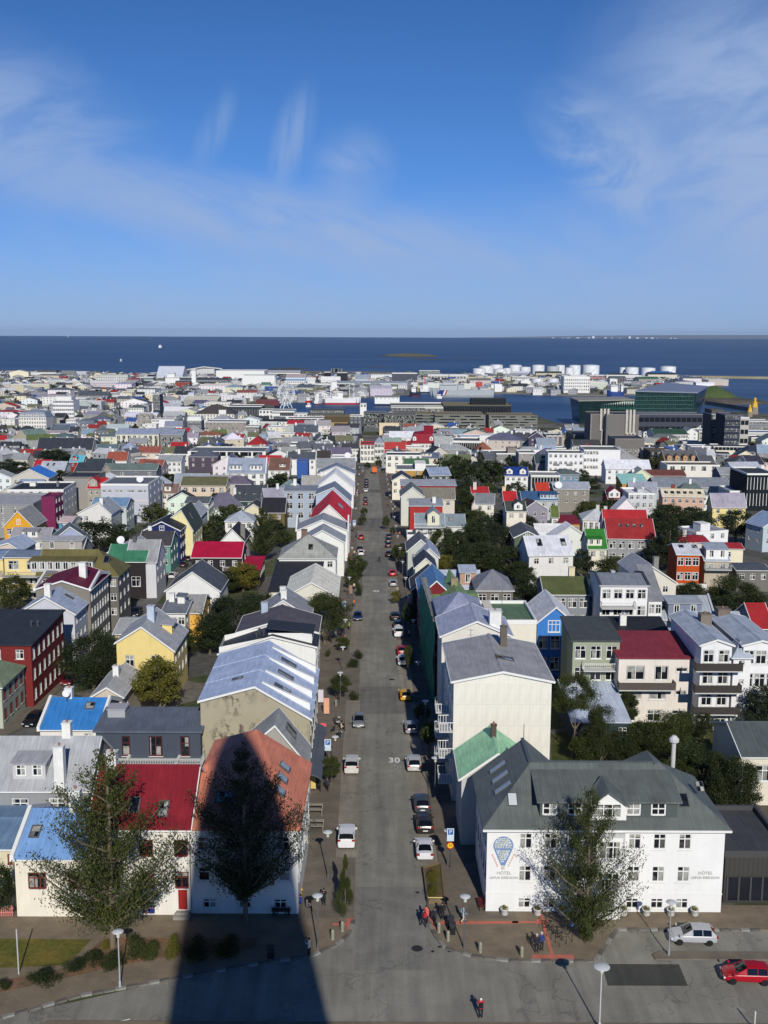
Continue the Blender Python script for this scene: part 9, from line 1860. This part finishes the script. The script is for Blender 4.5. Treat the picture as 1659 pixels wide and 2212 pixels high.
for x,y,s in[(-6.93,192,-1),(5.47,192,1),(5.15,213,1),(-7.57,234,-1),(4.83,234,1),(4.51,255,1),(-8.21,276,-1),(4.19,276,1),(3.88,297,1),(-8.84,318,-1),(3.56,318,1),(3.24,339,1),(-9.48,360,-1),(2.92,360,1),(2.6,381,1),(-10.12,402,-1),(2.28,402,1),(1.96,423,1),(-10.76,444,-1),(1.64,444,1),(1.32,465,1),(1.,486,1),(.68,507,1),(-12.04,528,-1),(.36,528,1)]:lamp("disc topped street lamp on the %s pavement, %s"%("left" if s<0 else "right",where(x+s,y)),x,y)
tank('leftmost big white oil tank, front row',201,2329,13.6,17.,(236,238,238))
tank('white oil tank behind and right of the leftmost one',223,2404,16.,20.,(236,238,238))
tank('white oil tank at the back between the first front tanks',263,2583,15.4,17.6,(236,238,238))
tank('second white oil tank of the front row',246,2333,13.7,16.,(236,238,238))
tank('small white oil tank partly behind the second front tank',277,2483,8.8,13.1,(236,238,238))
tank('tall white oil tank right of the partly hidden one',298,2500,14.2,19.6,(236,238,238))
tank('narrow white oil tank with a domed top',301,2349,11.7,19.9,(236,238,238))
tank('white oil tank with a zigzag stair, left of the silver one',351,2506,14.3,19.6,(236,238,238))
tank('silver grey oil tank with a flat roof',371,2418,13.6,19.,(190,194,196))
tank('white oil tank tucked behind the silver grey one',394,2460,10.1,20.9,(236,238,238))
tank('low white oil tank joined to a larger one',408,2418,9.7,16.8,(236,238,238))
tank('large white oil tank behind the low one',429,2477,13.3,20.3,(236,238,238))
tank('widest white oil tank in the row',471,2505,19.2,19.8,(236,238,238))
tank('left tank of the right hand tank group',559,2570,8.3,13.1,(236,238,238))
tank('broad white tank of the right hand tank group',574,2545,15.1,14.,(236,238,238))
tank('squat round white tank near the quay, left one',271,1939,10.3,12.7,(236,238,238))
tank('squat round white tank near the quay, right one',293,1904,9.8,14.2,(236,238,238))
tank('white tank right in the right hand tank group',585,2434,15.6,16.5,(236,238,238))
tank('single white tank furthest to the right by the breakwater',624,2413,16.5,20.4,(236,238,238))
parking_sign('blue parking sign above a round yellow and red 30 speed disc on the right pavement',6.75,101.6,2.9,.7,1.35,True)
parking_sign('blue and white parking sign on the left pavement by the cafe tables',-6.9,129.2,2.4,.8,1.5)
parking_sign('blue and white parking sign on the left pavement beside the big round tree',-8.,213,2.4,.8,1.5)
parking_sign('small blue and white parking sign on the left pavement before the bright red roof',-9.3,336,2.4,.9,1.7)
for i,(x,y,l)in enumerate([(-3.57,89.82,'stone bollard by the left red paving strip'),(-4.37,88.47,'stone bollard on the left pavement nearest the road curve'),(5.06,89.71,'stone bollard right of the right kerb ramp'),(5.8,88.35,'stone bollard in front of the black litter bins'),(8.48,86.56,'stone bollard standing alone on the right pavement curve'),(11.99,85.95,'stone bollard left of the red paving strip end'),(-7.05,155.44,'stone post beside the lamp on the left pavement')]):bollard(l,x,y)
hydrant('yellow fire hydrant with a red cap by the corner of the salmon roofed house',-7.84,96.28)
bench('dark red wooden bench by the hotel side wall on the right pavement',8.94,94.11,-1.5)
bench('dark bench against the white wall in the tower shadow',-9.28,92.73,3.14,(48,34,30))
bin_('black litter bin on the right pavement corner, nearer the hotel',6.16,90.49);bin_('black litter bin on the right pavement corner, nearer the road',6.24,89.47);bin_('dark litter bin inside the tower shadow on the left corner',-9.52,85.60)
for i,(x,l)in enumerate([(11.24,'white flower pot at the left corner of the hotel front'),(14.28,'white flower pot below the second hotel window'),(16.51,'white flower pot half hidden by the hotel tree'),(22.19,'white flower pot right of the hotel entrance'),(24.3,'white flower pot between the right hand basement windows'),(26.54,'white flower pot behind the island street lamp'),(28.74,'white flower pot nearest the right end of the hotel')]):pot(l,x,92.75,.135)
# wooden planter box at the right kerb
t=thing('planter_box','long wooden framed planter box with grass bushes at the right kerb','planter',(0,0,0));PL=[(4.24,94.62),(5.84,94.83),(5.84,102.12),(4.07,100.97)]
WD=mat((120,104,76),.85,.2,4);c4=PL
for i in range(4):
 a,b=Vector((*c4[i],.14+gz(c4[i][1]))),Vector((*c4[(i+1)%4],.14+gz(c4[(i+1)%4][1])));d=(b-a);n=Vector((-d.y,d.x,0)).normalized()*.06
 MB().shell([[tuple(a+n+Vector((0,0,.45))),tuple(a-n+Vector((0,0,.45))),tuple(b-n+Vector((0,0,.45))),tuple(b+n+Vector((0,0,.45)))]],.5).build('board',WD,t)
MB().face([(*p,gz(p[1])+.45)for p in c4]).build('soil',mat((96,88,62),.95,.3,2,'grass'),t)
t=thing('barrier_rail','yellow wooden barrier rail across the crossing end of the planter','barrier',(*c4[0],.14));MB().tube([(0,-.25,.75),(c4[1][0]-c4[0][0],-.25,.75)],.05,6).build('rail',mat((214,190,120),.6),t);MB().tube([(.05,-.25,0),(.05,-.25,.75)],.04,6).build('post',METAL,t);MB().tube([(c4[1][0]-c4[0][0]-.05,-.25,0),(c4[1][0]-c4[0][0]-.05,-.25,.75)],.04,6).build('post',METAL,t)
# bicycle stand with round blue sign
t=thing('bicycle_stand','black steel bicycle rack with a round blue bicycle sign before the hotel tree','bicycle rack',(15.81,87.69,.14),.5);bk=mat((34,36,38),.5)
for i in range(5):MB().tube([(-.35,i*.62,0),(-.35,i*.62,.8),(.35,i*.62,.8),(.35,i*.62,0)],.03,6).build('hoop',bk,t)
MB().tube([(1.,0,0),(1.,0,1.9)],.03,6).build('post',bk,t);q=MB().lathe([(.26,-.015),(.26,.015)],20).build('sign_disc',mat((40,110,190),.5),t,False,(1.,-.05,1.75),(math.pi/2,0,0));put(text_mesh('oo',.3,mat((235,235,235)),.004),'bicycle_symbol',q,(0,0,.02))
def bicycle(label,x,y,z,rz,col=(30,32,36)):
 t=thing('bicycle',label,'bicycle',(x,y,z),rz);m=mat(col,.4)
 for s in(-.52,.52):o=MB().tube([(.33*math.cos(a*math.pi/9),0,.33*math.sin(a*math.pi/9))for a in range(19)],.025,5,cap=False).build('wheel',TYRE,t,False,(s,0,.35))
 MB().tube([(-.52,0,.35),(-.12,0,.82),(.42,0,.85),(.52,0,.35)],.025,5).tube([(-.12,0,.82),(0,0,.35),(.42,0,.85)],.025,5).tube([(-.52,0,.35),(0,0,.35)],.022,5).build('frame',m,t);MB().box(-.28,-.07,.9,-.02,.07,.96).build('saddle',DARK,t);MB().tube([(.42,-.25,1.),(.42,0,1.02),(.42,.25,1.)],.02,5).tube([(.42,0,.85),(.42,0,1.02)],.02,5).build('handlebar',METAL,t)
bicycle('black bicycle locked in the rack before the hotel tree',16.05,89.17,.14,.5);bicycle('bicycle lying loosely by the rack, nearer the hotel wall',14.96,90.17,.14,2.3,(60,40,40))
bicycle('dark bicycle ridden down the middle of the street',-1.2,283,gz(283)+.03,1.6);person('cyclist in black riding down the middle of the street',-1.2,283,gz(283)+.4,0,'sit')
# cafe tables on the left pavement
for i,(x,y,l)in enumerate([(-6.25,145.7,'round cafe table with drinks, the lower of two on the left pavement'),(-6.41,147.74,'round cafe table, the upper of two on the left pavement'),(-5.91,141.3,'cafe table by the parking sign with one guest')]):
 t=thing('cafe_table',l,'table',(x,y,gz(y)+.14));MB().lathe([(.38,.70),(.4,.74),(.02,.745)],16).build('tabletop',mat((196,196,190),.5),t);MB().lathe([(.25,0),(.04,.03),(.04,.7)],10).build('leg',METAL,t)
 # street cafe frames with benches by the salmon roofed house
for i,(x,y,l)in enumerate([(-7.65,114.4,'grey timber cafe bench set nearer the concrete canopy'),(-7.28,109.94,'grey timber cafe bench set below the concrete canopy')]):
 t=thing('cafe_bench_frame',l,'bench',(x,y,gz(y)+.14));m=mat((150,142,128),.7)
 for k in(0,1):MB().box(-.9,k*1.3,.68,.9,k*1.3+.5,.74).build('tabletop' if k else 'seat',m,t);MB().box(-.85,k*1.3+.1,0,-.78,k*1.3+.4,.68).build('leg',m,t);MB().box(.78,k*1.3+.1,0,.85,k*1.3+.4,.68).build('leg',m,t)
 # balcony canopy of the corner building over the left pavement
tag(MB().box(-9.2,100.96,3.,-7.4,104.56,3.9).build('concrete_canopy',mat((186,184,176),.85,.1,1,'plaster')),'flat concrete canopy over the side door of the salmon roofed corner house','canopy')
# awning along the big stained house
tag(MB().shell([[(-7.9,118.,gz(118)+3.6),(-7.,118.,gz(118)+3.1),(-7.4,136.5,gz(136)+3.1),(-8.3,136.5,gz(136)+3.6)]],.08).shell([[(-9.3,118.,gz(118)+4.),(-7.9,118.,gz(118)+3.55),(-8.3,136.5,gz(136)+3.55),(-9.7,136.5,gz(136)+4.)]],.1).build('shop_awning',mat((92,98,104),.6)),'long grey metal awning above the shops of the stained gable house','awning')
# upright advertising flags and boards
for i,(x,y,c,h,l)in enumerate([(-8.04,139.4,(226,96,110),2.6,'pink upright advertising board by the shop awning'),(-8.14,136.67,(220,214,196),2.2,'pale advertising board below the pink one'),(-8.21,150.88,(226,170,140),2.6,'tall orange and pink picture board on the left pavement'),(-9.37,156.44,(216,208,214),2.2,'round lettered shop sign board on the left pavement'),(-8.36,122.03,(214,190,110),2.,'yellow kiosk board by the walking people'),(-7.45,238.66,(150,120,100),2.2,'brown picture board beside the parking sign further up')]):
 t=thing('advertising_board',l,'board',(x,y,gz(y)+.14));MB().box(-.4,-.05,.25,.4,.05,h).build('board',mat(c,.6,.1,3),t);MB().box(-.3,-.12,0,-.24,.12,.25).build('foot',METAL,t);MB().box(.24,-.12,0,.3,.12,.25).build('foot',METAL,t)
 # scaffold with green netting
t=thing('scaffold','scaffold wrapped in dark green netting along the right pavement','scaffold',(0,0,0));g=MB();NET=mat((30,132,104),.8,.35,.6,'roof')
x0,y0,x1,y1,H0=7.47,155.53,6.50,190,12.5;n=16
for i in range(n):
 for j in range(8):
  P_=lambda a,b:(x0+(x1-x0)*a/n+.12*math.sin(a*2.3+b*1.1),y0+(y1-y0)*a/n,gz(y0)*(1-a/n)+gz(y1)*a/n+.3+b/8*H0)
  g.face([P_(i,j),P_(i,j+1),P_(i+1,j+1),P_(i+1,j)])
g.build('netting',NET,t,True);
for i in range(9):x=x0+(x1-x0)*i/8;y=y0+(y1-y0)*i/8;MB().tube([(x+.12,y,gz(y)),(x+.12,y,gz(y)+H0+1.2)],.05,5).build('pole',METAL,t);MB().tube([(x+1.1,y,gz(y)),(x+1.1,y,gz(y)+H0+1.2)],.05,5).build('pole',METAL,t);
for j in range(1,7):MB().shell([[(x0+.15,y0,gz(y0)+j*2),(x0+1.1,y0,gz(y0)+j*2),(x1+1.1,y1,gz(y0)+j*2),(x1+.15,y1,gz(y0)+j*2)]],.06).build('platform',mat((150,150,140),.7),t);MB().tube([(x0+.12,y0,gz(y0)+j*2+1),(x1+.12,y1,gz(y0)+j*2+1)],.04,5).build('guard_rail',METAL,t)
# orange road works lorry at the pedestrian end
t=thing('orange_truck','orange works lorry standing at the pedestrian end of the street','truck',(-5.,549.9,-18.00),.02);om=mat((222,110,36),.5)
MB().box(-1.2,-3.6,.9,1.2,1.2,3.4).build('load_box',om,t);MB().box(-1.15,1.3,.6,1.15,3.2,3.).build('cab',om,t);MB().box(-1.05,3.15,1.8,1.05,3.24,2.7).build('windscreen',CGLASS,t)
for s in(-1,1):
 for w in(-2.4,2.2):put(CARM['suv']['tyre'],'wheel',t,(s*1.05,w,.45),(0,math.pi/2,0))
 # blue scissor lift
t=thing('scissor_lift','blue scissor lift raised in front of the slate dormered white house','lift',(-54.7,471.6,-14.86),.1);bm_=mat((50,100,170),.5)
MB().box(-2.2,-1,.3,2.2,1,1.).build('base',bm_,t)
for j in range(4):
 for s in(-.8,.8):MB().tube([(-1.9,s,1+j*1.6),(1.9,s,2.6+j*1.6)],.1,5).build('arm',bm_,t);MB().tube([(1.9,s,1+j*1.6),(-1.9,s,2.6+j*1.6)],.1,5).build('arm',bm_,t)
MB().box(-3.2,-1.2,7.45,3.2,1.2,7.6).build('platform',mat((110,160,180),.6),t)
for x in range(-3,4):MB().box(x-.04,-1.2,7.6,x+.04,-1.12,8.7).build('guard_rail',mat((90,190,190),.5),t)
MB().box(-3.2,-1.2,8.7,3.2,-1.12,8.8).build('guard_rail',mat((90,190,190),.5),t)
# pink picket fence
t=thing('picket_fence','faded pink picket fence left of the sky blue roofed house','fence',(-37.5,92.1,.13));pk=mat((206,128,118),.8)
for i in range(20):MB().box(i*.19,0,0,i*.19+.1,.03,1.05).build('slat',pk,t)
MB().box(0,.031,.3,3.8,.07,.38).build('rail',pk,t);MB().box(0,.031,.75,3.8,.07,.83).build('rail',pk,t)
# small garden things
tag(MB().box(39.73,111.40,0,41.13,112.10,1.1).build('wooden_cabinet',mat((196,160,112),.7,.1,3)),'small open fronted wooden cabinet standing on the grass behind the hotel annex','cabinet')
tag(MB().tube([(-30.23,83.02,-.1),(-30.23,83.02,4.2)],.06,8).build('flag_pole',mat((190,190,186),.5)),'bare pale pole standing on the lawn edge, far left','pole')
tag(MB().tube([(28.71,76.24,-.1),(28.71,76.24,1.6)],.06,8).build('post',mat((215,212,200),.5)),'short white post cut by the bottom right edge','post')
sheet('back_lawn',[(21.76,133.12),(23.26,142.93),(26.92,146.54),(36.56,150.42),(46.81,148.04),(55.35,144.51),(51.36,133.48),(39.43,115.53),(35.42,123.79)],mat((70,80,36),.95,.2,.5,'grass'),.06);sheet('hotel_yard',[(39.62,117.11),(42.28,120.42),(46.51,119.63),(43.68,111.81),(40.61,114.39)],mat((96,92,84),.9,.2,.6,'plaster'),.05)

t=thing('flag','blue flag with a red and white cross in a basement window','flag',(-26.57+.57*9.02-.575,92.42,.36))
for n_,q in(('field',[(0,0,1.15,.95,.0,(24,50,130))]),('white_cross',[(0,.38,1.15,.57,-.004,(230,230,226)),(.32,0,.51,.95,-.0045,(230,230,226))]),('red_cross',[(0,.43,1.15,.52,-.008,(190,30,44)),(.37,0,.46,.95,-.0085,(190,30,44))])):
 g=MB();[g.face([(a,y,b_),(c,y,b_),(c,y,d_),(a,y,d_)])for a,b_,c,d_,y,k_ in q];g.build(n_,mat(q[0][5],.8),t)
tag(MB().box(-.75,-.9,-.1,.75,0,.32).box(-.6,-.45,.321,.6,0,.5).build('door_step',mat((150,148,140),.9,.1,2,'plaster'),None,loc=(-26.57+.92*9.02,92.42,.1)),'two concrete steps below the red door','step')


hz=MB().box(-17000,-400,-43.5,17000,19600,86).build('haze',None,None);hz['kind']='stuff';hz.data.materials.clear();m=bpy.data.materials.new('haze');m.use_nodes=True;m.node_tree.nodes.clear();vo=m.node_tree.nodes.new('ShaderNodeVolumePrincipled');vo.inputs['Color'].default_value=(.55,.74,1,1);vo.inputs['Density'].default_value=.00002;vo.inputs['Anisotropy'].default_value=0;mo=m.node_tree.nodes.new('ShaderNodeOutputMaterial');m.node_tree.links.new(vo.outputs[0],mo.inputs['Volume']);hz.data.materials.append(m)
